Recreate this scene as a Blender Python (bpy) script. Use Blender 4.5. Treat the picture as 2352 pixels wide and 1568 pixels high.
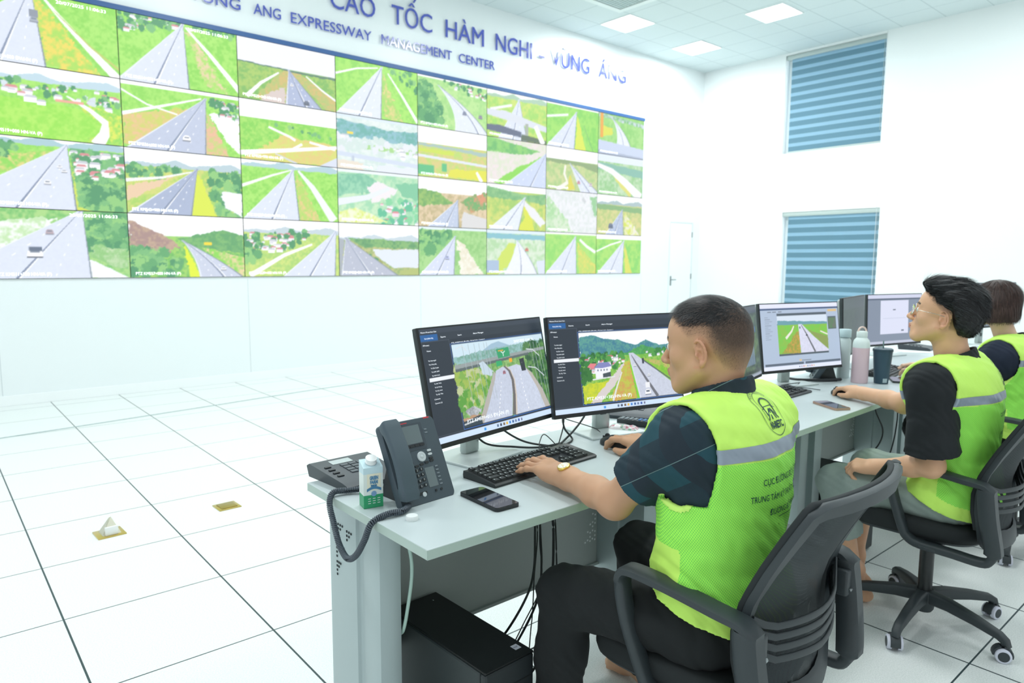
import bpy, bmesh, math, random
import numpy as np
from mathutils import Matrix, Vector
from mathutils.bvhtree import BVHTree

for _o in list(bpy.data.objects):
    bpy.data.objects.remove(_o)
SC = bpy.context.scene
COL = SC.collection
PI = math.pi

# ---------------------------------------------------------------- camera
CAM_F, CAM_YAW, CAM_PITCH, CAM_ROLL, CAM_H = 1604.0176, 0.7082947, 0.1133522, 0.0063161, 1.4060328
fw = Vector((math.sin(CAM_YAW) * math.cos(CAM_PITCH), math.cos(CAM_YAW) * math.cos(CAM_PITCH), -math.sin(CAM_PITCH)))
rt = Vector((math.cos(CAM_YAW), -math.sin(CAM_YAW), 0.0))
up = rt.cross(fw)
r2 = rt * math.cos(CAM_ROLL) + up * math.sin(CAM_ROLL)
u2 = -rt * math.sin(CAM_ROLL) + up * math.cos(CAM_ROLL)
cam_data = bpy.data.cameras.new('camera')
cam_data.sensor_width = 36.0
cam_data.lens = CAM_F * 36.0 / 2352.0
cam_data.clip_start = 0.05
cam_data.clip_end = 100.0
cam_data.dof.use_dof = True
cam_data.dof.focus_distance = 1.75
cam_data.dof.aperture_fstop = 5.6
cam = bpy.data.objects.new('camera', cam_data)
COL.objects.link(cam)
cam.matrix_world = Matrix(((r2.x, u2.x, -fw.x, 0), (r2.y, u2.y, -fw.y, 0), (r2.z, u2.z, -fw.z, CAM_H), (0, 0, 0, 1)))
SC.camera = cam

# ---------------------------------------------------------------- world, lamps, exposure
SC.view_settings.view_transform = 'Standard'
SC.view_settings.look = 'None'
SC.view_settings.exposure = 0.30
SC.view_settings.gamma = 1.0
SC.view_settings.use_curve_mapping = False
world = bpy.data.worlds.new('daylight')
SC.world = world
world.use_nodes = True
_bg = world.node_tree.nodes['Background']
_bg.inputs[0].default_value = (0.945, 0.99, 1.0, 1)
_bg.inputs[1].default_value = 0.62

ZC = 5.022          # ceiling height
YW = 8.155          # wall behind the video wall
XR = 11.80          # wall with the windows


def area_lamp(name, loc, sx, sy, power, rot=(0, 0, 0)):
    d = bpy.data.lights.new(name, 'AREA')
    d.shape = 'RECTANGLE'
    d.size, d.size_y = sx, sy
    d.energy = power
    d.color = (0.975, 0.995, 1.0)
    o = bpy.data.objects.new(name, d)
    COL.objects.link(o)
    o.location = loc
    o.rotation_euler = rot
    return o


# square ceiling lamps, those out of view added to light the room (their diffusers in view are built further down)
for _x in (-0.6, 3.0, 6.6):
    for _y in (-0.5, 2.6, 5.6):
        area_lamp('ceiling_lamp', (_x, _y, ZC - 0.03), 0.6, 0.6, 40 if _y > 2 else 18)
for _x, _y in ((8.54, 7.31), (9.78, 5.61), (10.35, 7.33), (9.8, 2.6), (9.8, -0.5)):
    area_lamp('ceiling_lamp', (_x, _y, ZC - 0.03), 0.58, 0.58, 32 if _y > 2 else 16)


# daylight on the outer side of the two windows
for _z0, _z1 in ((3.32, 4.98), (0.62, 2.3)):
    area_lamp('window_daylight', (XR + 0.75, 5.64, (_z0 + _z1) / 2), 1.7, 1.7, 45, (0, PI / 2, 0))


# ---------------------------------------------------------------- helpers
def lin(c):
    """sRGB 0-255 -> linear"""
    out = []
    for v in c[:3]:
        v = v / 255.0
        out.append(v / 12.92 if v <= 0.04045 else ((v + 0.055) / 1.055) ** 2.4)
    return tuple(out)


def lin_arr(a):
    a = np.clip(a, 0, 1)
    return np.where(a <= 0.04045, a / 12.92, ((a + 0.055) / 1.055) ** 2.4)


MATS = {}


def mat(name, rgb, rough=0.5, metal=0.0, spec=0.5, emit=None, strength=1.0, bump=0.0, bscale=200.0, coat=0.0, vary=0.0, sheen=0.0,
        trans=0.0, sub=0.0):
    if name in MATS:
        return MATS[name]
    m = bpy.data.materials.new(name)
    m.use_nodes = True
    nt = m.node_tree
    b = nt.nodes['Principled BSDF']
    c = lin(rgb)
    b.inputs['Base Color'].default_value = (*c, 1)
    b.inputs['Roughness'].default_value = rough
    b.inputs['Metallic'].default_value = metal
    b.inputs['Specular IOR Level'].default_value = spec
    b.inputs['Coat Weight'].default_value = coat
    b.inputs['Sheen Weight'].default_value = sheen
    b.inputs['Transmission Weight'].default_value = trans
    b.inputs['Subsurface Weight'].default_value = sub
    if sub:
        b.inputs['Subsurface Radius'].default_value = (0.012, 0.005, 0.003)
        b.inputs['Subsurface Scale'].default_value = 1.0
    if emit is not None:
        b.inputs['Emission Color'].default_value = (*lin(emit), 1)
        b.inputs['Emission Strength'].default_value = strength
    tc = None
    if bump or vary:
        tc = nt.nodes.new('ShaderNodeTexCoord')
        nz = nt.nodes.new('ShaderNodeTexNoise')
        nz.inputs['Scale'].default_value = bscale
        nz.inputs['Detail'].default_value = 3
        nt.links.new(tc.outputs['Object'], nz.inputs['Vector'])
        if bump:
            bp = nt.nodes.new('ShaderNodeBump')
            bp.inputs['Strength'].default_value = bump
            bp.inputs['Distance'].default_value = 0.002
            nt.links.new(nz.outputs['Fac'], bp.inputs['Height'])
            nt.links.new(bp.outputs['Normal'], b.inputs['Normal'])
        if vary:
            mx = nt.nodes.new('ShaderNodeMix')
            mx.data_type = 'RGBA'
            mx.inputs['A'].default_value = (*[x * (1 - vary) for x in c], 1)
            mx.inputs['B'].default_value = (*[min(1, x * (1 + vary)) for x in c], 1)
            nt.links.new(nz.outputs['Fac'], mx.inputs['Factor'])
            nt.links.new(mx.outputs['Result'], b.inputs['Base Color'])
    MATS[name] = m
    return m


def attr_mat(name, rough=0.5, emission=0.0, spec=0.5, sub=0.0, coat=0.0, sheen=0.0):
    """material whose colour is the mesh colour attribute 'col'"""
    if name in MATS:
        return MATS[name]
    m = bpy.data.materials.new(name)
    m.use_nodes = True
    nt = m.node_tree
    b = nt.nodes['Principled BSDF']
    a = nt.nodes.new('ShaderNodeAttribute')
    a.attribute_name = 'col'
    b.inputs['Roughness'].default_value = rough
    b.inputs['Specular IOR Level'].default_value = spec
    b.inputs['Coat Weight'].default_value = coat
    b.inputs['Sheen Weight'].default_value = sheen
    b.inputs['Subsurface Weight'].default_value = sub
    b.inputs['Subsurface Radius'].default_value = (0.012, 0.005, 0.003)
    b.inputs['Subsurface Scale'].default_value = 1.0
    if emission:
        b.inputs['Base Color'].default_value = (0.01, 0.01, 0.012, 1)
        nt.links.new(a.outputs['Color'], b.inputs['Emission Color'])
        b.inputs['Emission Strength'].default_value = emission
    else:
        nt.links.new(a.outputs['Color'], b.inputs['Base Color'])
    MATS[name] = m
    return m


class M:
    """collects vertices / faces of one mesh"""

    def __init__(s):
        s.v = []
        s.f = []
        s.m = []

    def add(s, v, f, mi=0):
        n = len(s.v)
        s.v += [tuple(p) for p in v]
        s.f += [tuple(i + n for i in q) for q in f]
        s.m += [mi] * len(f)
        return s

    def box(s, x0, x1, y0, y1, z0, z1, mi=0, bev=0.0, T=None, seg=2):
        if bev <= 0:
            v = [(x, y, z) for z in (z0, z1) for y in (y0, y1) for x in (x0, x1)]
            f = [(0, 2, 3, 1), (4, 5, 7, 6), (0, 1, 5, 4), (2, 6, 7, 3), (0, 4, 6, 2), (1, 3, 7, 5)]
            v = [Vector(p) for p in v]
        else:
            bm = bmesh.new()
            bmesh.ops.create_cube(bm, size=1.0)
            for p in bm.verts:
                p.co = Vector(((x0 + x1) / 2 + p.co.x * (x1 - x0), (y0 + y1) / 2 + p.co.y * (y1 - y0), (z0 + z1) / 2 + p.co.z * (z1 - z0)))
            bmesh.ops.bevel(bm, geom=bm.edges[:], offset=bev, segments=seg, affect='EDGES', profile=0.5)
            bm.verts.ensure_lookup_table()
            v = [p.co.copy() for p in bm.verts]
            f = [[q.index for q in fc.verts] for fc in bm.faces]
            bm.free()
        if T is not None:
            v = [T @ p for p in v]
        return s.add(v, f, mi)

    def prism(s, pts, z0, z1, mi=0, T=None):
        """polygon pts (x,y) extruded from z0 to z1"""
        n = len(pts)
        v = [Vector((x, y, z0)) for x, y in pts] + [Vector((x, y, z1)) for x, y in pts]
        f = [tuple(range(n - 1, -1, -1)), tuple(range(n, 2 * n))] + [(i, (i + 1) % n, n + (i + 1) % n, n + i) for i in range(n)]
        if T is not None:
            v = [T @ p for p in v]
        return s.add(v, f, mi)

    def lathe(s, prof, n=24, mi=0, T=None, cap=True, sx=1.0, sy=1.0):
        v = []
        f = []
        for r, z in prof:
            for i in range(n):
                a = 2 * PI * i / n
                v.append(Vector((r * math.cos(a) * sx, r * math.sin(a) * sy, z)))
        for j in range(len(prof) - 1):
            for i in range(n):
                k = (i + 1) % n
                f.append((j * n + i, j * n + k, (j + 1) * n + k, (j + 1) * n + i))
        if cap:
            f.append(tuple(range(n - 1, -1, -1)))
            b = (len(prof) - 1) * n
            f.append(tuple(range(b, b + n)))
        if T is not None:
            v = [T @ p for p in v]
        return s.add(v, f, mi)

    def cyl(s, a, b, r, rb=None, n=16, mi=0):
        a = Vector(a)
        b = Vector(b)
        d = b - a
        T = Matrix.Translation(a) @ d.to_track_quat('Z', 'Y').to_matrix().to_4x4()
        return s.lathe([(r, 0), (rb if rb is not None else r, d.length)], n, mi, T)

    def sweep(s, pts, prof, upv=(0, 0, 1), mi=0, closed=False, scale=None, cap=True):
        """profile [(a,b)] swept along pts; a along side vector, b along up-ish vector"""
        P = [Vector(p) for p in pts]
        n = len(P)
        k = len(prof)
        v = []
        f = []
        U = Vector(upv)
        for i in range(n):
            if closed:
                t = P[(i + 1) % n] - P[i - 1]
            else:
                t = P[min(i + 1, n - 1)] - P[max(i - 1, 0)]
            t.normalize()
            sd = t.cross(U)
            if sd.length < 1e-4:
                sd = t.cross(Vector((1, 0, 0.01)))
            sd.normalize()
            w = sd.cross(t)
            sc = scale[i] if scale else 1.0
            if not isinstance(sc, tuple):
                sc = (sc, sc)
            for a, b in prof:
                v.append(P[i] + sd * a * sc[0] + w * b * sc[1])
        rng = n if closed else n - 1
        for i in range(rng):
            j = (i + 1) % n
            for q in range(k):
                r = (q + 1) % k
                f.append((i * k + q, i * k + r, j * k + r, j * k + q))
        if cap and not closed:
            f.append(tuple(range(k - 1, -1, -1)))
            f.append(tuple(range((n - 1) * k, n * k)))
        return s.add(v, f, mi)

    def tube(s, pts, r, n=8, mi=0, closed=False, upv=(0.13, 0.21, 0.97)):
        prof = [(r * math.cos(2 * PI * i / n), r * math.sin(2 * PI * i / n)) for i in range(n)]
        return s.sweep(pts, prof, upv, mi, closed)


def smooth_path(pts, n=8, closed=False):
    """Catmull-Rom through pts"""
    P = [Vector(p) for p in pts]
    out = []
    m = len(P)
    rng = m if closed else m - 1
    for i in range(rng):
        if closed:
            a, b, c, d = P[i - 1], P[i], P[(i + 1) % m], P[(i + 2) % m]
        else:
            a, b, c, d = P[max(i - 1, 0)], P[i], P[i + 1], P[min(i + 2, m - 1)]
        for j in range(n):
            t = j / n
            out.append(0.5 * ((2 * b) + (c - a) * t + (2 * a - 5 * b + 4 * c - d) * t * t + (3 * b - a - 3 * c + d) * t ** 3))
    if not closed:
        out.append(P[-1])
    return out


def rrect(w, h, r, n=4):
    """rounded rectangle profile centred at 0"""
    pts = []
    for cx, cy, a0 in ((w / 2 - r, h / 2 - r, 0), (-w / 2 + r, h / 2 - r, 90), (-w / 2 + r, -h / 2 + r, 180), (w / 2 - r, -h / 2 + r, 270)):
        for i in range(n + 1):
            a = math.radians(a0 + 90 * i / n)
            pts.append((cx + r * math.cos(a), cy + r * math.sin(a)))
    return pts


def mesh_obj(name, m, mats, parent=None, smooth=None, base=None, kind=None, label=None):
    """links an M (or (V,F[,matidx])) as one object; smooth = angle in degrees or True"""
    if isinstance(m, M):
        V, F, MI = m.v, m.f, m.m
    else:
        V, F = m[0], m[1]
        MI = m[2] if len(m) > 2 else None
    me = bpy.data.meshes.new(name)
    if isinstance(V, np.ndarray):
        V = V - (np.array(base) if base is not None else 0)
        me.vertices.add(len(V))
        me.vertices.foreach_set('co', V.astype(np.float32).ravel())
        nf = len(F)
        k = F.shape[1]
        me.loops.add(nf * k)
        me.loops.foreach_set('vertex_index', F.astype(np.int32).ravel())
        me.polygons.add(nf)
        me.polygons.foreach_set('loop_start', np.arange(0, nf * k, k, dtype=np.int32))
        me.update(calc_edges=True)
        me.validate()
    else:
        if base is not None:
            b = Vector(base)
            V = [Vector(p) - b for p in V]
        me.from_pydata([tuple(p) for p in V], [], F)
        me.update()
    if not isinstance(mats, (list, tuple)):
        mats = [mats]
    for q in mats:
        me.materials.append(q)
    if MI is not None and len(mats) > 1:
        me.polygons.foreach_set('material_index', np.array(MI, dtype=np.int32))
    if smooth is not None:
        me.polygons.foreach_set('use_smooth', np.ones(len(me.polygons), dtype=bool))
        if smooth is not True:
            me.set_sharp_from_angle(angle=math.radians(smooth))
    o = bpy.data.objects.new(name, me)
    COL.objects.link(o)
    if parent is not None:
        o.parent = parent
    if kind:
        o['kind'] = kind
    if label:
        o['label'] = label
    return o


def tag(o, label, cat, group=None, kind=None):
    o['label'] = label
    o['category'] = cat
    if group:
        o['group'] = group
    if kind:
        o['kind'] = kind
    return o


def thing(name, label, cat, loc=(0, 0, 0), rz=0.0, group=None):
    o = bpy.data.objects.new(name, None)
    o.empty_display_size = 0.05
    COL.objects.link(o)
    o.location = loc
    o.rotation_euler = (0, 0, rz)
    return tag(o, label, cat, group)


def struct(name, m, mats, smooth=None):
    return mesh_obj(name, m, mats, None, smooth, kind='structure')


def copy_tree(o, parent=None):
    c = o.copy()
    COL.objects.link(c)
    if parent is not None:
        c.parent = parent
    for ch in list(o.children):
        copy_tree(ch, c)
    return c


def set_col(o, cols):
    """cols (n,3) linear per vertex"""
    me = o.data
    a = me.color_attributes.new('col', 'FLOAT_COLOR', 'POINT')
    buf = np.ones((len(me.vertices), 4), dtype=np.float32)
    buf[:, :3] = cols
    a.data.foreach_set('color', buf.ravel())


def text_mesh(s, size=1.0, bold=0.0, extrude=0.0, align='LEFT', width=None, shear=0.0):
    """returns (V,F) of the string, baseline at y=0, in the XY plane; width squeezes it to a given width"""
    if 'Ờ' in s:
        i = s.index('Ờ')
        pre, _f = raw_text(s[:i] + 'Ò', size, bold, extrude, shear)
        V, F = raw_text(s.replace('Ờ', 'Ò'), size, bold, extrude, shear)
        hx = max(v.x for v in pre)
        n = len(V)
        q = size * .72
        V += [Vector((hx - .06 * q, .80 * q, 0)), Vector((hx + .10 * q, .80 * q, 0)), Vector((hx + .10 * q, 1.08 * q, 0)), Vector((hx + .02 * q, 1.08 * q, 0))]
        F.append((n, n + 1, n + 2, n + 3))
    else:
        V, F = raw_text(s, size, bold, extrude, shear)
    if not V:
        return V, F
    x0 = min(v.x for v in V)
    x1 = max(v.x for v in V)
    sx = 1.0 if width is None else width / (x1 - x0)
    for v in V:
        v.x = (v.x - x0) * sx
    w = (x1 - x0) * sx
    if align == 'CENTER':
        for v in V:
            v.x -= w / 2
    elif align == 'RIGHT':
        for v in V:
            v.x -= w
    return V, F


def raw_text(s, size, bold, extrude, shear):
    cu = bpy.data.curves.new('t', 'FONT')
    cu.body = s
    cu.size = size
    cu.offset = bold
    cu.extrude = extrude
    cu.resolution_u = 3
    cu.shear = shear
    o = bpy.data.objects.new('t', cu)
    COL.objects.link(o)
    dg = bpy.context.evaluated_depsgraph_get()
    me = bpy.data.meshes.new_from_object(o.evaluated_get(dg))
    V = [v.co.copy() for v in me.vertices]
    F = [tuple(p.vertices) for p in me.polygons]
    bpy.data.objects.remove(o)
    bpy.data.curves.remove(cu)
    bpy.data.meshes.remove(me)
    return V, F
# ================================================================ the room
def floor_material():
    m = bpy.data.materials.new('raised_floor_tiles')
    m.use_nodes = True
    nt = m.node_tree
    b = nt.nodes['Principled BSDF']
    tc = nt.nodes.new('ShaderNodeTexCoord')
    sep = nt.nodes.new('ShaderNodeSeparateXYZ')
    nt.links.new(tc.outputs['Object'], sep.inputs[0])

    def math_(op, a, bb=None):
        n = nt.nodes.new('ShaderNodeMath')
        n.operation = op
        for i, q in enumerate((a, bb)):
            if q is None:
                continue
            if isinstance(q, (int, float)):
                n.inputs[i].default_value = q
            else:
                nt.links.new(q, n.inputs[i])
        return n.outputs[0]

    def line(out, off, half):
        t = math_('SUBTRACT', out, off)
        t = math_('DIVIDE', t, 0.6)
        t = math_('FRACT', t)
        t = math_('SUBTRACT', t, 0.5)
        t = math_('ABSOLUTE', t)
        return math_('GREATER_THAN', t, 0.5 - half / 0.6)
    lx = line(sep.outputs[0], 0.3591, 0.0036)
    ly = line(sep.outputs[1], 3.7129, 0.0030)
    g = math_('MAXIMUM', lx, ly)
    nz = nt.nodes.new('ShaderNodeTexNoise')
    nz.inputs['Scale'].default_value = 230
    nz.inputs['Detail'].default_value = 4
    nt.links.new(tc.outputs['Object'], nz.inputs['Vector'])
    rp = nt.nodes.new('ShaderNodeValToRGB')
    rp.color_ramp.elements[0].position = 0.3
    rp.color_ramp.elements[0].color = (*lin((214, 222, 220)), 1)
    rp.color_ramp.elements[1].position = 0.62
    rp.color_ramp.elements[1].color = (*lin((238, 243, 242)), 1)
    nt.links.new(nz.outputs['Fac'], rp.inputs[0])
    mx = nt.nodes.new('ShaderNodeMix')
    mx.data_type = 'RGBA'
    nt.links.new(g, mx.inputs['Factor'])
    nt.links.new(rp.outputs[0], mx.inputs['A'])
    mx.inputs['B'].default_value = (*lin((52, 70, 74)), 1)
    nt.links.new(mx.outputs['Result'], b.inputs['Base Color'])
    b.inputs['Roughness'].default_value = 0.42
    b.inputs['Specular IOR Level'].default_value = 0.35
    return m


def grid_material(name, base, line_c, step, half, ox, oy, rough=0.8, speck=0.0):
    m = bpy.data.materials.new(name)
    m.use_nodes = True
    nt = m.node_tree
    b = nt.nodes['Principled BSDF']
    tc = nt.nodes.new('ShaderNodeTexCoord')
    sep = nt.nodes.new('ShaderNodeSeparateXYZ')
    nt.links.new(tc.outputs['Object'], sep.inputs[0])
    outs = []
    for i, off in ((0, ox), (1, oy)):
        prev = sep.outputs[i]
        for op, val in (('SUBTRACT', off), ('DIVIDE', step), ('FRACT', None), ('SUBTRACT', 0.5), ('ABSOLUTE', None), ('GREATER_THAN', 0.5 - half / step)):
            n = nt.nodes.new('ShaderNodeMath')
            n.operation = op
            nt.links.new(prev, n.inputs[0])
            if val is not None:
                n.inputs[1].default_value = val
            prev = n.outputs[0]
        outs.append(prev)
    mxm = nt.nodes.new('ShaderNodeMath')
    mxm.operation = 'MAXIMUM'
    nt.links.new(outs[0], mxm.inputs[0])
    nt.links.new(outs[1], mxm.inputs[1])
    mx = nt.nodes.new('ShaderNodeMix')
    mx.data_type = 'RGBA'
    nt.links.new(mxm.outputs[0], mx.inputs['Factor'])
    mx.inputs['A'].default_value = (*lin(base), 1)
    mx.inputs['B'].default_value = (*lin(line_c), 1)
    nt.links.new(mx.outputs['Result'], b.inputs['Base Color'])
    b.inputs['Roughness'].default_value = rough
    return m


struct('floor', M().box(-4, XR, -3.5, YW, -0.05, 0.0), floor_material())
struct('ceiling', M().box(-4, XR + 0.2, -3.5, YW + 0.2, ZC, ZC + 0.1),
       grid_material('ceiling_tiles', (208, 220, 222), (180, 194, 197), 0.6, 0.006, 8.24, 7.02, 0.9))
wall_m = mat('gloss_white_wall_panel', (233, 240, 241), rough=0.32, spec=0.35)
wall_p = mat('matt_white_wall_paint', (234, 240, 241), rough=0.75)
seam_m = mat('wall_seam_grey', (205, 214, 216), rough=0.7)
struct('wall_back', M().box(-4, XR + 0.2, YW, YW + 0.2, 0, ZC), wall_m)
# right wall with two window openings
W1 = (4.84, 6.50, 3.32, 4.985)      # y0,y1,z0,z1
W2 = (4.78, 6.43, 0.62, 2.305)
wm = M()
for y0, y1, z0, z1 in ((-3.5, W2[0], 0, ZC), (W1[1], YW, 0, ZC), (W2[0], W2[1], 0, W2[2]), (W2[0], W1[1], W2[3], W1[2]),
                       (W2[0], W1[1], W1[3], ZC), (W2[1], W1[1], 0, W2[3]), (W2[0], W1[0], W1[2], W1[3])):
    wm.box(XR, XR + 0.2, y0, y1, z0, z1)
struct('wall_right', wm, wall_p)
# trims: vertical panel seams, skirting
t = M()
for x in (0.58, 2.95, 5.32, 7.69, 10.06):
    t.box(x - 0.003, x + 0.003, YW - 0.0015, YW + 0.01, 0.1, 1.19)
struct('trim_1', t, seam_m)
frame_m = mat('door_frame_white', (222, 230, 231), rough=0.6)
struct('trim_2', M().box(XR - 0.0015, XR + 0.01, W1[0] - 0.012, W1[0] - 0.006, 0.1, ZC), seam_m)
base_m = mat('white_skirting', (240, 245, 245), rough=0.4)
struct('baseboard_back', M().box(-4, XR - 0.012, YW - 0.012, YW, 0, 0.1, bev=0.003), base_m)
struct('baseboard_right', M().box(XR - 0.012, XR, -3.5, YW, 0, 0.1, bev=0.003), base_m)
# door in the back wall
dm = mat('white_door_leaf', (236, 242, 243), rough=0.35)
dr = mesh_obj('door_1', M().box(10.885, 11.56, YW - 0.008, YW + 0.03, 0.005, 2.16, bev=0.003), dm, kind='structure')
fr = M()
fr.box(10.855, 10.88, YW - 0.012, YW + 0.02, 0, 2.19)
fr.box(11.565, 11.59, YW - 0.012, YW + 0.02, 0, 2.19)
fr.box(10.88, 11.565, YW - 0.012, YW + 0.02, 2.165, 2.19)
mesh_obj('door_frame', fr, frame_m, dr)
chrome = mat('brushed_steel', (150, 158, 160), rough=0.3, metal=0.9)
h = M().box(10.905, 10.945, YW - 0.016, YW - 0.008, 0.98, 1.16, bev=0.004)
h.cyl((10.925, YW - 0.015, 1.09), (10.925, YW - 0.055, 1.09), 0.009)
h.box(10.915, 11.03, YW - 0.062, YW - 0.048, 1.08, 1.10, bev=0.005)
mesh_obj('door_handle', h, chrome, dr, smooth=40)
for z in (0.4, 1.15, 1.95):
    mesh_obj('hinge', M().box(11.55, 11.575, YW - 0.018, YW - 0.006, z - 0.05, z + 0.05, bev=0.003), chrome, dr)
# door and wall share the plane: the recess shows only as its thin frame
for n, (y0, y1, z0, z1) in ((1, W1), (2, W2)):
    w = M()
    fx = XR + 0.13
    w.box(fx, fx + 0.05, y0, y1, z0, z0 + 0.05)
    w.box(fx, fx + 0.05, y0, y1, z1 - 0.05, z1)
    w.box(fx, fx + 0.05, y0, y0 + 0.05, z0 + 0.05, z1 - 0.05)
    w.box(fx, fx + 0.05, y1 - 0.05, y1, z0 + 0.05, z1 - 0.05)
    w.box(fx, fx + 0.05, (y0 + y1) / 2 - 0.03, (y0 + y1) / 2 + 0.03, z0 + 0.05, z1 - 0.05)
    wo = mesh_obj('window_%d' % n, w, mat('white_window_frame', (232, 238, 238), rough=0.4), kind='structure')
    mesh_obj('pane', M().box(fx + 0.02, fx + 0.026, y0 + 0.05, y1 - 0.05, z0 + 0.05, z1 - 0.05),
             mat('window_glass', (235, 245, 248), rough=0.0, trans=1.0), wo)


# zebra blinds
def fabric_band(name, rgb, tr):
    m = bpy.data.materials.new(name)
    m.use_nodes = True
    nt = m.node_tree
    b = nt.nodes['Principled BSDF']
    b.inputs['Base Color'].default_value = (*lin(rgb), 1)
    b.inputs['Roughness'].default_value = 0.85
    t_ = nt.nodes.new('ShaderNodeBsdfTranslucent')
    t_.inputs[0].default_value = (*lin(rgb), 1)
    mx = nt.nodes.new('ShaderNodeMixShader')
    mx.inputs[0].default_value = tr
    nt.links.new(b.outputs[0], mx.inputs[1])
    nt.links.new(t_.outputs[0], mx.inputs[2])
    nt.links.new(mx.outputs[0], nt.nodes['Material Output'].inputs[0])
    return m


fb_dark = fabric_band('blind_opaque_band', (99, 138, 157), 0.10)
fb_light = fabric_band('blind_sheer_band', (150, 188, 210), 0.25)


def blind(y0, y1, z0, z1, n, label):
    r = thing('zebra_blind', label, 'blind', (XR - 0.0, (y0 + y1) / 2, z1))
    b = (XR, (y0 + y1) / 2, z1)
    alu = mat('blind_cassette_grey', (178, 192, 190), rough=0.45)
    mesh_obj('cassette', M().box(XR + 0.005, XR + 0.07, y0 + 0.005, y1 - 0.005, z1 - 0.075, z1 - 0.004, bev=0.01), alu, r, 40, base=b)
    f = M()
    bz = z0 + 0.03
    tz = z1 - 0.07
    st = (tz - bz) / n
    rows = 6
    for k in range(n):
        for part, (a, c) in enumerate(((0.0, 0.60), (0.60, 1.0))):
            za = bz + st * (k + a)
            zb = bz + st * (k + c)
            x = XR + 0.032
            f.add([(x, y0 + 0.014, za), (x, y1 - 0.10, za), (x, y1 - 0.10, zb), (x, y0 + 0.014, zb)], [(0, 1, 2, 3)], part)
            x += 0.012
            zs = za + st * 0.05
            f.add([(x, y0 + 0.014, zs), (x, y1 - 0.10, zs), (x, y1 - 0.10, zb), (x, y0 + 0.014, zb)], [(0, 1, 2, 3)], part)
    mesh_obj('fabric', f, [fb_dark, fb_light], r, base=b)
    mesh_obj('bottom_rail', M().box(XR + 0.022, XR + 0.046, y0 + 0.014, y1 - 0.10, z0 + 0.004, z0 + 0.034, bev=0.004), alu, r, 40, base=b)
    ch = M().tube([(XR + 0.02, y0 + 0.03, z1 - 0.06), (XR + 0.02, y0 + 0.031, (z0 + z1) / 2), (XR + 0.02, y0 + 0.03, z0 + 0.2)], 0.003)
    mesh_obj('pull_chain', ch, alu, r, base=b)


blind(*W1, 11, 'upper blue striped zebra blind close under the ceiling')
blind(*W2, 11, 'lower blue striped zebra blind behind the desk monitors')

# ceiling lights in view
lamp_face = mat('lamp_diffuser_white', (255, 255, 255), emit=(255, 255, 255), strength=3.0)
for x, y, lb in ((8.54, 7.31, 'square ceiling light nearest the wall lettering, left of the three'),
                 (9.78, 5.61, 'square ceiling light farthest from the video wall, above the upper blind'),
                 (10.35, 7.33, 'square ceiling light nearest the corner of the room')):
    r = thing('ceiling_light', lb, 'ceiling light', (x, y, ZC), group='square ceiling lights')
    f = M()
    for a, b_, c, d in ((-.3, .3, -.3, -.285), (-.3, .3, .285, .3), (-.3, -.285, -.285, .285), (.285, .3, -.285, .285)):
        f.box(a, b_, c, d, -0.012, 0)
    mesh_obj('frame', f, base_m, r)
    mesh_obj('diffuser', M().box(-.285, .285, -.285, .285, -0.007, -0.001), lamp_face, r)
for _x in (-0.6, 3.0, 6.6, 9.8):  # lights out of view, added as sources for the room
    for _y in (-0.5, 2.6, 5.6):
        if _x > 9 and _y > 5:
            continue
        r = thing('ceiling_light', 'square white ceiling light added out of view, in the rows nearer the photographer', 'ceiling light', (_x, _y, ZC), group='added ceiling lights nearer the photographer')
        f = M()
        for a, b_, c, d in ((-.33, .33, -.33, -.302), (-.33, .33, .302, .33), (-.33, -.302, -.302, .302), (.302, .33, -.302, .302)):
            f.box(a, b_, c, d, -0.028, 0)
        mesh_obj('frame', f, base_m, r)
        mesh_obj('diffuser', M().box(-.30, .30, -.30, .30, -0.007, -0.001), lamp_face, r)
# air-conditioning cassette
r = thing('ceiling_vent', 'white square air conditioning cassette at the top edge of the ceiling', 'air vent', (7.62, 6.62, ZC))
f = M()
for a, b_, c, d in ((-.42, .42, -.42, -.33), (-.42, .42, .33, .42), (-.42, -.33, -.33, .33), (.33, .42, -.33, .33)):
    f.box(a, b_, c, d, -0.03, 0)
mesh_obj('frame', f, mat('vent_white', (222, 232, 232), rough=0.5), r)
g = M()
for i in range(14):
    g.box(-.32, .32, -.31 + i * .0455, -.285 + i * .0455, -0.022, -0.012)
mesh_obj('grille', g, mat('vent_slat', (190, 208, 208), rough=0.5), r)
mesh_obj('backing', M().box(-.33, .33, -.33, .33, -0.008, -0.002), mat('vent_dark', (130, 150, 152), rough=0.8), r)

# ---------------------------------------------------------------- wall lettering
letter_m = mat('blue_acrylic_letters', (78, 92, 186), rough=0.14, spec=0.8)


def lettering(name, words, z, hgt, label, bold):
    root = thing(name, label, 'sign', (words[0][1], YW - 0.02, z))
    for s, x0, x1 in words:
        V, F = text_mesh(s, hgt / 0.70, bold, 0.005, width=x1 - x0)
        v2 = [(x0 + v.x - words[0][1], -0.008 + v.z, v.y) for v in V]
        mesh_obj('word', (v2, F), letter_m, root, label='blue raised letters reading ' + s)
    return root


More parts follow.
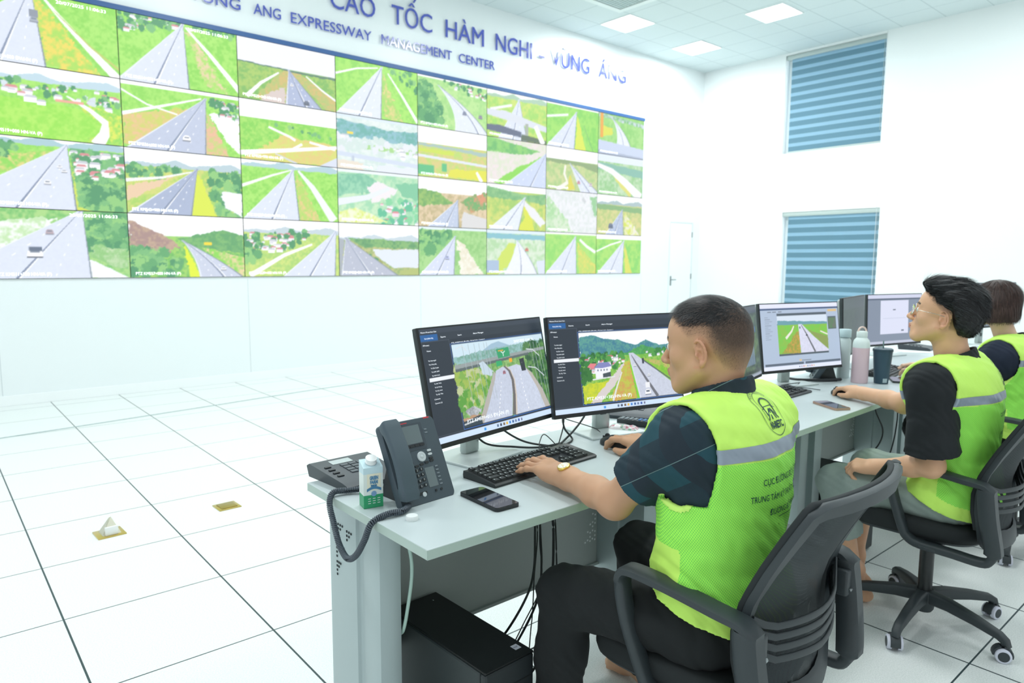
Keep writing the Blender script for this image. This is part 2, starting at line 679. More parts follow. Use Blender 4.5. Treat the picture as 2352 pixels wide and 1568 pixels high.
lettering('wall_sign', [('CAO', 4.05, 4.66), ('TỐC', 4.90, 5.52), ('HÀM', 5.74, 6.40), ('NGHI', 6.62, 7.32), ('-', 7.47, 7.58), ('VŨNG', 7.74, 8.58), ('ÁNG', 8.80, 9.48)],
          4.44, 0.235, 'large blue Vietnamese lettering high on the wall above the video screens', 0.0)
lettering('wall_sign', [('VUNG', 2.44, 2.97), ('ANG', 3.115, 3.43), ('EXPRESSWAY', 3.55, 4.60), ('MANAGEMENT', 4.745, 5.84), ('CENTER', 5.96, 6.60)],
          4.155, 0.118, 'smaller blue English lettering ending MANAGEMENT CENTER under the large line', 0.0)

# ---------------------------------------------------------------- floor boxes
brass = mat('brass_floor_box', (214, 190, 110), rough=0.28, metal=0.85)
r = thing('floor_socket', 'brass floor socket box popped open with its lid standing up', 'floor socket', (0.684, 3.985, 0), 0.05)
f = M().box(-.065, .065, -.065, .065, 0, 0.006, bev=0.002)
mesh_obj('base_plate', f, brass, r, 30)
f = M().add([(-.04, -.04, .006), (.045, -.04, .006), (.045, .045, .006), (-.04, .045, .006), (.0, .0, .085), (.012, .01, .085)],
            [(0, 1, 5, 4), (1, 2, 5), (2, 3, 4, 5), (3, 0, 4), (3, 2, 1, 0)])
mesh_obj('raised_lid', f, mat('satin_socket_metal', (206, 204, 186), rough=0.35, metal=0.6), r)
mesh_obj('socket', M().box(-.03, .03, -.05, -.035, .006, .05, bev=.003), mat('socket_white', (235, 238, 236), rough=.4), r, 30)
r = thing('floor_socket', 'flat closed brass floor socket plate lying on the tiles', 'floor socket', (1.285, 4.01, 0), 0.03)
mesh_obj('base_plate', M().box(-.062, .062, -.062, .062, 0, 0.005, bev=0.002), brass, r, 30)
mesh_obj('lid', M().box(-.045, .045, -.045, .045, 0.005, 0.009, bev=0.002), mat('brass_lid', (180, 160, 90), rough=0.35, metal=0.85), r, 30)
# ================================================================ pictures shown on the displays
def vnoise(h, w, cell, rng):
    """smooth value noise, cell = size in pixels"""
    gh, gw = int(h / cell) + 3, int(w / cell) + 3
    g = rng.random((gh, gw))
    y = np.arange(h) / cell
    x = np.arange(w) / cell
    yi, xi = y.astype(int), x.astype(int)
    fy, fx = (y - yi)[:, None], (x - xi)[None, :]
    fy = fy * fy * (3 - 2 * fy)
    fx = fx * fx * (3 - 2 * fx)
    a = g[yi][:, xi]
    b = g[yi][:, xi + 1]
    c = g[yi + 1][:, xi]
    d = g[yi + 1][:, xi + 1]
    return (a * (1 - fx) + b * fx) * (1 - fy) + (c * (1 - fx) + d * fx) * fy


class Pic:
    def __init__(s, w, h, seed=0, ss=2):
        s.w, s.h, s.ss = w * ss, h * ss, ss
        s.a = np.ones((s.h, s.w, 3)) * 0.9
        s.rng = np.random.default_rng(seed)
        yy, xx = np.mgrid[0:s.h, 0:s.w]
        s.u = (xx + 0.5) / s.w
        s.v = (yy + 0.5) / s.h
        s.n1 = vnoise(s.h, s.w, 3.1 * ss, s.rng)
        s.n2 = vnoise(s.h, s.w, 9 * ss, s.rng)
        s.n3 = vnoise(s.h, s.w, 1.3 * ss, s.rng)
        s.asp = w / h

    def mask(s, pts, wob=0.0):
        u, v = s.u, s.v
        if wob:
            u = u + (s.n1 - 0.5) * wob + (s.n3 - 0.5) * wob * 0.5
            v = v + (s.n2 - 0.5) * wob + (s.n1 - 0.5) * wob * 0.7
        m = np.zeros((s.h, s.w), bool)
        n = len(pts)
        for i in range(n):
            (x0, y0), (x1, y1) = pts[i], pts[(i + 1) % n]
            if y0 == y1:
                continue
            c = ((y0 > v) != (y1 > v)) & (u < (x1 - x0) * (v - y0) / (y1 - y0) + x0)
            m ^= c
        return m

    def poly(s, c, pts, wob=0.0, tex=0.0, c2=None):
        m = s.mask(pts, wob)
        s.paint(m, c, tex, c2)

    def paint(s, m, c, tex=0.0, c2=None):
        c = np.array(c) / 255.0
        if c2 is not None:
            c2 = np.array(c2) / 255.0
            t = np.clip((s.n1 * 0.45 + s.n2 * 0.35 + s.n3 * 0.2 - 0.32) * 3, 0, 1)[..., None]
            col = c * (1 - t) + c2 * t
        else:
            col = np.broadcast_to(c, s.a.shape)
        if tex:
            col = col * (1 + ((s.n3 - 0.5) * tex + (s.n1 - 0.5) * tex)[..., None])
        s.a[m] = col[m]

    def rect(s, c, u0, v0, u1, v1, **k):
        s.poly(c, [(u0, v0), (u1, v0), (u1, v1), (u0, v1)], **k)

    def line(s, c, pts, w0, w1=None):
        """strip along pts, width w0 -> w1 (in u units)"""
        w1 = w0 if w1 is None else w1
        n = len(pts)
        L, R = [], []
        for i, (x, y) in enumerate(pts):
            w = w0 + (w1 - w0) * i / (n - 1)
            xa, ya = pts[max(i - 1, 0)]
            xb, yb = pts[min(i + 1, n - 1)]
            dx, dy = (xb - xa) * s.asp, yb - ya
            q = math.hypot(dx, dy) + 1e-9
            nx, ny = -dy / q, dx / q
            L.append((x + nx * w / 2, y + ny * w / 2 * s.asp))
            R.append((x - nx * w / 2, y - ny * w / 2 * s.asp))
        s.poly(c, L + R[::-1])

    def speckle(s, pts, cols, n, size, squash=0.7, dark=True):
        """houses / tree crowns scattered in the polygon"""
        m = s.mask(pts)
        ys, xs = np.nonzero(m)
        if len(ys) == 0:
            return
        idx = s.rng.integers(0, len(ys), n)
        idx = idx[np.argsort(ys[idx])]
        for k in idx:
            cx, cy = xs[k] / s.w, ys[k] / s.h
            r = size * (0.5 + s.rng.random())
            c = cols[s.rng.integers(len(cols))]
            if len(c) == 4:       # house: body and roof
                s.rect(c[:3], cx - r, cy, cx + r, cy + r * 1.6)
                s.poly((205, 120, 125) if c[3] else (190, 195, 205), [(cx - r * 1.1, cy), (cx - r * .6, cy - r * .9), (cx + r * .8, cy - r * .9), (cx + r * 1.15, cy)])
            else:
                k1 = (s.u - cx) ** 2 + ((s.v - cy) / s.asp * squash * 1.3) ** 2 < r * r * (0.5 + s.n3)
                s.paint(k1, c)

    def done(s):
        q = s.ss
        a = s.a.reshape(s.h // q, q, s.w // q, q, 3).mean((1, 3))
        return np.clip(a, 0, 1)


GR, GR2 = (118, 205, 62), (150, 222, 84)
YG, OR_, BR = (196, 214, 62), (214, 178, 96), (172, 130, 84)
ROAD, ROADD, WHT, SKY = (208, 218, 238), (150, 165, 196), (250, 252, 255), (250, 254, 255)
TREE, TREE2 = (52, 130, 78), (96, 172, 98)


def highway(p, vx, vy, bl, br, med=0.5, col=ROAD, curve=0.0, vb=1.0, side=(OR_, YG), medc=(104, 120, 150), ww=0.012):
    """dual carriageway from the vanishing point down to the bottom edge"""
    N = 14

    def edge(b, off=0.0):
        out = []
        for i in range(N + 1):
            t = i / N
            out.append((vx + (b - vx) * t + curve * t * (1 - t) * 2 + off * t, vy + (vb - vy) * t))
        return out
    if side:
        a = edge(br, 0.0)
        b = edge(br, 0.34)
        p.poly(side[0], a + b[::-1], wob=0.03, c2=side[1])
        a = edge(bl, 0.0)
        b = edge(bl, -0.16)
        p.poly(side[1], a + b[::-1], wob=0.02, c2=GR2)
    p.poly(col, [(vx - ww, vy)] + edge(bl)[1:] + edge(br)[1:][::-1] + [(vx + ww, vy)], tex=0.02)
    p.line((225, 232, 244), edge(bl, 0.012), 0.002, 0.012)
    p.line((110, 126, 140), edge(br), 0.002, 0.012)
    bm = bl + (br - bl) * med
    p.line(WHT, edge(bm, 0.016), 0.002, 0.012)
    p.line(medc, edge(bm), 0.003, 0.016)
    for q in (med * 0.5, med + (1 - med) * 0.5):
        e = edge(bl + (br - bl) * q)
        for i in range(3, N, 2):
            (x0, y0), (x1, y1) = e[i], e[i + 1]
            p.line(WHT, [(x0, y0), (x0 + (x1 - x0) * .45, y0 + (y1 - y0) * .45)], 0.003 + 0.006 * i / N)


def base(p, sky, skyc=SKY, land=GR, land2=GR2, hill=None):
    p.paint(p.v < 2, land, c2=land2)
    if sky > 0:
        p.paint(p.v < sky, skyc)
        if hill:
            p.poly(hill, [(0, sky - .02), (.12, sky - .05), (.25, sky - .03), (.42, sky - .10), (.55, sky - .03), (.75, sky - .07), (.9, sky - .11), (1, sky - .05), (1, sky + .02), (0, sky + .02)], wob=.02)


def car(p, x, y, s, c=(250, 250, 252), g=(96, 110, 130)):
    p.poly(c, [(x - s, y + s * .9), (x - s * .9, y - s * .6), (x - s * .5, y - s * 1.5), (x + s * .5, y - s * 1.5), (x + s * .9, y - s * .6), (x + s, y + s * .9)])
    p.rect(g, x - s * .6, y - s * .9, x + s * .6, y - s * .3)
    p.rect((90, 98, 112), x - s, y + s * .7, x + s, y + s * 1.1)


TOWN = [(245, 246, 250, 0), (235, 238, 245, 1), TREE, TREE2, TREE]
WOOD = [TREE, TREE2, (70, 150, 84), (120, 190, 100)]


def wall_picture(c, r, w, h):
    p = Pic(w, h, seed=c * 7 + r * 31 + 3)
    k = (c, r)
    if k == (0, 0):
        base(p, 0)
        p.poly((226, 206, 70), [(.40, .1), (.47, 1), (.86, 1), (.44, .05)], wob=.05, c2=(150, 210, 66))
        p.line((250, 250, 250), [(.45, -.02), (.6, .3), (.8, .68), (1.0, 1.04)], .012, .07)
        p.line((176, 190, 84), [(.55, .2), (.8, .62), (1.02, .9)], .006, .02)
        highway(p, .40, -.06, -.35, .47, .62, side=None)
        car(p, .41, .38, .03, (150, 160, 176))
        p.rect((120, 130, 146), .38, .24, .44, .34)
    elif k == (0, 1):
        base(p, .20, hill=(176, 206, 220))
        p.speckle([(0, .2), (1, .25), (1, .5), (0, .38)], TOWN + [(200, 215, 225)], 60, .02)
        p.poly((128, 216, 52), [(0, .46), (.6, .5), (.86, .62), (.8, 1), (0, 1)], wob=.02, c2=(156, 226, 70))
        p.poly((208, 222, 64), [(.62, .4), (1, .55), (1, 1), (.7, 1), (.86, .75)], wob=.04, c2=GR)
        p.line(WHT, [(.6, .36), (.76, .52), (.87, .68), (.86, .85), (.8, 1.02)], .01, .10)
        p.speckle([(.16, .3), (.45, .34), (.45, .5), (.16, .46)], [(248, 248, 252, 0), (240, 235, 240, 1)], 9, .03)
        p.rect((232, 150, 130), .52, .42, .72, .46)
        p.speckle([(0, .7), (.08, .7), (.08, .95), (0, .95)], WOOD, 8, .04)
    elif k == (0, 2):
        base(p, .08, hill=(150, 190, 200))
        p.poly((220, 200, 110), [(0, .3), (.5, .15), (.2, .5), (0, .6)], wob=.04, c2=GR)
        p.speckle([(0, .12), (.4, .12), (.1, .3), (0, .3)], WOOD, 30, .025)
        p.poly((66, 150, 84), [(.6, .1), (1, .12), (1, 1), (.62, 1)], c2=(108, 184, 100))
        p.speckle([(.62, .12), (1, .15), (1, .55), (.66, .5)], [(248, 246, 250, 0), (246, 240, 244, 1), TREE, TREE2], 60, .03)
        p.speckle([(.64, .5), (1, .6), (1, 1), (.66, 1)], WOOD, 60, .04)
        p.poly(YG, [(.6, .2), (.64, .95), (.74, 1), (.62, 1)], wob=.02)
        highway(p, .58, .06, -.3, .62, .55, side=None)
        for x, y, s in ((.52, .38, .018), (.55, .44, .02), (.43, .62, .025)):
            car(p, x, y, s)
    elif k == (0, 3):
        base(p, 0, land=(96, 180, 84), land2=(150, 205, 110))
        p.poly((240, 244, 244), [(0, .2), (.5, .1), (.2, .55), (0, .7)], wob=.05, c2=(180, 220, 160))
        p.speckle([(.66, .02), (1, .05), (1, .6), (.68, .5)], WOOD, 70, .045)
        p.poly((170, 206, 150), [(.72, .5), (1, .55), (1, .9), (.7, .7)], wob=.05, c2=(120, 186, 100))
        p.poly((236, 242, 246), [(.68, .72), (.85, .85), (1, 1), (.66, 1)], wob=.03)
        highway(p, .66, -.02, -.35, .70, .5, side=None)
        car(p, .31, .64, .055)
        p.rect((70, 86, 110), .27, .54, .36, .60)
        car(p, .42, .33, .03, (170, 150, 160))
    elif k == (1, 0):
        base(p, .0)
        p.speckle([(0, 0), (.55, 0), (.4, .14), (0, .28)], TOWN, 70, .022)
        p.poly((222, 196, 150), [(.54, .1), (.7, .9), (.9, 1), (.6, .12)], wob=.05, c2=(150, 214, 80))
        p.line(WHT, [(.55, .05), (.75, .4), (1.02, .92)], .014, .05)
        highway(p, .53, .0, -.02, .56, .5, side=None)
        p.speckle([(.6, .0), (1, .0), (1, .08), (.6, .06)], WOOD, 18, .02)
    elif k == (1, 1):
        base(p, .06)
        p.poly((222, 178, 120), [(0, .5), (.55, .3), (.2, .95), (0, .95)], wob=.05, c2=(190, 200, 80))
        p.line(WHT, [(0, .5), (.3, .33), (.66, .12)], .03, .012)
        p.line(WHT, [(0, .14), (.2, .32), (.45, .42)], .014, .012)
        p.poly(WHT, [(.72, .34), (1, .3), (1, .95), (.9, .8), (.78, .5)], wob=.03)
        p.speckle([(.74, .1), (1, .14), (1, .4), (.8, .36)], TOWN, 40, .025)
        p.poly((224, 170, 130), [(.7, .3), (.67, 1), (.9, 1), (.76, .5)], wob=.04, c2=(170, 206, 90))
        highway(p, .70, .1, .02, .68, .5, side=None, col=(176, 188, 214))
        car(p, .52, .78, .035)
    elif k == (1, 2):
        base(p, .24, hill=(170, 196, 206), land=(150, 200, 76), land2=(196, 204, 96))
        p.speckle([(0, .26), (.6, .28), (.3, .4), (0, .45)], WOOD, 34, .025)
        p.line((236, 240, 236), [(0, .5), (.3, .42), (.55, .3)], .03, .01)
        p.poly((224, 190, 150), [(0, .6), (.4, .4), (.25, .6), (0, .8)], wob=.04)
        p.poly((206, 224, 50), [(.57, .3), (.53, 1), (.76, 1), (.62, .35)], wob=.02)
        p.speckle([(.66, .28), (1, .3), (1, 1), (.8, 1)], WOOD, 60, .035)
        p.poly((240, 244, 250), [(.8, .58), (1, .6), (1, 1), (.84, .84)], wob=.03)
        highway(p, .60, .24, .0, .53, .5, col=ROADD, side=None)
    elif k == (1, 3):
        base(p, .34, land=(84, 170, 70), land2=(140, 200, 80))
        p.poly((98, 168, 86), [(.4, .38), (.6, .3), (.8, .22), (1, .3), (1, .6), (.5, .5)], wob=.03, c2=(70, 146, 80))
        p.poly((150, 118, 112), [(0, .1), (.12, .2), (.3, .34), (.42, .5), (.3, .62), (0, .5)], wob=.04, c2=(176, 146, 120))
        p.speckle([(0, .5), (.4, .62), (.45, .95), (0, .95)], WOOD, 60, .035)
        p.poly((214, 232, 30), [(.45, .45), (.5, .6), (.6, 1), (.5, 1), (.46, .6)], wob=.02)
        p.poly((220, 200, 140), [(.6, .5), (1, .66), (1, 1), (.8, .8)], wob=.04, c2=GR)
        highway(p, .44, .4, .58, .98, .55, curve=.06, side=None, col=(188, 198, 220))
        p.rect((250, 210, 30), .63, .42, .70, .47)
        car(p, .80, .86, .025)
    elif k == (2, 0):
        base(p, .40, (232, 236, 246), land=(104, 170, 72), land2=(150, 190, 80))
        p.poly((196, 170, 92), [(.45, .42), (.15, .95), (.5, 1), (.5, .45), (.9, 1), (1, 1), (1, .8), (.6, .42)], wob=.03, c2=(160, 180, 90))
        p.line(WHT, [(.40, .48), (.22, .7), (.08, .95)], .015, .04)
        p.line(WHT, [(.68, .46), (.85, .66), (1, .8)], .012, .02)
        p.poly((70, 110, 90), [(0, .385), (.4, .40), (1, .41), (1, .45), (.5, .43), (0, .40)], wob=.02)
        p.poly((206, 190, 184), [(.3, .84), (.46, .72), (.46, 1), (.2, 1)], wob=.03)
        highway(p, .5, .40, .46, .84, .55, side=None, col=(156, 170, 204))
        car(p, .53, .66, .018)
        car(p, .68, .93, .03, (70, 80, 96))
    elif k == (2, 1):
        base(p, .30, land=(110, 200, 60), land2=(150, 216, 80))
        p.poly((200, 210, 90), [(.1, .9), (.4, .55), (1, .6), (1, 1), (0, 1)], wob=.04, c2=(214, 190, 100))
        for pl in ([(.28, .42), (.5, .55), (.55, .6)], [(.52, .75), (.62, .65)], [(.7, .6), (.98, .68)]):
            p.line(WHT, pl, .02, .025)
        p.line(WHT, [(0, .9), (.4, .8), (1, .64)], .045, .03)
        p.line((200, 206, 216), [(.34, .86), (.56, 1)], .012, .02)
        p.poly((204, 212, 230), [(.8, 1), (1, .82), (1, 1)])
        p.speckle([(.2, .32), (.95, .45), (.95, .55), (.6, .46)], WOOD, 12, .015)
    elif k == (2, 2):
        base(p, .10, hill=(160, 196, 206))
        p.line((240, 244, 240), [(0, .45), (.3, .24), (.5, .12)], .03, .01)
        p.poly((214, 190, 110), [(.54, .15), (.56, 1), (.8, 1), (.62, .4)], wob=.04, c2=(160, 206, 80))
        p.line((232, 238, 240), [(.57, .12), (.72, .4), (.95, .98)], .02, .09)
        highway(p, .52, .1, .0, .57, .5, side=None)
    elif k == (2, 3):
        base(p, .22, hill=(180, 200, 210), land=(150, 200, 90), land2=(190, 214, 100))
        p.speckle([(0, .22), (.7, .2), (.5, .5), (0, .6)], TOWN, 110, .024)
        p.line((244, 246, 242), [(.05, .98), (.4, .62), (.7, .42)], .05, .02)
        highway(p, .97, .16, .38, .95, .5, side=None)
        p.speckle([(0, .55), (.14, .55), (.14, .75), (0, .75)], WOOD, 12, .03)
    elif k == (3, 0):
        base(p, 0, land=(120, 205, 70))
        p.line(WHT, [(0, .3), (.25, .14), (.5, .06)], .02, .012)
        p.poly((220, 200, 120), [(.54, .1), (.56, .95), (.8, 1), (.6, .3)], wob=.05, c2=(140, 206, 80))
        p.line(WHT, [(.62, .12), (.8, .5), (1.0, .96)], .012, .04)
        p.speckle([(.6, 0), (1, .05), (1, .5), (.75, .2)], WOOD, 26, .02)
        highway(p, .55, .02, .0, .53, .5, side=None, col=(214, 224, 240))
    elif k == (3, 1):
        base(p, .05, (206, 224, 236), land=(196, 220, 214), land2=(220, 232, 230))
        p.poly((120, 176, 190), [(0, .1), (.3, .14), (.6, .2), (1, .16), (1, .42), (0, .40)], wob=.03, c2=(84, 160, 150))
        p.poly((150, 206, 120), [(.3, .5), (1, .52), (1, .62), (.3, .6)], wob=.03)
        p.speckle([(0, .38), (1, .42), (1, .7), (0, .66)], [(246, 248, 252, 0), (200, 220, 216), (220, 226, 236)], 50, .03)
        p.rect((236, 210, 60), .12, .31, .19, .35)
        p.poly((196, 210, 230), [(0, .68), (1, .78), (1, .86), (0, .76)])
        p.rect((176, 190, 210), .17, .74, .2, 1)
        p.poly((224, 214, 196), [(0, .84), (.3, .86), (.3, 1), (0, 1)], wob=.03)
        p.poly((218, 226, 240), [(.5, .86), (1, .88), (1, 1), (.45, 1)], wob=.02)
    elif k == (3, 2):
        base(p, .06, (224, 236, 240), land=(140, 206, 160), land2=(186, 224, 180))
        p.poly((96, 176, 140), [(0, .1), (.3, .05), (.5, .2), (.45, .4), (0, .5)], wob=.04, c2=(130, 200, 160))
        p.poly((104, 186, 140), [(.7, .2), (1, .15), (1, .5), (.8, .45)], wob=.04)
        p.poly((232, 226, 230), [(.35, .3), (.5, .2), (.75, .3), (.6, .5), (.4, .6)], wob=.05)
        p.line((222, 230, 244), [(0, .62), (.35, .5), (.62, .3)], .07, .04)
        p.speckle([(.5, .55), (1, .5), (1, 1), (.5, 1)], [(248, 246, 250, 0), (244, 210, 226, 1), (70, 176, 130), (110, 200, 140), (70, 176, 130)], 60, .03)
        p.poly((206, 226, 96), [(0, .8), (.2, .7), (.6, .95), (.3, 1), (0, 1)], wob=.04, c2=(230, 236, 200))
    elif k == (3, 3):
        base(p, .30, hill=(186, 204, 214), land=(124, 160, 84), land2=(176, 180, 110))
        p.poly((70, 136, 80), [(.1, .28), (1, .32), (1, .48), (.3, .45)], wob=.03, c2=(110, 168, 90))
        p.poly((214, 224, 236), [(.4, .5), (1, .48), (1, .85), (.66, .84), (.45, .62)], wob=.03)
        p.speckle([(.1, .5), (.3, .5), (.6, .9), (.5, .95)], [(170, 160, 80), (140, 150, 70), TREE], 34, .025)
        highway(p, .08, .28, .02, .72, .5, side=None, col=(168, 176, 196))
        p.poly((150, 160, 170), [(0, .3), (.06, .3), (.03, 1), (0, 1)], wob=.02)
        p.poly((160, 176, 90), [(.74, .9), (1, .84), (1, 1), (.78, 1)], wob=.03)
    elif k == (4, 0):
        base(p, .04, land=(140, 206, 110), land2=(170, 220, 130))
        p.speckle([(0, .1), (.15, .2), (.3, .5), (.35, .9), (0, .9)], WOOD, 60, .05)
        p.speckle([(.3, .02), (1, .1), (1, .3), (.6, .2)], TOWN, 40, .02)
        highway(p, .28, .14, .52, 1.02, .7, curve=.16, side=None, col=(216, 226, 240))
        car(p, .66, .62, .03, (110, 120, 150))
        car(p, .9, .64, .03, (130, 120, 140))
    elif k == (4, 1):
        base(p, .32, land=(206, 190, 110), land2=(170, 206, 90))
        p.poly((150, 180, 170), [(0, .33), (1, .38), (1, .46), (0, .38)], wob=.03)
        p.poly((190, 214, 60), [(0, .44), (.5, .44), (.5, .52), (0, .5)], wob=.02)
        p.line((214, 220, 232), [(0, .58), (.5, .62), (1, .66)], .03)
        p.rect((70, 176, 110), .0, .76, .22, .95)
        p.rect((70, 176, 110), .33, .7, .4, .86)
        p.poly((214, 214, 50), [(.45, .8), (1, .76), (1, .98), (.42, .96)], wob=.03)
        p.line(WHT, [(.84, .8), (.92, 1)], .03, .05)
    elif k == (4, 2):
        base(p, .30, land=(176, 160, 110), land2=(214, 190, 150))
        p.poly((86, 150, 70), [(0, .24), (.25, .26), (.5, .5), (0, .6)], wob=.04, c2=(130, 176, 80))
        p.poly((206, 130, 90), [(1, .2), (.85, .26), (.6, .45), (.75, .66), (1, .6)], wob=.05, c2=(90, 156, 80))
        p.poly((206, 206, 206), [(.64, .66), (1, .8), (1, 1), (.6, 1)], wob=.03)
        highway(p, .56, .42, .12, .57, .55, side=None, col=(176, 190, 216))
    elif k == (4, 3):
        base(p, .06, (214, 230, 236), land=(120, 186, 96), land2=(150, 205, 120))
        p.speckle([(0, .08), (.5, .12), (.25, .5), (0, .6)], WOOD, 50, .04)
        p.poly((222, 216, 190), [(.55, .25), (.6, 1), (.95, 1), (.66, .35)], wob=.05, c2=(236, 234, 220))
        highway(p, .52, .18, .0, .50, .5, side=None, col=(200, 210, 236))
        car(p, .40, .64, .03, (170, 180, 226))
    elif k == (5, 0):
        base(p, .12, hill=(150, 190, 160), land=(140, 206, 80), land2=(190, 214, 90))
        p.line((234, 238, 240), [(.05, .42), (.4, .26)], .03)
        highway(p, .52, .1, .18, .66, .5, side=None)
        p.poly((206, 214, 226), [(0, .42), (.3, .40), (1, .6), (1, .72), (0, .54)])
        p.poly((72, 84, 110), [(0, .74), (.2, .72), (.56, .8), (.56, .92), (0, .86)])
        p.poly((70, 90, 70), [(.56, .84), (1, .92), (1, 1), (.56, 1)], wob=.02)
        p.rect((150, 160, 150), .63, .6, .68, .86)
        p.line(WHT, [(.8, .62), (.94, 1)], .06, .08)
    elif k == (5, 1):
        base(p, 0, land=(226, 214, 214), land2=(206, 216, 190))
        p.poly((84, 170, 84), [(0, 0), (.9, .18), (.6, .3), (0, .32)], wob=.03, c2=(120, 196, 90))
        p.poly(GR, [(1, .22), (.5, .6), (.1, .96), (.22, 1), (.6, .7)], wob=.03)
        highway(p, 1.0, .2, .28, 1.15, .5, side=None, col=(190, 204, 234))
    elif k == (5, 2):
        base(p, .14, land=(140, 190, 80), land2=(196, 206, 90))
        p.poly((90, 160, 96), [(0, .06), (.3, .12), (.6, .2), (1, .14), (1, .4), (.6, .32), (0, .3)], wob=.03, c2=(120, 180, 110))
        p.poly((224, 226, 230), [(.6, .3), (.8, .5), (1, .8), (.9, .9), (.6, .5)], wob=.03)
        p.poly((206, 216, 50), [(.6, .4), (.75, .7), (.8, 1), (.5, 1), (.62, .7)], wob=.03)
        highway(p, .64, .24, .02, .52, .5, side=None, col=(216, 226, 240))
    elif k == (5, 3):
        base(p, .08, (206, 226, 236), land=(160, 206, 150), land2=(206, 224, 200))
        p.poly((110, 176, 190), [(0, .08), (1, .1), (1, .22), (0, .2)], wob=.03)
        p.poly((190, 214, 70), [(.36, .3), (.48, .3), (.4, .7), (.2, 1), (0, 1)], wob=.03)
        highway(p, .5, .22, .28, .86, .5, curve=.06, side=None, col=(226, 232, 244))
        car(p, .67, .44, .03, (226, 96, 60))
        p.rect((150, 176, 206), .0, .68, .2, .95)
        p.poly((206, 216, 236), [(.84, .7), (1, .66), (1, 1), (.88, 1)])
    elif k == (6, 0):
        base(p, .04, land=(110, 200, 70), land2=(140, 214, 80))
        p.line((234, 240, 236), [(0, .34), (.4, .22)], .03)
        p.poly((206, 222, 60), [(.57, .2), (.54, 1), (.75, 1), (.6, .3)], wob=.02)
        highway(p, .56, .12, .0, .52, .5, side=None, col=(206, 216, 240))
        p.line((80, 150, 90), [(.7, .4), (.9, 1)], .006, .01)
    elif k == (6, 1):
        base(p, .28, land=(150, 190, 110), land2=(190, 200, 130))
        p.poly((120, 150, 96), [(.0, .28), (1, .3), (1, .5), (.7, .4), (0, .36)], wob=.03)
        p.line((236, 232, 220), [(.36, .4), (.34, .6), (.4, .8), (.2, 1)], .03, .06)
        p.poly((206, 200, 60), [(.45, .6), (.55, .95), (.4, 1)], wob=.02)
        highway(p, .44, .34, .66, 1.04, .5, side=None)
        car(p, .62, .78, .03, (216, 120, 130))
        car(p, .86, .8, .03, (216, 190, 200))
    elif k == (6, 2):
        base(p, 0, land=(206, 216, 214), land2=(226, 228, 234))
        p.poly((150, 206, 140), [(0, .1), (.2, .4), (.45, .8), (.5, 1), (0, 1)], wob=.08, c2=(200, 220, 190))
        p.poly((130, 190, 130), [(.85, .1), (1, .1), (1, .6), (.92, .5)], wob=.06)
        p.line((190, 196, 200), [(.7, .15), (.76, .25)], .05)
    elif k == (6, 3):
        base(p, .05, land=(120, 205, 80), land2=(150, 214, 90))
        p.poly((212, 206, 80), [(.6, .2), (.66, 1), (1, 1), (1, .8), (.7, .4)], wob=.04, c2=(170, 206, 80))
        p.line(WHT, [(.66, .16), (.8, .32), (.98, .46)], .03, .04)
        highway(p, .58, .08, .0, .60, .5, side=None)
    elif k == (7, 0):
        base(p, .0, land=(120, 196, 90), land2=(150, 210, 110))
        p.poly((190, 206, 214), [(0, 0), (1, .1), (1, .2), (0, .1)], wob=.03, c2=TREE2)
        highway(p, .28, .08, .3, .74, .5, curve=.22, side=None, col=(220, 228, 242))
        p.poly((206, 214, 60), [(.1, .3), (.3, .34), (.3, .5), (.05, .6)], wob=.03)
        p.rect((226, 150, 50), .04, 0, .1, .6)
        p.poly((186, 200, 226), [(0, .66), (1, .74), (1, .96), (0, .9)])
        p.poly((150, 164, 190), [(0, .9), (1, .96), (1, 1), (0, 1)])
    elif k == (7, 1):
        base(p, .18, (214, 226, 240), land=(130, 190, 120), land2=(180, 210, 170))
        p.poly((110, 170, 150), [(0, .2), (.4, .24), (1, .3), (1, .5), (0, .36)], wob=.03)
        p.poly((206, 206, 90), [(.3, .45), (.8, .8), (.7, 1), (.5, .8)], wob=.04)
        p.line((240, 240, 244), [(0, .28), (.3, .4), (.6, .65), (.95, 1)], .05, .14)
    elif k == (7, 2):
        base(p, .22, hill=(150, 176, 180), land=(160, 186, 100), land2=(200, 196, 120))
        p.poly((110, 160, 96), [(0, .24), (1, .28), (1, .42), (0, .36)], wob=.03)
        p.poly((226, 222, 206), [(.6, .4), (.8, .7), (.95, 1), (.6, 1)], wob=.04, c2=YG)
        highway(p, .55, .34, .18, .58, .5, side=None, col=(160, 176, 206))
        car(p, .3, .78, .05, (70, 84, 110))
    else:
        base(p, .12, land=(110, 200, 76), land2=(150, 214, 84))
        p.poly((206, 210, 70), [(.6, .2), (.64, 1), (.8, 1), (.66, .4)], wob=.03)
        p.line(WHT, [(0, .44), (.3, .26), (.55, .16)], .02, .02)
        highway(p, .6, .14, .02, .58, .5, side=None)
    return p.done()


def picture_mesh(img, w, h):
    """grid of w x h metres in the XZ plane (facing -Y), origin at its centre"""
    H, W = img.shape[:2]
    xs = np.linspace(-w / 2, w / 2, W)
    zs = np.linspace(h / 2, -h / 2, H)
    X, Z = np.meshgrid(xs, zs)
    V = np.stack([X.ravel(), np.zeros(X.size), Z.ravel()], 1)
    idx = np.arange(W * H).reshape(H, W)
    F = np.stack([idx[1:, :-1].ravel(), idx[1:, 1:].ravel(), idx[:-1, 1:].ravel(), idx[:-1, :-1].ravel()], 1)
    return V, F


wall_lcd = attr_mat('wall_display_picture', rough=0.35, emission=0.92, spec=0.2)
desk_lcd = attr_mat('desk_display_picture', rough=0.3, emission=0.86, spec=0.3)
bezel_m = mat('display_bezel_black', (26, 32, 36), rough=0.45)
white_e = mat('caption_white', (255, 255, 255), emit=(255, 255, 255), strength=0.95)

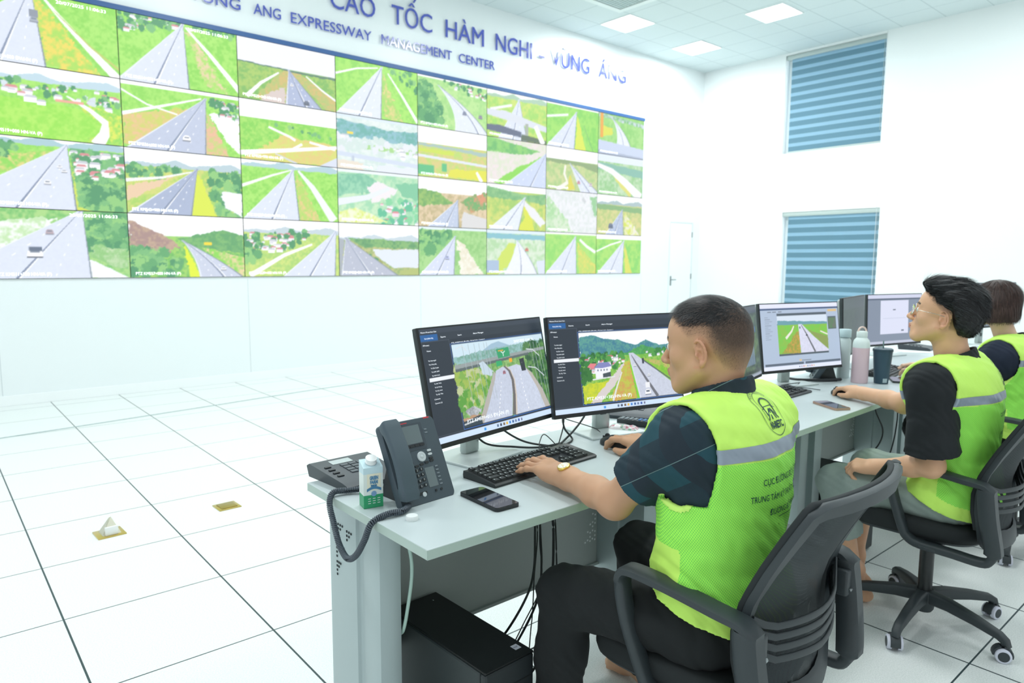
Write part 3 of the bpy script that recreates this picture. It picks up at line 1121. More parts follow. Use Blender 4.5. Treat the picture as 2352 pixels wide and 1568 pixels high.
# ---------------------------------------------------------------- video wall
PX0, PW, PZT, PZB = 0.5484, 1.18358, 3.8867, 1.2164
PH = (PZT - PZB) / 4
YF = 8.1373
DESCR = {
    (0, 0): 'grey lorry on a road beside a long white path', (0, 1): 'wide bright green field with a white curving path', (0, 2): 'road beside houses and trees',
    (0, 3): 'white bus on a road beside green hills', (1, 0): 'straight road with a white path on its right', (1, 1): 'single white car on a grey road',
    (1, 2): 'dark road with a yellow verge and a pond', (1, 3): 'brown hillside and a small yellow sign', (2, 0): 'pale grey sky over a thin road',
    (2, 1): 'green fields crossed by white lanes', (2, 2): 'pale road through green fields', (2, 3): 'village left of a pale road', (3, 0): 'pale road between green verges',
    (3, 1): 'misty blue mountain and an overpass', (3, 2): 'pale teal hills and pink roofs', (3, 3): 'dark road beside a wide pond', (4, 0): 'curving road beside dense trees',
    (4, 1): 'white sky over green road signs', (4, 2): 'orange cut hills either side of a road', (4, 3): 'road beside a pale dirt strip', (5, 0): 'overpass with its dark shadow',
    (5, 1): 'tree belt above pinkish ground', (5, 2): 'white road under green hills', (5, 3): 'orange vehicle on a white road', (6, 0): 'pale road with a yellow verge',
    (6, 1): 'two pink vehicles on a narrow road', (6, 2): 'pale rocky ground', (6, 3): 'road with a white side lane', (7, 0): 'orange pole and a grey bridge',
    (7, 1): 'white road running down to the right', (7, 2): 'dark lorry on a grey road', (7, 3): 'road through green fields'}
CAPS = {(0, 0): 'PTZ KM515+800 ĐV-HN (P)', (0, 1): 'PTZ KM519+000 HN-VA (P)', (1, 1): 'PTZ KM526+600 HN-VA (P)', (1, 2): 'PTZ KM543+900 HN-VA (P)',
        (1, 3): 'PTZ KM557+080 HN-VA (P)'}
vw = thing('video_wall', 'huge video wall of tiled highway camera pictures mounted on the white wall', 'video wall', (PX0 + 4 * PW, YW, PZB))
VB = Vector((PX0 + 4 * PW, YW, PZB))
mesh_obj('backing_frame', M().box(-4 * PW, 4 * PW, -(YW - YF) + 0.004, -0.001, 0, 4 * PH), bezel_m, vw)
mesh_obj('top_trim', M().box(-4 * PW, 4 * PW + 0.01, -(YW - YF) - 0.012, -0.001, 4 * PH, 4 * PH + 0.05),
         mat('blue_trim_strip', (56, 96, 150), rough=0.4), vw, label='dark blue strip along the top edge')
for r in range(4):
    for c in range(8):
        res = (150, 84) if c < 3 else ((120, 68) if c < 5 else (90, 50))
        img = wall_picture(c, r, *res)
        V, F = picture_mesh(img, PW - 0.008, PH - 0.008)
        V = V + np.array([(c + 0.5 - 4) * PW, -(YW - YF), 4 * PH - (r + 0.5) * PH])
        o = mesh_obj('display_panel', (V, F), wall_lcd, vw, label='display panel showing ' + DESCR[(c, r)])
        g = img + (1 - img) * 0.22
        set_col(o, lin_arr(g).reshape(-1, 3))
        s = CAPS.get((c, r), 'PTZ KM%d+%03d HN-VA (P)' % (505 + c * 9 + r * 2, (c * 370 + r * 250) % 1000 // 10 * 10))
        V, F = text_mesh(s, 0.042, 0.0, width=0.44)
        x0 = (c - 4) * PW + 0.05
        z0 = 4 * PH - (r + 1) * PH + 0.03
        tt = mesh_obj('caption', ([(x0 + v.x, -(YW - YF) - 0.002, z0 + v.y) for v in V], F), white_e, o)
        if (c, r) in ((0, 0), (0, 3), (1, 0)):
            V, F = text_mesh('20/07/2025 11:06:33', 0.042, 0.0, width=0.42)
            mesh_obj('caption', ([(x0 + .62 + v.x, -(YW - YF) - 0.002, z0 + PH - .09 + v.y) for v in V], F), white_e, o)


# ---------------------------------------------------------------- desk monitors
UI, UI2, UI3 = (52, 62, 72), (64, 76, 88), (40, 50, 58)


def ui_frame(p, sky=False):
    p.rect((46, 56, 66), 0, 0, 1, 1)
    p.rect((60, 70, 82), 0, 0, 1, .045)
    p.rect((52, 62, 72), 0, .045, 1, .115)
    p.rect((44, 98, 158), 0.005, .055, .125, .112)
    p.rect((70, 80, 92), 0.0, .115, .205, .935)
    p.rect((48, 58, 68), 0.002, .12, .2, .93)
    p.rect((236, 240, 246), 0.02, .43, .2, .462)
    p.rect((44, 54, 64), .205, .115, 1, .16)
    p.rect((66, 116, 200), .205, .155, .997, .93)
    p.rect((32, 42, 50), .208, .16, .995, .925)
    p.rect((206, 214, 236), 0, .945, 1, 1)
    p.rect((206, 226, 250), 0, .948, 1, .997)
    p.rect((80, 170, 230), .61, .905, .645, .92)
    for i in range(9):
        c = [(90, 110, 140), (60, 60, 80), (120, 90, 60), (230, 180, 60), (60, 130, 210), (50, 90, 150), (100, 120, 160), (60, 90, 170), (120, 120, 150)][i]
        p.rect(c, .46 + i * .026, .958, .474 + i * .026, .985)
    p.rect((60, 150, 230), .355, .958, .37, .985)


def sub(p, u0, v0, u1, v1):
    """coordinate transform closure: unit square -> sub rectangle"""
    def f(pts):
        return [(u0 + (u1 - u0) * a, v0 + (v1 - v0) * b) for a, b in pts]
    return f


def monitor_picture_bridge(w, h):
    p = Pic(w, h, 5)
    ui_frame(p)
    u0, v0, u1, v1 = .212, .165, .992, .915
    p.rect((150, 190, 120), u0, v0, u1, v1, c2=(110, 160, 90))
    t = sub(p, u0, v0, u1, v1)
    p.poly((206, 228, 240), t([(0, 0), (1, 0), (1, .16), (0, .2)]))
    p.poly((160, 190, 210), t([(.3, .12), (.4, .05), (.48, .03), (.6, .1), (.75, .14), (.3, .16)]))
    p.poly((120, 165, 150), t([(0, .16), (.3, .12), (1, .08), (1, .24), (0, .26)]), wob=.015, c2=(150, 190, 190))
    p.speckle(t([(0, .3), (.18, .3), (.36, .5), (.18, .75), (0, .8)]), [(96, 160, 70), (160, 186, 90), (130, 176, 84), (190, 200, 150)], 130, .018)
    p.speckle(t([(.76, .18), (1, .1), (1, 1), (.9, .9), (.8, .45)]), [(66, 110, 70), (84, 130, 80), (100, 146, 84), (54, 96, 66)], 200, .024)
    p.poly((150, 160, 160), t([(0, .25), (1, .18), (1, .22), (0, .30)]))
    p.poly((96, 110, 110), t([(0, .30), (.8, .23), (.8, .26), (0, .335)]))
    p.poly((196, 214, 226), t([(.24, .27), (.29, .26), (.37, .40), (.35, .45), (.26, .42)]), wob=.01)
    p.poly((180, 176, 170), t([(.38, .40), (.34, .5), (.22, .8), (.14, 1), (.26, 1), (.34, .7), (.4, .45)]))
    p.poly((186, 180, 172), t([(.70, .38), (.80, .5), (.90, .75), (.96, 1), (.86, 1), (.80, .7)]))
    p.poly((196, 204, 222), t([(.40, .40), (.48, .36), (.54, .40), (.56, .6), (.53, .82), (.50, 1), (.19, 1), (.28, .78), (.38, .5)]), tex=.05)
    p.poly((200, 208, 226), t([(.53, .38), (.64, .36), (.74, .42), (.84, .72), (.90, 1), (.53, 1), (.575, .8), (.585, .6)]), tex=.05)
    p.line((110, 108, 108), t([(.50, .36), (.545, .42), (.572, .55), (.565, .75), (.53, 1)]), .010, .04)
    p.line((206, 196, 186), t([(.515, .36), (.56, .42), (.588, .55), (.58, .75), (.55, 1)]), .004, .014)
    for (a, b, c, d) in ((.44, .55, .35, 1), (.66, .5, .70, 1)):
        for i in range(9):
            x0, y0 = a + (c - a) * i / 9, b + (d - b) * i / 9
            p.line(WHT, t([(x0, y0), (x0 + (c - a) * .04, y0 + (d - b) * .04)]), .004 + i * .0005)
    # signs, lamps, vehicles
    p.poly((58, 160, 110), t([(.44, .13), (.58, .12), (.585, .24), (.45, .25)]))
    p.rect((240, 170, 60), *t([(.46, .145)])[0], *t([(.52, .16)])[0])
    p.line(WHT, t([(.51, .23), (.51, .19), (.49, .165)]), .005)
    p.line(WHT, t([(.51, .19), (.535, .165)]), .004)
    p.poly((58, 170, 110), t([(.42, .28), (.48, .28), (.485, .34), (.42, .35)]))
    p.rect((244, 170, 50), *t([(.565, .27)])[0], *t([(.60, .32)])[0])
    p.poly((50, 58, 66), t([(.68, .30), (.735, .29), (.74, .46), (.69, .46)]))
    p.rect((90, 96, 100), *t([(.70, .34)])[0], *t([(.71, .36)])[0])
    car(p, *t([(.49, .44)])[0], .013, (176, 110, 120))
    for x in (.1, .16, .22, .27, .32, .35):
        p.line((170, 184, 190), t([(x, .02), (x + .02, .75)]), .003)
    for x in (.86, .9, .94, .97):
        p.line((176, 190, 196), t([(x - .02, .1), (x + .01, .95)]), .003)
    p.line((214, 222, 228), t([(.78, .18), (.86, .2), (.93, .3)]), .006)
    p.line((214, 222, 228), t([(.77, .42), (.86, .45), (.95, .58)]), .006)
    p.line((214, 222, 228), t([(.03, .06), (.1, .03), (.14, .1)]), .005)
    p.poly((196, 200, 206), t([(.03, .82), (.12, .76), (.2, .84), (.1, .92)]), wob=.02, c2=(150, 156, 160))
    p.poly((186, 150, 120), t([(0, .9), (.1, .88), (.2, .9), (0, .98)]), wob=.02)
    p.poly((60, 74, 84), t([(0, .93), (.17, .89), (.18, 1), (0, 1)]))
    p.line((200, 206, 210), t([(0, .965), (.17, .935)]), .008)
    return p.done()


def monitor_picture_valley(w, h):
    p = Pic(w, h, 9)
    ui_frame(p)
    u0, v0, u1, v1 = .212, .165, .992, .915
    t = sub(p, u0, v0, u1, v1)
    p.rect((246, 250, 254), u0, v0, u1, v1)
    p.poly((70, 130, 150), t([(0, .07), (.12, .04), (.25, .10), (.38, .13), (.5, .19), (.56, .22), (.66, .15), (.74, .2), (.8, .24), (1, .22), (1, .42), (0, .42)]), wob=.012, c2=(96, 160, 150))
    p.poly((70, 150, 90), t([(.36, .35), (.5, .3), (.62, .22), (.7, .26), (.8, .32), (1, .3), (1, .42), (0, .42), (0, .34)]), wob=.012, c2=(90, 170, 96))
    p.poly((110, 180, 70), t([(0, .36), (1, .36), (1, 1), (0, 1)]), c2=(150, 196, 90))
    p.speckle(t([(0, .33), (.42, .32), (.42, .5), (0, .62)]), [(60, 130, 66), (84, 156, 76), (50, 110, 60), (236, 238, 240, 1), (244, 244, 246, 0)], 150, .014)
    p.speckle(t([(.62, .32), (1, .3), (1, .40), (.66, .38)]), [(60, 130, 66), (84, 156, 76), (236, 238, 240, 0)], 50, .012)
    p.poly((206, 214, 50), t([(0, .74), (.26, .7), (.24, .78), (.12, 1), (0, 1)]), wob=.015, c2=(180, 200, 60))
    p.poly((214, 206, 204), t([(.42, .45), (.44, .5), (.30, .8), (.16, 1), (.06, 1), (.26, .7)]), wob=.008)
    p.poly((206, 160, 90), t([(.42, .47), (.48, .44), (.52, 1), (.24, 1), (.36, .7)]), wob=.012, c2=(190, 196, 80))
    p.line((224, 226, 226), t([(.39, .6), (.33, .8), (.28, 1)]), .008, .014)
    p.poly((130, 210, 50), t([(.475, .5), (.515, .8), (.53, 1), (.55, 1), (.49, .5)]))
    p.poly((150, 196, 70), t([(.56, .40), (1, .62), (1, .95), (.7, .52)]), wob=.01, c2=(120, 190, 60))
    p.poly((196, 180, 110), t([(.62, .42), (1, .52), (1, .66), (.7, .5)]), wob=.02, c2=(150, 190, 80))
    p.poly((200, 206, 222), t([(.475, .33), (.52, .33), (.70, .55), (1, .93), (1, 1), (.55, 1), (.49, .5)]), tex=.05)
    p.line((110, 112, 120), t([(.50, .36), (.54, .48), (.63, .72), (.74, 1)]), .004, .022)
    p.line((224, 226, 234), t([(.48, .36), (.51, .6), (.56, 1)]), .003, .006)
    p.poly((90, 96, 100), t([(.62, .44), (1, .88), (1, .9), (.6, .44)]))
    # white house
    p.poly((240, 242, 248), t([(.13, .5), (.20, .48), (.28, .5), (.28, .66), (.13, .67)]))
    p.poly((130, 136, 190), t([(.12, .51), (.17, .44), (.26, .44), (.30, .5), (.2, .52)]))
    p.poly((226, 130, 140), t([(.05, .5), (.09, .44), (.15, .45), (.12, .51)]))
    p.poly((70, 84, 90), t([(.20, .60), (.28, .58), (.28, .66), (.20, .67)]))
    for x in (.15, .18, .21, .24):
        p.rect((110, 120, 140), *t([(x, .535)])[0], *t([(x + .012, .56)])[0])
    p.poly((226, 230, 234), t([(.03, .67), (.32, .645), (.32, .66), (.03, .69)]))
    p.speckle(t([(.0, .52), (.09, .52), (.1, .68), (0, .7)]), [(60, 120, 60), (50, 110, 56)], 22, .016)
    car(p, *t([(.64, .93)])[0], .024, (246, 246, 250), (70, 84, 100))
    p.rect((236, 238, 242), *t([(.62, .78)])[0], *t([(.665, .86)])[0])
    car(p, *t([(.665, .68)])[0], .011)
    car(p, *t([(.53, .52)])[0], .011)
    p.rect((60, 66, 80), *t([(.605, .42)])[0], *t([(.625, .5)])[0])
    return p.done()


def monitor_picture_browser(w, h):
    p = Pic(w, h, 11)
    p.rect((176, 192, 214), 0, 0, 1, 1)
    p.rect((226, 230, 250), 0, 0, 1, .07)
    p.rect((70, 90, 124), 0, .07, 1, .095)
    for u in (.09, .15, .22):
        p.rect((120, 130, 146), u, .115, u + .045, .13)
    p.rect((222, 190, 130), .86, .11, .98, .14)
    t = sub(p, .2, .185, .84, .76)
    p.rect((84, 96, 106), .2, .15, .84, .79)
    p.poly((214, 226, 240), t([(0, 0), (1, 0), (1, .24), (0, .2)]))
    p.poly((110, 160, 170), t([(0, .12), (1, .2), (1, .3), (0, .26)]), wob=.01)
    p.poly((120, 200, 80), t([(0, .24), (1, .26), (1, 1), (0, 1)]), c2=(140, 190, 80))
    p.poly((200, 160, 80), t([(.32, .5), (.42, .4), (.42, 1), (.06, 1), (.2, .75)]), wob=.02, c2=(150, 160, 70))
    p.poly((140, 160, 90), t([(.6, .4), (1, .6), (1, 1), (.8, .7)]), wob=.02)
    p.line((236, 230, 220), t([(.32, .28), (.27, .42), (.15, .6)]), .012, .025)
    p.line((236, 230, 220), t([(.85, .45), (1, .55)]), .012)
    p.poly((214, 216, 236), t([(.41, .24), (.48, .24), (.72, .6), (1, .96), (1, 1), (.43, 1), (.42, .6)]), tex=.05)
    p.line((110, 112, 120), t([(.47, .26), (.56, .5), (.72, 1)]), .006, .02)
    p.rect((60, 80, 110), *t([(.43, .3)])[0], *t([(.45, .36)])[0])
    p.rect((80, 80, 90), *t([(.55, .52)])[0], *t([(.59, .56)])[0])
    p.rect((80, 96, 106), .855, .22, .965, .42)
    p.rect((96, 130, 100), .86, .24, .96, .41, c2=(110, 120, 110))
    for i in range(12):
        p.rect((140, 152, 170), .05, .2 + i * .03, .09 + .05 * ((i * 7) % 5) / 4, .208 + i * .03)
    p.rect((96, 108, 124), .02, .9, .50, .935)
    p.rect((96, 108, 124), .52, .9, .99, .935)
    p.rect((220, 190, 140), .445, .86, .475, .885)
    p.rect((120, 130, 140), .48, .87, .6, .88)
    p.rect((226, 232, 250), 0, .94, 1, 1)
    for i in range(8):
        p.rect([(90, 110, 140), (60, 60, 80), (200, 90, 60), (230, 180, 60)][i % 4], .44 + i * .026, .955, .45 + i * .026, .98)
    return p.done()


def monitor_picture_login(w, h):
    p = Pic(w, h, 12)
    p.rect((130, 142, 160), 0, 0, 1, 1)
    p.rect((206, 210, 232), 0, 0, 1, .08)
    p.rect((84, 96, 116), 0, .08, 1, .105)
    p.rect((216, 220, 240), .23, .12, .75, .8)
    p.rect((90, 100, 116), .46, .30, .51, .325)
    p.rect((170, 180, 200), .28, .48, .70, .484)
    p.rect((60, 74, 90), .62, .73, .67, .75)
    p.rect((170, 178, 200), .28, .62, .70, .624)
    p.rect((190, 196, 214), 0, .945, 1, 1)
    return p.done()


def monitor_picture_off(w, h):
    p = Pic(w, h, 14)
    p.rect((40, 54, 50), 0, 0, 1, 1, c2=(48, 64, 54))
    p.rect((54, 66, 66), 0, 0, 1, .2)
    return p.done()


def monitor_picture_grey(w, h):
    p = Pic(w, h, 15)
    p.rect((138, 152, 164), 0, 0, 1, 1)
    p.rect((150, 164, 176), .1, .1, .6, .9)
    return p.done()


def monitor_picture_dark(w, h):
    p = Pic(w, h, 13)
    p.rect((46, 60, 54), 0, 0, 1, 1, c2=(58, 78, 62))
    p.rect((62, 74, 84), 0, 0, 1, .10)
    p.rect((110, 124, 140), .3, .0, .5, .02)
    p.rect((44, 60, 56), .2, .14, .97, .90, c2=(84, 110, 74))
    p.rect((88, 108, 124), .30, .18, .85, .82, c2=(110, 130, 140))
    p.rect((60, 96, 150), .9, .3, .93, .38)
    p.rect((160, 170, 184), 0, .945, 1, 1)
    return p.done()


MW, MH = 0.575, 0.344
side_m = mat('monitor_side_grey', (58, 68, 70), rough=0.5)
back_m = mat('monitor_back_silver', (196, 204, 204), rough=0.4, metal=0.3)
stand_m = mat('monitor_stand_silver', (176, 186, 184), rough=0.3, metal=0.55)
base_m2 = mat('monitor_base_silver', (200, 210, 210), rough=0.35, metal=0.3)
ui_text = mat('interface_text', (225, 230, 238), emit=(225, 230, 238), strength=0.8)
DESK_Z = 0.79


def monitor(label, cx, cy, cz, yaw, tilt, img, ui=None, base_yaw=None, group=None, texts=(), zd=DESK_Z):
    """display centre (cx,cy,cz); the stand stands on the desk behind it"""
    c, s = math.cos(yaw), math.sin(yaw)
    bx, by = cx - s * 0.10, cy + c * 0.10
    root = thing('monitor', label, 'monitor', (bx, by, zd), yaw, group)
    T = Matrix.Translation((0, -0.10, cz - zd)) @ Matrix.Rotation(-tilt, 4, 'X')
    m = M().box(-MW / 2, MW / 2, 0.0, 0.016, -MH / 2, MH / 2, 0, 0.003, T)
    m.box(-MW / 2 + .01, MW / 2 - .01, 0.016, 0.030, -MH / 2 + .01, MH / 2 - .01, 1, 0.006, T)
    m.box(-0.13, 0.13, 0.030, 0.046, -0.10, 0.11, 1, 0.01, T)
    for i in range(70):      # vent slots on the side edge
        z = -MH / 2 + .02 + i * (MH - .04) / 70
        for sx in (-1, 1):
            m.box(min(sx * (MW / 2 - .003), sx * (MW / 2 + .0006)), max(sx * (MW / 2 - .003), sx * (MW / 2 + .0006)), .004, .013, z, z + .0022, 0, 0, T)
    housing = mesh_obj('housing', m, [side_m, back_m], root)
    bz = mesh_obj('bezel', M().box(-MW / 2, MW / 2, -0.004, 0.0, -MH / 2, MH / 2, 0, 0.0015, T), bezel_m, root)
    W2_, H2_ = MW - 0.012, MH - 0.019
    V, F = picture_mesh(img, W2_, H2_)
    Tn = np.array(T @ Matrix.Translation((0, -0.0046, 0.0045)))
    Vw = V @ Tn[:3, :3].T + Tn[:3, 3]
    o = mesh_obj('screen', (Vw, F), desk_lcd, root)
    set_col(o, lin_arr(img).reshape(-1, 3))
    for st, u, v, hh, wd in texts:
        V, F = text_mesh(st, hh * H2_ / 0.72, 0.0, width=wd * W2_)
        if V:
            mesh_obj('screen_text', ([T @ Vector((-W2_ / 2 + u * W2_ + q.x, -0.0053, H2_ / 2 + 0.0045 - v * H2_ + q.y)) for q in V], F), ui_text, o)
    # stand
    topz = cz - zd
    mesh_obj('neck', M().box(-0.033, 0.033, -0.018, 0.012, 0.006, topz + 0.02, 0, 0.008), stand_m, root, 40)
    mesh_obj('cable_port', M().box(-0.013, 0.013, -0.0195, -0.017, 0.06, 0.085, 0, 0.0), side_m, root)
    mesh_obj('arm_hinge', M().box(-0.04, 0.04, -0.065, 0.0, topz - 0.04, topz + 0.05, 0, 0.008), stand_m, root, 40)
    b = M().box(-0.122, 0.122, -0.125, 0.065, 0.0, 0.0075, 0, 0.002)
    b.box(-0.119, 0.119, -0.122, 0.062, -0.0002, 0.002, 1)
    mesh_obj('base', b, [base_m2, bezel_m], root)
    return root


XP = [('Milestone XProtect Smart Client', .01, .036, .013, .11), ('Full (HN-VA)', .03, .092, .014, .06), ('Exports', .145, .09, .014, .035), ('Search', .27, .09, .014, .03), ('Alarm Manager', .39, .09, .014, .085), ('XProtect', .01, .15, .014, .045), ('Views', .03, .20, .013, .03),
      ('PTZ_KM509+015_ĐV-HN_172.16.12.10 - Camera 1', .215, .153, .011, .26), ('Cameras', .03, .62, .012, .04), ('Camera (1)', .03, .655, .012, .05)]
for _i in range(5):
    XP.append((['Tá Hamnghi', 'Tá Phước', 'Tá Cẩm Xuyên', 'Tá KM 509', 'Tá KM 512'][_i], .03 + (.01 if _i > 1 else 0), .285 + _i * .033, .011, .055))
for _i in range(4):
    XP.append((['Tá Hà Tĩnh', 'Tá Kỳ Phong', 'Tá Kỳ Anh', 'Tá Kỳ Tân'][_i], .045, .488 + _i * .031, .011, .05))
B1 = [('PTZ KM509+015 ĐV-HN (P)', .235, .885, .034, .34), ('20/07/2025 11:06:33', .72, .22, .026, .18)]
B2 = [('PTZ KM531+385 HN-VA (P)', .235, .885, .034, .34), ('20/07/2025 11:06:33', .76, .22, .024, .18)]
D = math.radians
monitor('black desk monitor showing a bridge road with a black lorry, beside the upright desk telephone', 1.344, 1.66, 1.053, D(10.6), D(13.0), monitor_picture_bridge(320, 184), texts=XP + B1)
monitor('black desk monitor showing a valley highway and white house, in front of the nearest man', 1.885, 1.62, 1.052, D(-11.5), D(10.5), monitor_picture_valley(320, 184), texts=XP + B2)
monitor('desk monitor showing a highway photo on a pale blue window, left of the pink bottle', 3.383, 1.71, 1.042, D(-12.6), D(8.8), monitor_picture_browser(240, 138))
# ================================================================ desks
def laminate():
    m = mat('pale_desk_laminate', (196, 208, 210), rough=0.35, spec=0.4)
    return m


desk_m = laminate()
edge_m = mat('desk_edge_band', (176, 196, 188), rough=0.4)
leg_m = mat('grey_steel_leg', (168, 184, 186), rough=0.4, metal=0.15)
panel_m = mat('grey_modesty_panel', (158, 168, 166), rough=0.5)
black_pl = mat('black_plastic', (38, 44, 48), rough=0.42)
black_rub = mat('black_rubber', (26, 30, 32), rough=0.6)
dots_w = mat('perforation_light', (232, 240, 240), rough=0.6)
dots_d = mat('perforation_dark', (40, 48, 50), rough=0.8)


def desk(x, y, ang, L, label):
    root = thing('office_desk', label, 'desk', (x, y, 0), ang, 'row of pale grey office desks')
    Z = DESK_Z
    m = M().box(0, L, 0, 0.60, Z - 0.024, Z, 0, 0.0015)
    m.box(0.0005, L - 0.0005, -0.0006, 0.001, Z - 0.0225, Z - 0.0015, 1)
    m.box(-0.0006, 0.001, 0.0005, 0.5995, Z - 0.0225, Z - 0.0015, 1)
    mesh_obj('desktop', m, [desk_m, edge_m], root)
    for sx in (0, 1):
        g = M()
        # C-shaped pressed steel leg: rounded column, top bracket, foot
        x0 = 0.045 if sx == 0 else L - 0.105
        pts = [(x0, .285), (x0 + .03, .272), (x0 + .055, .275), (x0 + .06, .30), (x0 + .06, .54), (x0 + .05, .56), (x0, .56), (x0 - .004, .54), (x0 - .004, .40), (x0 + .002, .395), (x0 + .002, .37), (x0 - .004, .36)]
        g.prism(pts, 0.03, Z - 0.045)
        g.box(x0 + .0, x0 + .055, .06, .57, Z - 0.045, Z - 0.0245, 0, .003)
        g.box(x0 - .002, x0 + .060, .05, .58, 0.004, 0.05, 0, .012)
        lg = mesh_obj('leg', g, leg_m, root, 40)
        pf = M()
        xx = x0 - .005 if sx == 0 else x0 + .0605
        for (a, b) in ((.50, .60), (.488, .60), (.476, .60), (.50, .588), (.488, .588), (.50, .576), (.45, .594), (.438, .594), (.426, .594), (.45, .582), (.438, .582), (.45, .570), (.47, .54), (.51, .53), (.51, .518), (.51, .506), (.50, .49), (.49, .49), (.51, .49), (.50, .478), (.51, .478), (.51, .466), (.51, .454)):
            pf.box(xx - .0006, xx + .0006, a - .0028, a + .0028, b - .0028 + .09, b + .0028 + .09)
        mesh_obj('perforation', pf, dots_d, lg)
        for yy in (.1, .53):
            mesh_obj('levelling_foot', M().lathe([(.016, 0), (.016, .004), (.008, .006), (.008, .012)], 14, 0, Matrix.Translation((x0 + .03, yy, 0))), black_rub, lg)
    p = M().box(0.11, L - 0.11, .500, .507, .285, Z - .026)
    p.box(0.11, L - 0.11, .490, .507, .277, .287)
    pn = mesh_obj('modesty_panel', p, panel_m, root)
    pd = M()
    # stepped triangle of pale dots, painted for light through punched holes
    for r_, (n0, n1) in enumerate([(0, 4), (0, 3), (0, 3), (0, 2), (0, 2), (0, 1), (0, 1)]):
        for k in range(n0, n1 + 1):
            if (r_ + k * 2) % 4 != 3:
                xx, zz = L - .122 - k * .013, .375 + r_ * .016 + (.006 if k % 2 else 0)
                pd.box(xx - .003, xx + .003, .4988, .500, zz - .003, zz + .003)
    mesh_obj('perforation', pd, dots_w, pn)
    return root


desk(0.80, 1.209, D(0.0), 1.20, 'pale grey desk at the near end of the row, carrying the upright telephone')
desk(2.024, 1.218, D(2.2), 1.20, 'pale grey desk between the nearest man and the man with glasses')
desk(3.2242, 1.2645, D(2.2), 1.20, 'pale grey desk carrying the pink bottle and blue tumbler')
desk(4.4244, 1.311, D(2.2), 1.20, 'pale grey desk in front of the woman with a brown bob')
desk(5.6246, 1.3575, D(2.2), 1.20, 'pale grey desk at the far right end of the row')

# ---------------------------------------------------------------- more monitors
monitor('dark desk monitor half hidden behind the nearest man\'s head', 2.766, 1.677, 1.042, D(15), D(8), monitor_picture_dark(120, 68))
monitor('desk monitor turned sideways with a dark screen, right behind the pink bottle', 4.27, 1.837, 1.043, D(12), D(3), monitor_picture_off(60, 34))
monitor('desk monitor showing a pale login window, in front of the man with glasses', 4.998, 1.885, 1.038, D(-13), D(3), monitor_picture_login(160, 90))
monitor('grey desk monitor at the far end, just right of the woman\'s hair', 6.33, 1.67, 1.10, D(-12), D(2), monitor_picture_grey(100, 56))


# ---------------------------------------------------------------- keyboards
key_m = mat('black_keycap', (34, 40, 42), rough=0.5, spec=0.5)
kbd_m = mat('keyboard_body', (30, 35, 37), rough=0.38)
legend_m = mat('key_legend', (190, 200, 200), rough=0.6)


def key_mesh(w):
    m = M()
    h = 0.0060
    a, b = w / 2 - .001, .0085
    v = [(-a, -b, 0), (a, -b, 0), (a, b, 0), (-a, b, 0)]
    i_ = .0018
    v += [(-a + i_, -b + i_, h), (a - i_, -b + i_, h), (a - i_, b - i_ * .6, h), (-a + i_, b - i_ * .6, h)]
    m.add(v, [(3, 2, 1, 0), (0, 1, 5, 4), (1, 2, 6, 5), (2, 3, 7, 6), (3, 0, 4, 7), (4, 5, 6, 7)], 0)
    c = (-a + .005, .0015)
    m.add([(c[0] - .0018, c[1] - .002, h + .0003), (c[0] + .0018, c[1] - .002, h + .0003), (c[0] + .0018, c[1] + .002, h + .0003), (c[0] - .0018, c[1] + .002, h + .0003)], [(0, 1, 2, 3)], 1)
    me = bpy.data.meshes.new('key')
    me.from_pydata([tuple(p) for p in m.v], [], m.f)
    me.materials.append(key_m)
    me.materials.append(legend_m)
    me.polygons.foreach_set('material_index', m.m)
    return me


KM = {}


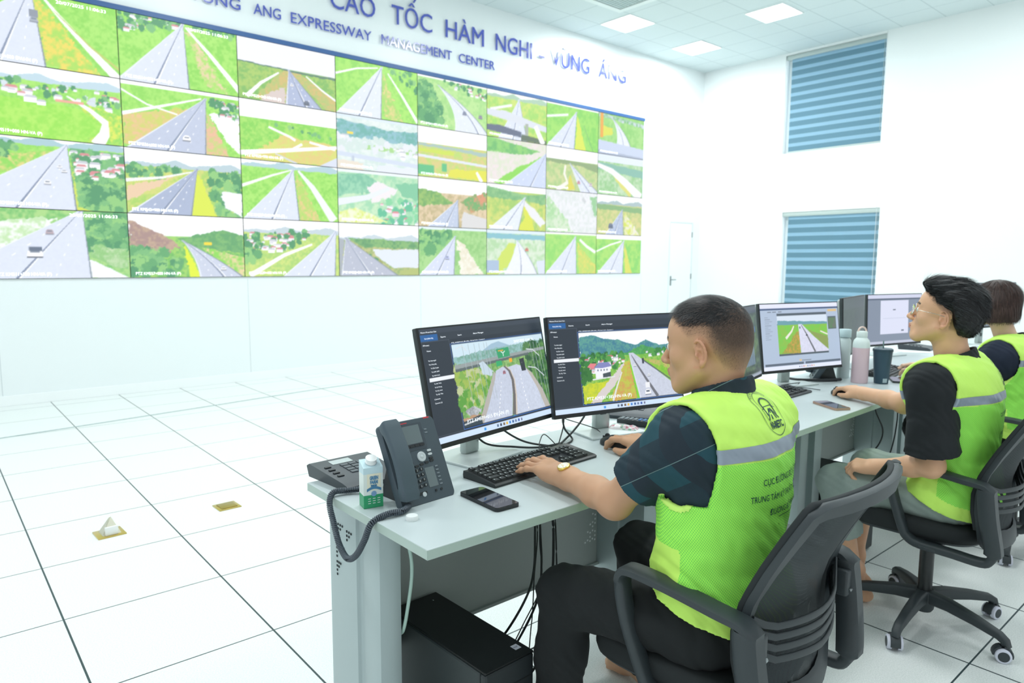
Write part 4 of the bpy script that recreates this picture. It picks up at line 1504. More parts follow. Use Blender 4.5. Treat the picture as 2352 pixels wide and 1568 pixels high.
def keyboard(label, x, y, yaw):
    root = thing('keyboard', label, 'keyboard', (x, y, DESK_Z), yaw, 'black desktop keyboards')
    m = M()
    prof = [(-.066, 0), (.066, 0), (.068, .010), (.066, .0215), (.052, .0225), (-.062, .0105), (-.068, .007)]
    v = [(-.222, a, b) for a, b in prof] + [(.222, a, b) for a, b in prof]
    n = len(prof)
    m.add(v, [tuple(range(n)), tuple(range(2 * n - 1, n - 1, -1))] + [(i, n + i, n + (i + 1) % n, (i + 1) % n) for i in range(n)])
    mesh_obj('case', m, kbd_m, root)
    slope = math.atan2(.012, .114)

    def key(cx, cy, w):
        w = round(w, 4)
        if w not in KM:
            KM[w] = key_mesh(w)
        o = bpy.data.objects.new('key', KM[w])
        COL.objects.link(o)
        o.parent = root
        o.location = (cx, cy, .0105 + (cy + .062) * .1053 + .0003)
        o.rotation_euler = (slope, 0, 0)
    U = .0186
    x0 = -.213
    y0 = .046
    rows = [
        [(1, 0), (1, 2), (1, 3), (1, 4), (1, 5), (1, 6.5), (1, 7.5), (1, 8.5), (1, 9.5), (1, 11), (1, 12), (1, 13), (1, 14)],
        [(1, i) for i in range(13)] + [(2, 13)],
        [(1.5, 0)] + [(1, 1.5 + i) for i in range(12)] + [(1.5, 13.5)],
        [(1.75, 0)] + [(1, 1.75 + i) for i in range(11)] + [(2.25, 12.75)],
        [(2.25, 0)] + [(1, 2.25 + i) for i in range(10)] + [(2.75, 12.25)],
        [(1.25, 0), (1.25, 1.25), (1.25, 2.5), (6.25, 3.75), (1.25, 10), (1.25, 11.25), (2.5, 12.5)]]
    for r_, row in enumerate(rows):
        cy = y0 - r_ * .0188 + (.004 if r_ == 0 else 0)
        for w, xx in row:
            key(x0 + (xx + w / 2) * U, cy, w * U)
        if r_ in (0, 1, 2):
            for k in range(3):
                key(x0 + (15.4 + k + .5) * U * .99, cy, U)
        if r_ == 4:
            key(x0 + (16.4 + .5) * U * .99, cy, U)
        if r_ == 5:
            for k in range(3):
                key(x0 + (15.4 + k + .5) * U * .99, cy, U)
        if r_ in (1, 2, 3, 4):
            for k in range(3):
                key(x0 + (18.75 + k + .5) * U, cy, U)
        if r_ == 5:
            key(x0 + 19.75 * U, cy, 2 * U)
            key(x0 + 21.25 * U, cy, U)
    return root


keyboard('black keyboard under the watch-wearing hand of the nearest man', 1.388, 1.518, D(4.4))
keyboard('black keyboard in front of the monitor with the pale blue window', 3.035, 1.635, D(3))
keyboard('black keyboard under the hand with the white watch strap', 4.20, 1.60, D(8))


# ---------------------------------------------------------------- mice
def mouse(label, x, y, yaw):
    m = M()
    ny, nx = 14, 14
    v = []
    for j in range(ny + 1):
        t = j / ny
        yy = -.054 + .108 * t
        prof_w = .0300 * (math.sin(PI * min(1, max(0.0, .06 + .88 * t))) ** .42) * (1 - .10 * t + .04 * math.cos(t * 6.28))
        hh = .036 * (math.sin(PI * min(1, .10 + .80 * (t ** .8))) ** .75) + .002
        for i in range(nx + 1):
            a = PI * i / nx
            v.append(Vector((-prof_w * math.cos(a), yy, .003 + hh * math.sin(a) ** .7)))
    f = []
    for j in range(ny):
        for i in range(nx):
            a = j * (nx + 1) + i
            f.append((a, a + nx + 1, a + nx + 2, a + 1))
    f.append(tuple(range(0, nx + 1)))
    f.append(tuple(range(ny * (nx + 1) + nx, ny * (nx + 1) - 1, -1)))
    f.append(tuple([j * (nx + 1) for j in range(ny + 1)] + [j * (nx + 1) + nx for j in range(ny, -1, -1)]))
    m.add(v, f)
    root = thing('computer_mouse', label, 'mouse', (x, y, DESK_Z), yaw, 'black computer mice')
    mesh_obj('shell', m, mat('mouse_black', (30, 34, 38), rough=0.45), root, 60)
    w = M().cyl((-.003, .032, .031), (.003, .032, .031), .009, n=18)
    mesh_obj('scroll_wheel', w, black_rub, root)
    mesh_obj('button_seam', M().box(-.0006, .0006, .034, .052, .020, .0295), black_rub, root)
    return root


mouse('black mouse under the right hand of the nearest man', 1.762, 1.520, D(4))
mouse('black mouse under the hand of the man with glasses', 3.285, 1.450, D(-24))


# ---------------------------------------------------------------- mobile phones
def mobile(label, x, y, yaw, rim=(30, 34, 38), glare=(96, 110, 130)):
    root = thing('mobile_phone', label, 'mobile phone', (x, y, DESK_Z), yaw)
    prof = rrect(.076, .165, .010, 5)
    m = M().prism(prof, 0.0005, 0.0095)
    mesh_obj('case', m, mat('phone_case_%d' % rim[0], rim, rough=0.4), root, 40)
    m = M().prism(rrect(.072, .160, .008, 5), 0.0095, 0.0102)
    mesh_obj('glass', m, mat('phone_glass_black', (16, 18, 22), rough=0.04, spec=0.9), root)
    mesh_obj('camera_bump', M().box(-.031, -.008, .045, .075, 0.0, .0006), black_pl, root)
    return root


mobile('black mobile phone lying on the desk beside the upright telephone', 1.098, 1.370, D(-2))
mobile('pinkish-gold mobile phone lying near the front edge of the middle desk', 3.00, 1.365, D(-30), (190, 156, 138))
mobile('dark mobile phone lying right beside the blue tumbler', 3.95, 1.45, D(-60), (60, 66, 70))

# ---------------------------------------------------------------- upright desk telephone
tel_m = mat('telephone_slate_plastic', (66, 80, 90), rough=0.48)
tel_d = mat('telephone_dark_keys', (30, 36, 42), rough=0.45)
tel_w = mat('telephone_silver_keys', (196, 206, 210), rough=0.4)
tel_s = mat('telephone_display', (96, 112, 116), rough=0.12, spec=0.8)
tel_r = mat('telephone_red', (200, 60, 70), rough=0.4)


def telephone(label, x, y, yaw, tilt=26.0):
    root = thing('desk_telephone', label, 'telephone', (x, y, DESK_Z), yaw)
    T = Matrix.Rotation(-D(tilt), 4, 'X')            # face plane: x right, z up the face, -y out
    W_, H_ = .174, .222

    def P(u, v, o=0.0):      # mm from the top left corner of the face, o = height over it
        return T @ Vector((-W_ / 2 + u / 1000, -o / 1000, H_ - v / 1000))
    m = M()
    prof = rrect(W_, H_, .012, 5)
    v = []
    for (d_, s_) in ((.028, .94), (.022, 1.0), (.003, 1.0), (0, .985)):
        v += [T @ Vector((a * s_, d_, b * s_ + H_ / 2)) for a, b in prof]
    n = len(prof)
    f = [tuple(range(n)), tuple(range(4 * n - 1, 3 * n - 1, -1))]
    for k in range(3):
        f += [(k * n + i, (k + 1) * n + i, (k + 1) * n + (i + 1) % n, k * n + (i + 1) % n) for i in range(n)]
    m.add(v, f)
    mesh_obj('body', m, tel_m, root, 40)
    st = M()
    st.add([(-.06, .03, .03), (.06, .03, .03), (.06, .13, .0), (-.06, .13, .0), (-.06, .075, .13), (.06, .075, .13), (-.06, .09, .13), (.06, .09, .13), (-.06, .03, 0), (.06, .03, 0)],
           [(4, 5, 1, 0), (6, 4, 0, 8, 3), (5, 7, 2, 9, 1), (7, 6, 3, 2), (4, 6, 7, 5), (8, 9, 2, 3), (0, 1, 9, 8)])
    mesh_obj('stand', st, black_pl, root)

    def plate(name, u0, v0, u1, v1, o0, o1, mm, r_=1.5, lab=None):
        q = [(a * .001 * 1 + 0, b * .001) for a, b in rrect((u1 - u0), (v1 - v0), min(r_, (u1 - u0) / 2.01, (v1 - v0) / 2.01), 3)]
        cu, cv = (u0 + u1) / 2, (v0 + v1) / 2
        vs = [P(cu + a * 1000, cv - b * 1000, o0) for a, b in q] + [P(cu + a * 1000, cv - b * 1000, o1) for a, b in q]
        k = len(q)
        mo = M().add(vs, [tuple(range(2 * k - 1, k - 1, -1))[::-1]] + [(i, (i + 1) % k, k + (i + 1) % k, k + i) for i in range(k)])
        return mesh_obj(name, mo, mm, root, 30, label=lab)
    plate('display_surround', 50, 12, 128, 84, .0, .8, mat('telephone_bezel', (58, 70, 80), rough=0.4), 3)
    plate('display', 56, 17, 118, 66, .8, 1.2, tel_s, 1, 'large grey upper display')
    for i in range(4):
        plate('soft_key', 57 + i * 16, 68, 72 + i * 16, 75, .8, 2.6, tel_d, 1)
    plate('logo', 62, 7, 84, 9.5, .0, .4, tel_r, .4, 'small red maker mark')
    plate('alert_lamp', 140, 1, 160, 5, -2, .6, tel_r, 2, 'red message lamp in the corner')
    for u, v_ in ((38, 36), (38, 45), (132, 32), (132, 41)):
        plate('line_key', u, v_, u + 9, v_ + 3.4, 0, 1.5, mat('telephone_grey_keys', (120, 132, 140), rough=.5), 1.5)
    for u, v_ in ((55, 91), (55, 101), (122, 88), (122, 98)):
        plate('silver_key', u, v_, u + 13, v_ + 6, 0, 2.4, tel_w, 2.8)
    m = M()
    ctr = T @ Vector((-W_ / 2 + .100, 0, H_ - .103))
    Rm = Matrix.Translation(ctr) @ Matrix.Rotation(-D(tilt), 4, 'X') @ Matrix.Rotation(D(90), 4, 'X')
    mesh_obj('navigation_ring', M().lathe([(.0135, 0), (.0135, .002), (.012, .0034), (.0062, .0034), (.0058, .0026)], 28, 0, Rm), tel_w, root, 40)
    mesh_obj('navigation_button', M().lathe([(.0056, 0), (.0056, .003), (.005, .0034)], 20, 0, Rm), tel_w, root, 40)
    for i, (u, v_) in enumerate(((57, 112), (122, 109), (55, 124), (71, 122), (88, 120), (105, 118), (122, 116))):
        plate('function_key', u, v_, u + 12, v_ + 5.4, 0, 2.2, tel_d, 1.5)
    for r_ in range(4):
        for c in range(3):
            u, v_ = 55 + c * 14, 133 + r_ * 14 - c * 1.5
            k = plate('dial_key', u, v_, u + 10, v_ + 8.5, 0, 2.4, tel_d, 2)
            q = ['1', '2', '3', '4', '5', '6', '7', '8', '9', '*', '0', '#'][r_ * 3 + c]
            V, F = text_mesh(q, .0075)
            mesh_obj('digit', ([P(u + 3 + a.x * 1000, v_ + 6.5 - a.y * 1000, 2.6) for a in V], F), tel_w, k)
    plate('side_display', 98, 134, 128, 186, .4, .9, tel_s, 1.5, 'narrow grey side display')
    for i in range(6):
        plate('line_key', 133, 134 + i * 9.5, 142, 137.5 + i * 9.5, 0, 1.5, MATS['telephone_grey_keys'], 1.5)
    plate('volume_key', 55, 192, 86, 199, 0, 1.8, tel_d, 2)
    c2 = T @ Vector((-W_ / 2 + .076, 0, H_ - .199))
    Rm2 = Matrix.Translation(c2) @ Matrix.Rotation(-D(tilt), 4, 'X') @ Matrix.Rotation(D(90), 4, 'X')
    mesh_obj('speaker_key', M().lathe([(.0062, 0), (.0062, .0024), (.0042, .0026)], 20, 0, Rm2), tel_w, root, 40)
    for u in (112, 130):
        plate('mute_key', u, 194, u + 6, 200, 0, 2.2, tel_d, 1.5)
    # handset: arched bar with ear and mouth cups, lying over the left edge
    m = M()
    N = 18
    path, sc = [], []
    for i in range(N + 1):
        t = i / N
        o = 17 + 17 * math.sin(PI * t) ** .8
        path.append(P(16, 2 + 200 * t, o))
        e = abs(2 * t - 1)
        sc.append((1.0 + .08 * e ** 3, .80 + .65 * e ** 5))
    sc[0] = (.9, 1.15)
    sc[-1] = (.9, 1.15)
    m.sweep(path, rrect(.050, .024, .006, 4), T @ Vector((0, -1, 0)) - Vector((0, 0, 0)), scale=sc)
    for v_ in (18, 180):
        c3 = P(17, v_, 21)
        Rm3 = Matrix.Translation(c3) @ Matrix.Rotation(-D(tilt), 4, 'X') @ Matrix.Rotation(-D(90), 4, 'X')
        m.lathe([(.021, -.004), (.022, .008), (.019, .020), (.012, .023)], 22, 0, Rm3)
    mesh_obj('handset', m, mat('telephone_handset', (72, 88, 98), rough=0.5), root, 50)
    return root


telephone('large slate grey upright desk telephone with a colour display, beside the drink carton', 0.975, 1.458, D(5))


def coil(name, pts, r=.0062, tr=.0023, pitch=.0048, n=10, parent=None, m_=None):
    path = smooth_path(pts, 24)
    L = [0]
    for i in range(1, len(path)):
        L.append(L[-1] + (path[i] - path[i - 1]).length)
    tot = L[-1]
    K = int(tot / pitch * n)
    out = []
    j = 0
    U = Vector((.3, .2, .93)).normalized()
    for k in range(K + 1):
        s = tot * k / K
        while j < len(L) - 2 and L[j + 1] < s:
            j += 1
        f = (s - L[j]) / max(1e-9, L[j + 1] - L[j])
        c = path[j].lerp(path[j + 1], f)
        t = (path[j + 1] - path[j]).normalized()
        sd = t.cross(U).normalized()
        w = sd.cross(t)
        a = 2 * PI * k / n
        out.append(c + sd * r * math.cos(a) + w * r * math.sin(a))
    m = M().tube(out, tr, 6)
    return m


cord = coil('c', [(0.905, 1.447, .800), (.872, 1.425, .800), (.828, 1.428, .800), (.790, 1.432, .786), (.779, 1.448, .742), (.776, 1.487, .692), (.777, 1.535, .669), (.780, 1.583, .69), (.782, 1.615, .735),
                  (.784, 1.640, .778), (.802, 1.655, .801), (.84, 1.648, .801), (.885, 1.62, .802), (.92, 1.575, .803)])
tag(mesh_obj('telephone_cord', cord, mat('coiled_cord_grey', (78, 88, 98), rough=0.5), None, True), 'grey coiled telephone cord looping down over the desk end', 'cord')


# low black telephones (flat keypad units)
def flat_phone(label, x, y, yaw, receiver=False):
    root = thing('desk_telephone', label, 'telephone', (x, y, DESK_Z), yaw)
    m = M()
    prof = [(-.10, 0), (.10, 0), (.105, .032), (.09, .040), (-.085, .024), (-.105, .014)]
    n = len(prof)
    ws = [.085, .092, .096, .096, .092, .085]
    v = [(-w, a, b) for (a, b), w in zip(prof, ws)] + [(w, a, b) for (a, b), w in zip(prof, ws)]
    m.add(v, [tuple(range(n)), tuple(range(2 * n - 1, n - 1, -1))] + [(i, n + i, n + (i + 1) % n, (i + 1) % n) for i in range(n)])
    mesh_obj('body', m, mat('flat_phone_black', (62, 70, 76), rough=0.45), root, 25)
    sl = math.atan2(.016, .175)

    def Q(x_, y_, o):
        return Vector((x_, y_, .0242 + (y_ + .085) * math.tan(sl) + o))

    def slab(name, x0, x1, y0, y1, o, mm):
        v = [Q(x0, y0, 0), Q(x1, y0, 0), Q(x1, y1, 0), Q(x0, y1, 0), Q(x0, y0, o), Q(x1, y0, o), Q(x1, y1, o), Q(x0, y1, o)]
        mesh_obj(name, M().add(v, [(0, 1, 5, 4), (1, 2, 6, 5), (2, 3, 7, 6), (3, 0, 4, 7), (4, 5, 6, 7)]), mm, root)
    slab('display', -.045, .02, .045, .075, .001, mat('flat_phone_display', (196, 206, 206), rough=0.2))
    for r_ in range(4):
        for c in range(3):
            slab('dial_key', -.03 + c * .026, -.008 + c * .026, .022 - r_ * .019, .036 - r_ * .019, .0025, mat('flat_phone_keys', (84, 92, 98), rough=0.5))
    for r_ in range(4):
        slab('function_key', -.078, -.060, .028 - r_ * .024, .036 - r_ * .024, .003, tel_d)
    if receiver:
        pts = [Vector((.055 + 0, .085 - i * .0115, .06 + .022 * math.sin(PI * i / 15))) for i in range(16)]
        mesh_obj('handset', M().sweep(pts, rrect(.042, .02, .008, 3)), tel_d, root, 50)
    return root


flat_phone('low black keypad telephone at the corner of the near desk, behind the drink carton', 0.925, 1.765, D(3))
flat_phone('low black keypad telephone lying behind the mouse, under the valley highway monitor', 2.20, 1.80, D(-62))
r_ = telephone('dark upright desk telephone standing behind the highway photo monitor', 3.66, 1.79, D(-150), 30)
flat_phone('low black telephone on the far desk below the pale login window', 5.55, 1.93, D(10))
loop = M().tube(smooth_path([(3.52, 1.88, .80), (3.50, 1.80, .80), (3.52, 1.76, .80), (3.60, 1.69, .80), (3.70, 1.64, .80)], 8), .008, 8)
tag(mesh_obj('telephone_cord', loop, black_pl, None, True), 'thick black cord curving on the desk left of the pink bottle', 'cord')

# remote control and sweet wrapper
root = thing('remote_control', 'black remote control with blue and red keys lying near the mouse', 'remote control', (2.065, 1.655, DESK_Z), D(-68))
mesh_obj('body', M().box(-.09, .09, -.022, .022, 0, .024, 0, .005), mat('remote_black', (48, 56, 60), rough=.5), root, 40)
for i in range(9):
    for k in range(3):
        c = (200, 90, 100) if i == 8 and k == 1 else ((70, 130, 190) if 4 <= i <= 6 else (130, 142, 150))
        mesh_obj('key', M().box(-.078 + i * .0175, -.066 + i * .0175, -.016 + k * .012, -.008 + k * .012, .024, .0265, 0, .001), mat('remote_key_%d' % c[0], c, rough=.5), root)
rng = random.Random(4)
m = M()
NX, NY = 13, 8
v = []
for j in range(NY):
    for i in range(NX):
        a, b = i / (NX - 1), j / (NY - 1)
        edge = min(a, 1 - a) * 2
        v.append((-.065 + .13 * a, -.035 + .07 * b, .0015 + .018 * (math.sin(PI * b) ** .6) * min(1, edge * 2.4) * (.75 + .5 * rng.random())))
f = [(j * NX + i, j * NX + i + 1, (j + 1) * NX + i + 1, (j + 1) * NX + i) for j in range(NY - 1) for i in range(NX - 1)]
m.add(v, f)
m.m = [rng.choice([0, 0, 0, 1, 2]) for _ in f]
root = mesh_obj('sweet_wrapper', (([Vector(p) for p in m.v]), m.f, m.m), [mat('wrapper_white', (240, 236, 238), rough=.3), mat('wrapper_pink', (222, 150, 165), rough=.3), mat('wrapper_green', (160, 206, 180), rough=.3)])
root.location = (1.965, 1.655, DESK_Z)
root.rotation_euler = (0, 0, D(-60))
tag(root, 'crumpled pink and white sweet packet behind the right hand of the nearest man', 'packet')

# ---------------------------------------------------------------- drink carton and its cap
CX, CY = 0.846, 1.532
root = thing('drink_carton', 'white, pale blue and green milk carton reading GREEN FARM at the desk end', 'carton', (CX, CY, DESK_Z), D(-12))
w_, d_, h_ = .050, .038, .118
m = M()
m.box(-w_ / 2, w_ / 2, -d_ / 2, d_ / 2, .0005, .034, 1)
m.box(-w_ / 2, w_ / 2, -d_ / 2, d_ / 2, .034, .088, 0)
v = [(-w_ / 2, -d_ / 2, .088), (w_ / 2, -d_ / 2, .088), (w_ / 2, d_ / 2, .088), (-w_ / 2, d_ / 2, .088), (-w_ / 2, -d_ / 2, .104), (w_ / 2, -d_ / 2, .104), (w_ / 2, d_ / 2, h_), (-w_ / 2, d_ / 2, h_)]
m.add(v, [(0, 1, 5, 4), (1, 2, 6, 5), (2, 3, 7, 6), (3, 0, 4, 7), (4, 5, 6, 7)], 2)
mesh_obj('box', m, [mat('carton_cream', (222, 234, 230), rough=.35), mat('carton_green', (46, 160, 108), rough=.35), mat('carton_pale_blue', (196, 224, 232), rough=.35)], root)
s_ = M().lathe([(.0145, 0), (.0145, .004), (.013, .0045), (.013, .012), (.0145, .0125), (.0145, .014)], 24, 0, Matrix.Translation((.0, 0, .1125)) @ Matrix.Rotation(D(22), 4, 'X') @ Matrix.Rotation(D(0), 4, 'Y'))
mesh_obj('spout', s_, mat('spout_white', (240, 244, 244), rough=.4), root, 40)
blue_t = mat('carton_blue_print', (70, 130, 170), rough=.4)
yf = -d_ / 2 - .0006
mesh_obj('label_panel', M().box(-.016, .019, yf, yf + .0004, .046, .088), mat('carton_label_cream', (232, 232, 210), rough=.4), root)
for s__, z, hh, wd in (('GREEN', .0735, .0085, .022), ('FARM', .0625, .0085, .020), ('FRESH MILK', .0565, .003, .017)):
    V, F = text_mesh(s__, hh / .7, .0008, width=wd)
    mesh_obj('lettering', ([(.0015 - wd / 2 + a.x, yf - .0005, z + a.y) for a in V], F), blue_t, root)
b_ = M()
arc = [(-.017 + .037 * i / 10, yf - .0004, .046 + .006 * math.sin(PI * i / 10)) for i in range(11)]
b_.add([(x_, y_, z_ - .003) for x_, y_, z_ in arc] + [(x_, y_, z_ + .004) for x_, y_, z_ in arc], [(i, i + 1, 12 + i, 11 + i) for i in range(10)])
mesh_obj('ribbon_print', b_, blue_t, root)
mesh_obj('round_seal', M().lathe([(.0068, 0), (.0068, .0006)], 20, 0, Matrix.Translation((.001, yf, .037)) @ Matrix.Rotation(D(90), 4, 'X')), mat('seal_blue', (120, 160, 200), rough=.4), root)
for z in (.012, .018, .024):
    for x_ in (-.014, -.002, .010):
        mesh_obj('small_print', M().box(x_, x_ + .007, yf - .0002, yf + .0002, z, z + .0014), MATS['spout_white'], root)
m = M().lathe([(.0145, 0), (.0148, .002), (.0148, .009), (.0138, .011), (.0, .0113)], 28, 0, None)
for i in range(28):
    a = 2 * PI * i / 28
    m.box(.0142 * math.cos(a) - .0006, .0142 * math.cos(a) + .0006, .0142 * math.sin(a) - .0006, .0142 * math.sin(a) + .0006, .001, .009)
cap = mesh_obj('bottle_cap', m, mat('cap_white', (236, 242, 242), rough=.35), None, 40)
cap.location = (.872, 1.383, DESK_Z)
tag(cap, 'small white screw cap lying by the coiled cord on the near desk', 'cap')

# ---------------------------------------------------------------- bottle, tumbler, papers
root = thing('water_bottle', 'pink flask with a white neck and carrying loop on the middle desk', 'bottle', (3.735, 1.561, DESK_Z))
R_ = .041
mesh_obj('body', M().lathe([(R_ * .93, 0), (R_, .004), (R_, .185)], 36), mat('flask_pink', (226, 200, 208), rough=.45), root, 40)
mesh_obj('shoulder', M().lathe([(R_ * 1.0, .185), (R_, .205), (R_ * .9, .222), (.026, .236), (.024, .238)], 36), mat('flask_white', (226, 240, 238), rough=.4), root, 50)
mesh_obj('lid', M().lathe([(.025, .238), (.026, .240), (.026, .266), (.023, .270)], 32), MATS['flask_white'], root, 40)
a_ = [(0.021 * math.cos(PI * i / 12) * 1.0, 0, .268 + .024 * math.sin(PI * i / 12)) for i in range(13)]
a_ = [(x_ * .8, -x_ * .6, z_) for x_, y_, z_ in a_]
mesh_obj('carrying_loop', M().sweep(a_, rrect(.007, .009, .002, 3), (0.6, .8, 0)), mat('flask_peach', (232, 206, 196), rough=.45), root, 50)
root = thing('water_bottle', 'plain white bottle standing half hidden behind the pink flask', 'bottle', (3.83, 1.69, DESK_Z))
mesh_obj('body', M().lathe([(.030, 0), (.032, .004), (.032, .205), (.024, .22)], 28), mat('bottle_white', (206, 222, 224), rough=.35), root, 40)
mesh_obj('lid', M().lathe([(.0305, .222), (.0315, .224), (.0315, .262), (.029, .265)], 28), mat('bottle_lid', (190, 214, 220), rough=.4), root, 40)
root = thing('tumbler', 'dark blue tumbler with a straw beside the pink flask', 'tumbler', (3.80, 1.478, DESK_Z))
mesh_obj('cup', M().lathe([(.032, 0), (.034, .003), (.046, .168), (.047, .172)], 36), mat('tumbler_blue', (50, 78, 94), rough=.45), root, 40)
mesh_obj('lid', M().lathe([(.0475, .168), (.0485, .170), (.0485, .180), (.043, .184), (.0, .184)], 36), mat('tumbler_lid', (46, 72, 86), rough=.4), root, 40)
mesh_obj('straw', M().cyl((.006, 0, .15), (.009, .004, .222), .0032), mat('straw_green_grey', (80, 110, 110), rough=.4), root, True)
lb = []
for i in range(7):
    a = math.radians(213 + i * 6)
    lb.append((.0352 * math.cos(a), .0352 * math.sin(a), .008))
    lb.append((.0372 * math.cos(a), .0372 * math.sin(a), .030))
mesh_obj('sticker', M().add(lb, [(2 * i, 2 * i + 2, 2 * i + 3, 2 * i + 1) for i in range(6)]), mat('sticker_grey', (170, 190, 196), rough=.5), root)
paper_m = mat('white_paper', (238, 244, 246), rough=.7)
for lb_, x_, y_, a_, sx_, sy_ in (('small white card on the middle desk, right of the nearest man\'s shoulder', 2.60, 1.385, 20, .09, .055),
                                  ('white sheet of paper on the far desk beside the login monitor', 5.45, 1.86, 35, .21, .297),
                                  ('stack of white papers on the desk behind the woman', 6.3, 1.62, -20, .30, .21)):
    o = mesh_obj('paper_sheet', M().box(-sx_ / 2, sx_ / 2, -sy_ / 2, sy_ / 2, 0.0003, .0012), paper_m)
    o.location = (x_, y_, DESK_Z)
    o.rotation_euler = (0, 0, D(a_))
    tag(o, lb_, 'paper')
root = thing('tissue_pack', 'small blue tissue pack standing behind the man with glasses\' neck', 'tissue pack', (4.86, 1.50, DESK_Z), D(20))
mesh_obj('body', M().box(-.06, .06, -.035, .035, 0, .075, 0, .015), mat('tissue_blue', (70, 160, 200), rough=.4), root, 40)
mesh_obj('tissue', M().box(-.02, .02, -.004, .004, .07, .105, 0, .003), paper_m, root)

# ---------------------------------------------------------------- computer towers
tw = mat('tower_black_top', (22, 27, 28), rough=.5)
tw2 = mat('tower_side_grey', (56, 64, 66), rough=.45, metal=.2)


def tower(label, x, y, yaw, top=.395, w=.168, d=.435):
    """x,y = front left corner"""
    root = thing('computer_tower', label, 'computer', (x, y, 0), yaw)
    mesh_obj('case', M().box(0, w, .02, d, .012, top, 0, .006), [tw2], root)
    mesh_obj('top_cover', M().box(.002, w - .002, .0, d - .002, top, top + .006, 0, .003), tw, root)
    m = M().box(0, w, 0, .022, .012, top, 0, .008)
    fp = mesh_obj('front_panel', m, mat('tower_front', (40, 47, 50), rough=.45), root)
    g = M()
    for z in (.335, .30, .285, .27):
        g.box(.012, w - .012, -.001, .003, z, z + .003)
    mesh_obj('drive_slots', g, black_rub, fp)
    for z in (0, 1):
        for y_ in (.05, d - .05):
            mesh_obj('rubber_foot', M().box(.02 + z * (w - .06), .04 + z * (w - .06), y_, y_ + .03, 0, .013), black_rub, root)
    st = M().box(w - .038, w - .018, .03, .052, top + .006, top + .0066)
    mesh_obj('sticker', st, mat('sticker_white', (220, 226, 236), rough=.4), root)
    V, F = text_mesh('intel', .009)
    mesh_obj('sticker_text', ([(w - .037 + a.x * .9, .038 + a.y, top + .0071) for a in V], F), mat('sticker_navy', (40, 50, 110), rough=.4), root)
    mesh_obj('power_mark', M().box(w * .75, w * .75 + .002, d - .045, d - .04, top + .006, top + .0063), dots_w, root)
    return root


tower('black computer tower standing under the near desk', 1.000, 1.262, D(1.5))
tower('black computer tower under the desk beside the man with glasses\' knees', 3.36, 1.36, D(2.2), .40, .18, .375)

# ---------------------------------------------------------------- cables
cab = mat('black_cable', (30, 38, 40), rough=.5)
greencab = mat('pale_green_cable', (176, 206, 196), rough=.5)
DZ = DESK_Z


def cable(label, pts, r, m_=cab, n=8, group=None):
    o = mesh_obj('cable', M().tube(smooth_path(pts, 10), r, n), m_, None, True)
    return tag(o, label, 'cable', group)


G1 = 'black cables hanging under the near desk'
hang = [
    ([(1.43, 1.56, .765), (1.425, 1.55, .70), (1.40, 1.52, .60), (1.36, 1.48, .49), (1.31, 1.46, .42), (1.25, 1.5, .30), (1.22, 1.62, .15), (1.25, 1.74, .05)], .0036, 'leftmost thick black cable hanging under the near desk'),
    ([(1.46, 1.56, .765), (1.45, 1.55, .70), (1.43, 1.53, .60), (1.41, 1.50, .48), (1.385, 1.49, .38), (1.33, 1.52, .25), (1.30, 1.60, .10), (1.33, 1.72, .02)], .0036, 'second thick black cable under the near desk, left of the straightest one'),
    ([(1.48, 1.56, .765), (1.48, 1.55, .68), (1.485, 1.53, .60), (1.47, 1.51, .50), (1.455, 1.50, .40), (1.44, 1.50, .25), (1.40, 1.53, .12), (1.32, 1.60, .03), (1.24, 1.72, .008)], .0042, 'straightest thick black cable, rightmost under the near desk'),
    ([(1.44, 1.56, .765), (1.42, 1.55, .70), (1.41, 1.52, .58), (1.38, 1.50, .45), (1.37, 1.50, .30), (1.38, 1.55, .12), (1.36, 1.7, .02), (1.30, 1.8, .006)], .0020, 'thin black cable twisting between the thick ones under the near desk'),
    ([(1.47, 1.56, .765), (1.44, 1.54, .66), (1.42, 1.52, .55), (1.41, 1.5, .42), (1.32, 1.48, .33), (1.27, 1.52, .2), (1.25, 1.6, .08), (1.24, 1.68, .01)], .0018, 'thinnest black cable crossing the others under the near desk'),
    ([(1.50, 1.56, .765), (1.495, 1.53, .60), (1.475, 1.50, .47), (1.50, 1.52, .30), (1.56, 1.62, .14), (1.52, 1.72, .05), (1.42, 1.80, .01), (1.36, 1.84, .006)], .0026, 'black cable swinging right behind the nearest man\'s knee'),
]
for p_, r_, lb in hang:
    cable(lb, p_, r_, group=G1)
cable('black cable lying in a curve on the floor behind the near desk legs', [(1.40, 1.78, .006), (1.55, 1.80, .006), (1.66, 1.72, .006), (1.78, 1.70, .006), (1.95, 1.8, .006)], .003)
cable('pale green cable running down inside the near desk leg', [(.90, 1.49, .765), (.915, 1.475, .70), (.925, 1.47, .62), (.915, 1.475, .52), (.912, 1.50, .44), (.95, 1.60, .405), (.99, 1.66, .36)], .0048, greencab)
cable('black cable loops lying beside the foot of the near desk leg', [(.74, 1.80, .004), (.70, 1.76, .005), (.72, 1.70, .004), (.78, 1.69, .005), (.83, 1.72, .02), (.80, 1.76, .06), (.82, 1.80, .09)], .0028)
G2 = 'cables on the desk behind the keyboard'
cable('upper black cable between the two near monitors', [(1.43, 1.78, .92), (1.46, 1.77, .86), (1.52, 1.72, .81), (1.58, 1.66, DZ + .005), (1.62, 1.64, DZ + .005)], .0034, group=G2)
cable('lower black cable behind the keyboard, from the bridge road monitor', [(1.33, 1.77, .88), (1.38, 1.74, .82), (1.46, 1.69, .805), (1.54, 1.66, DZ + .006), (1.64, 1.65, DZ + .006)], .0034, group=G2)
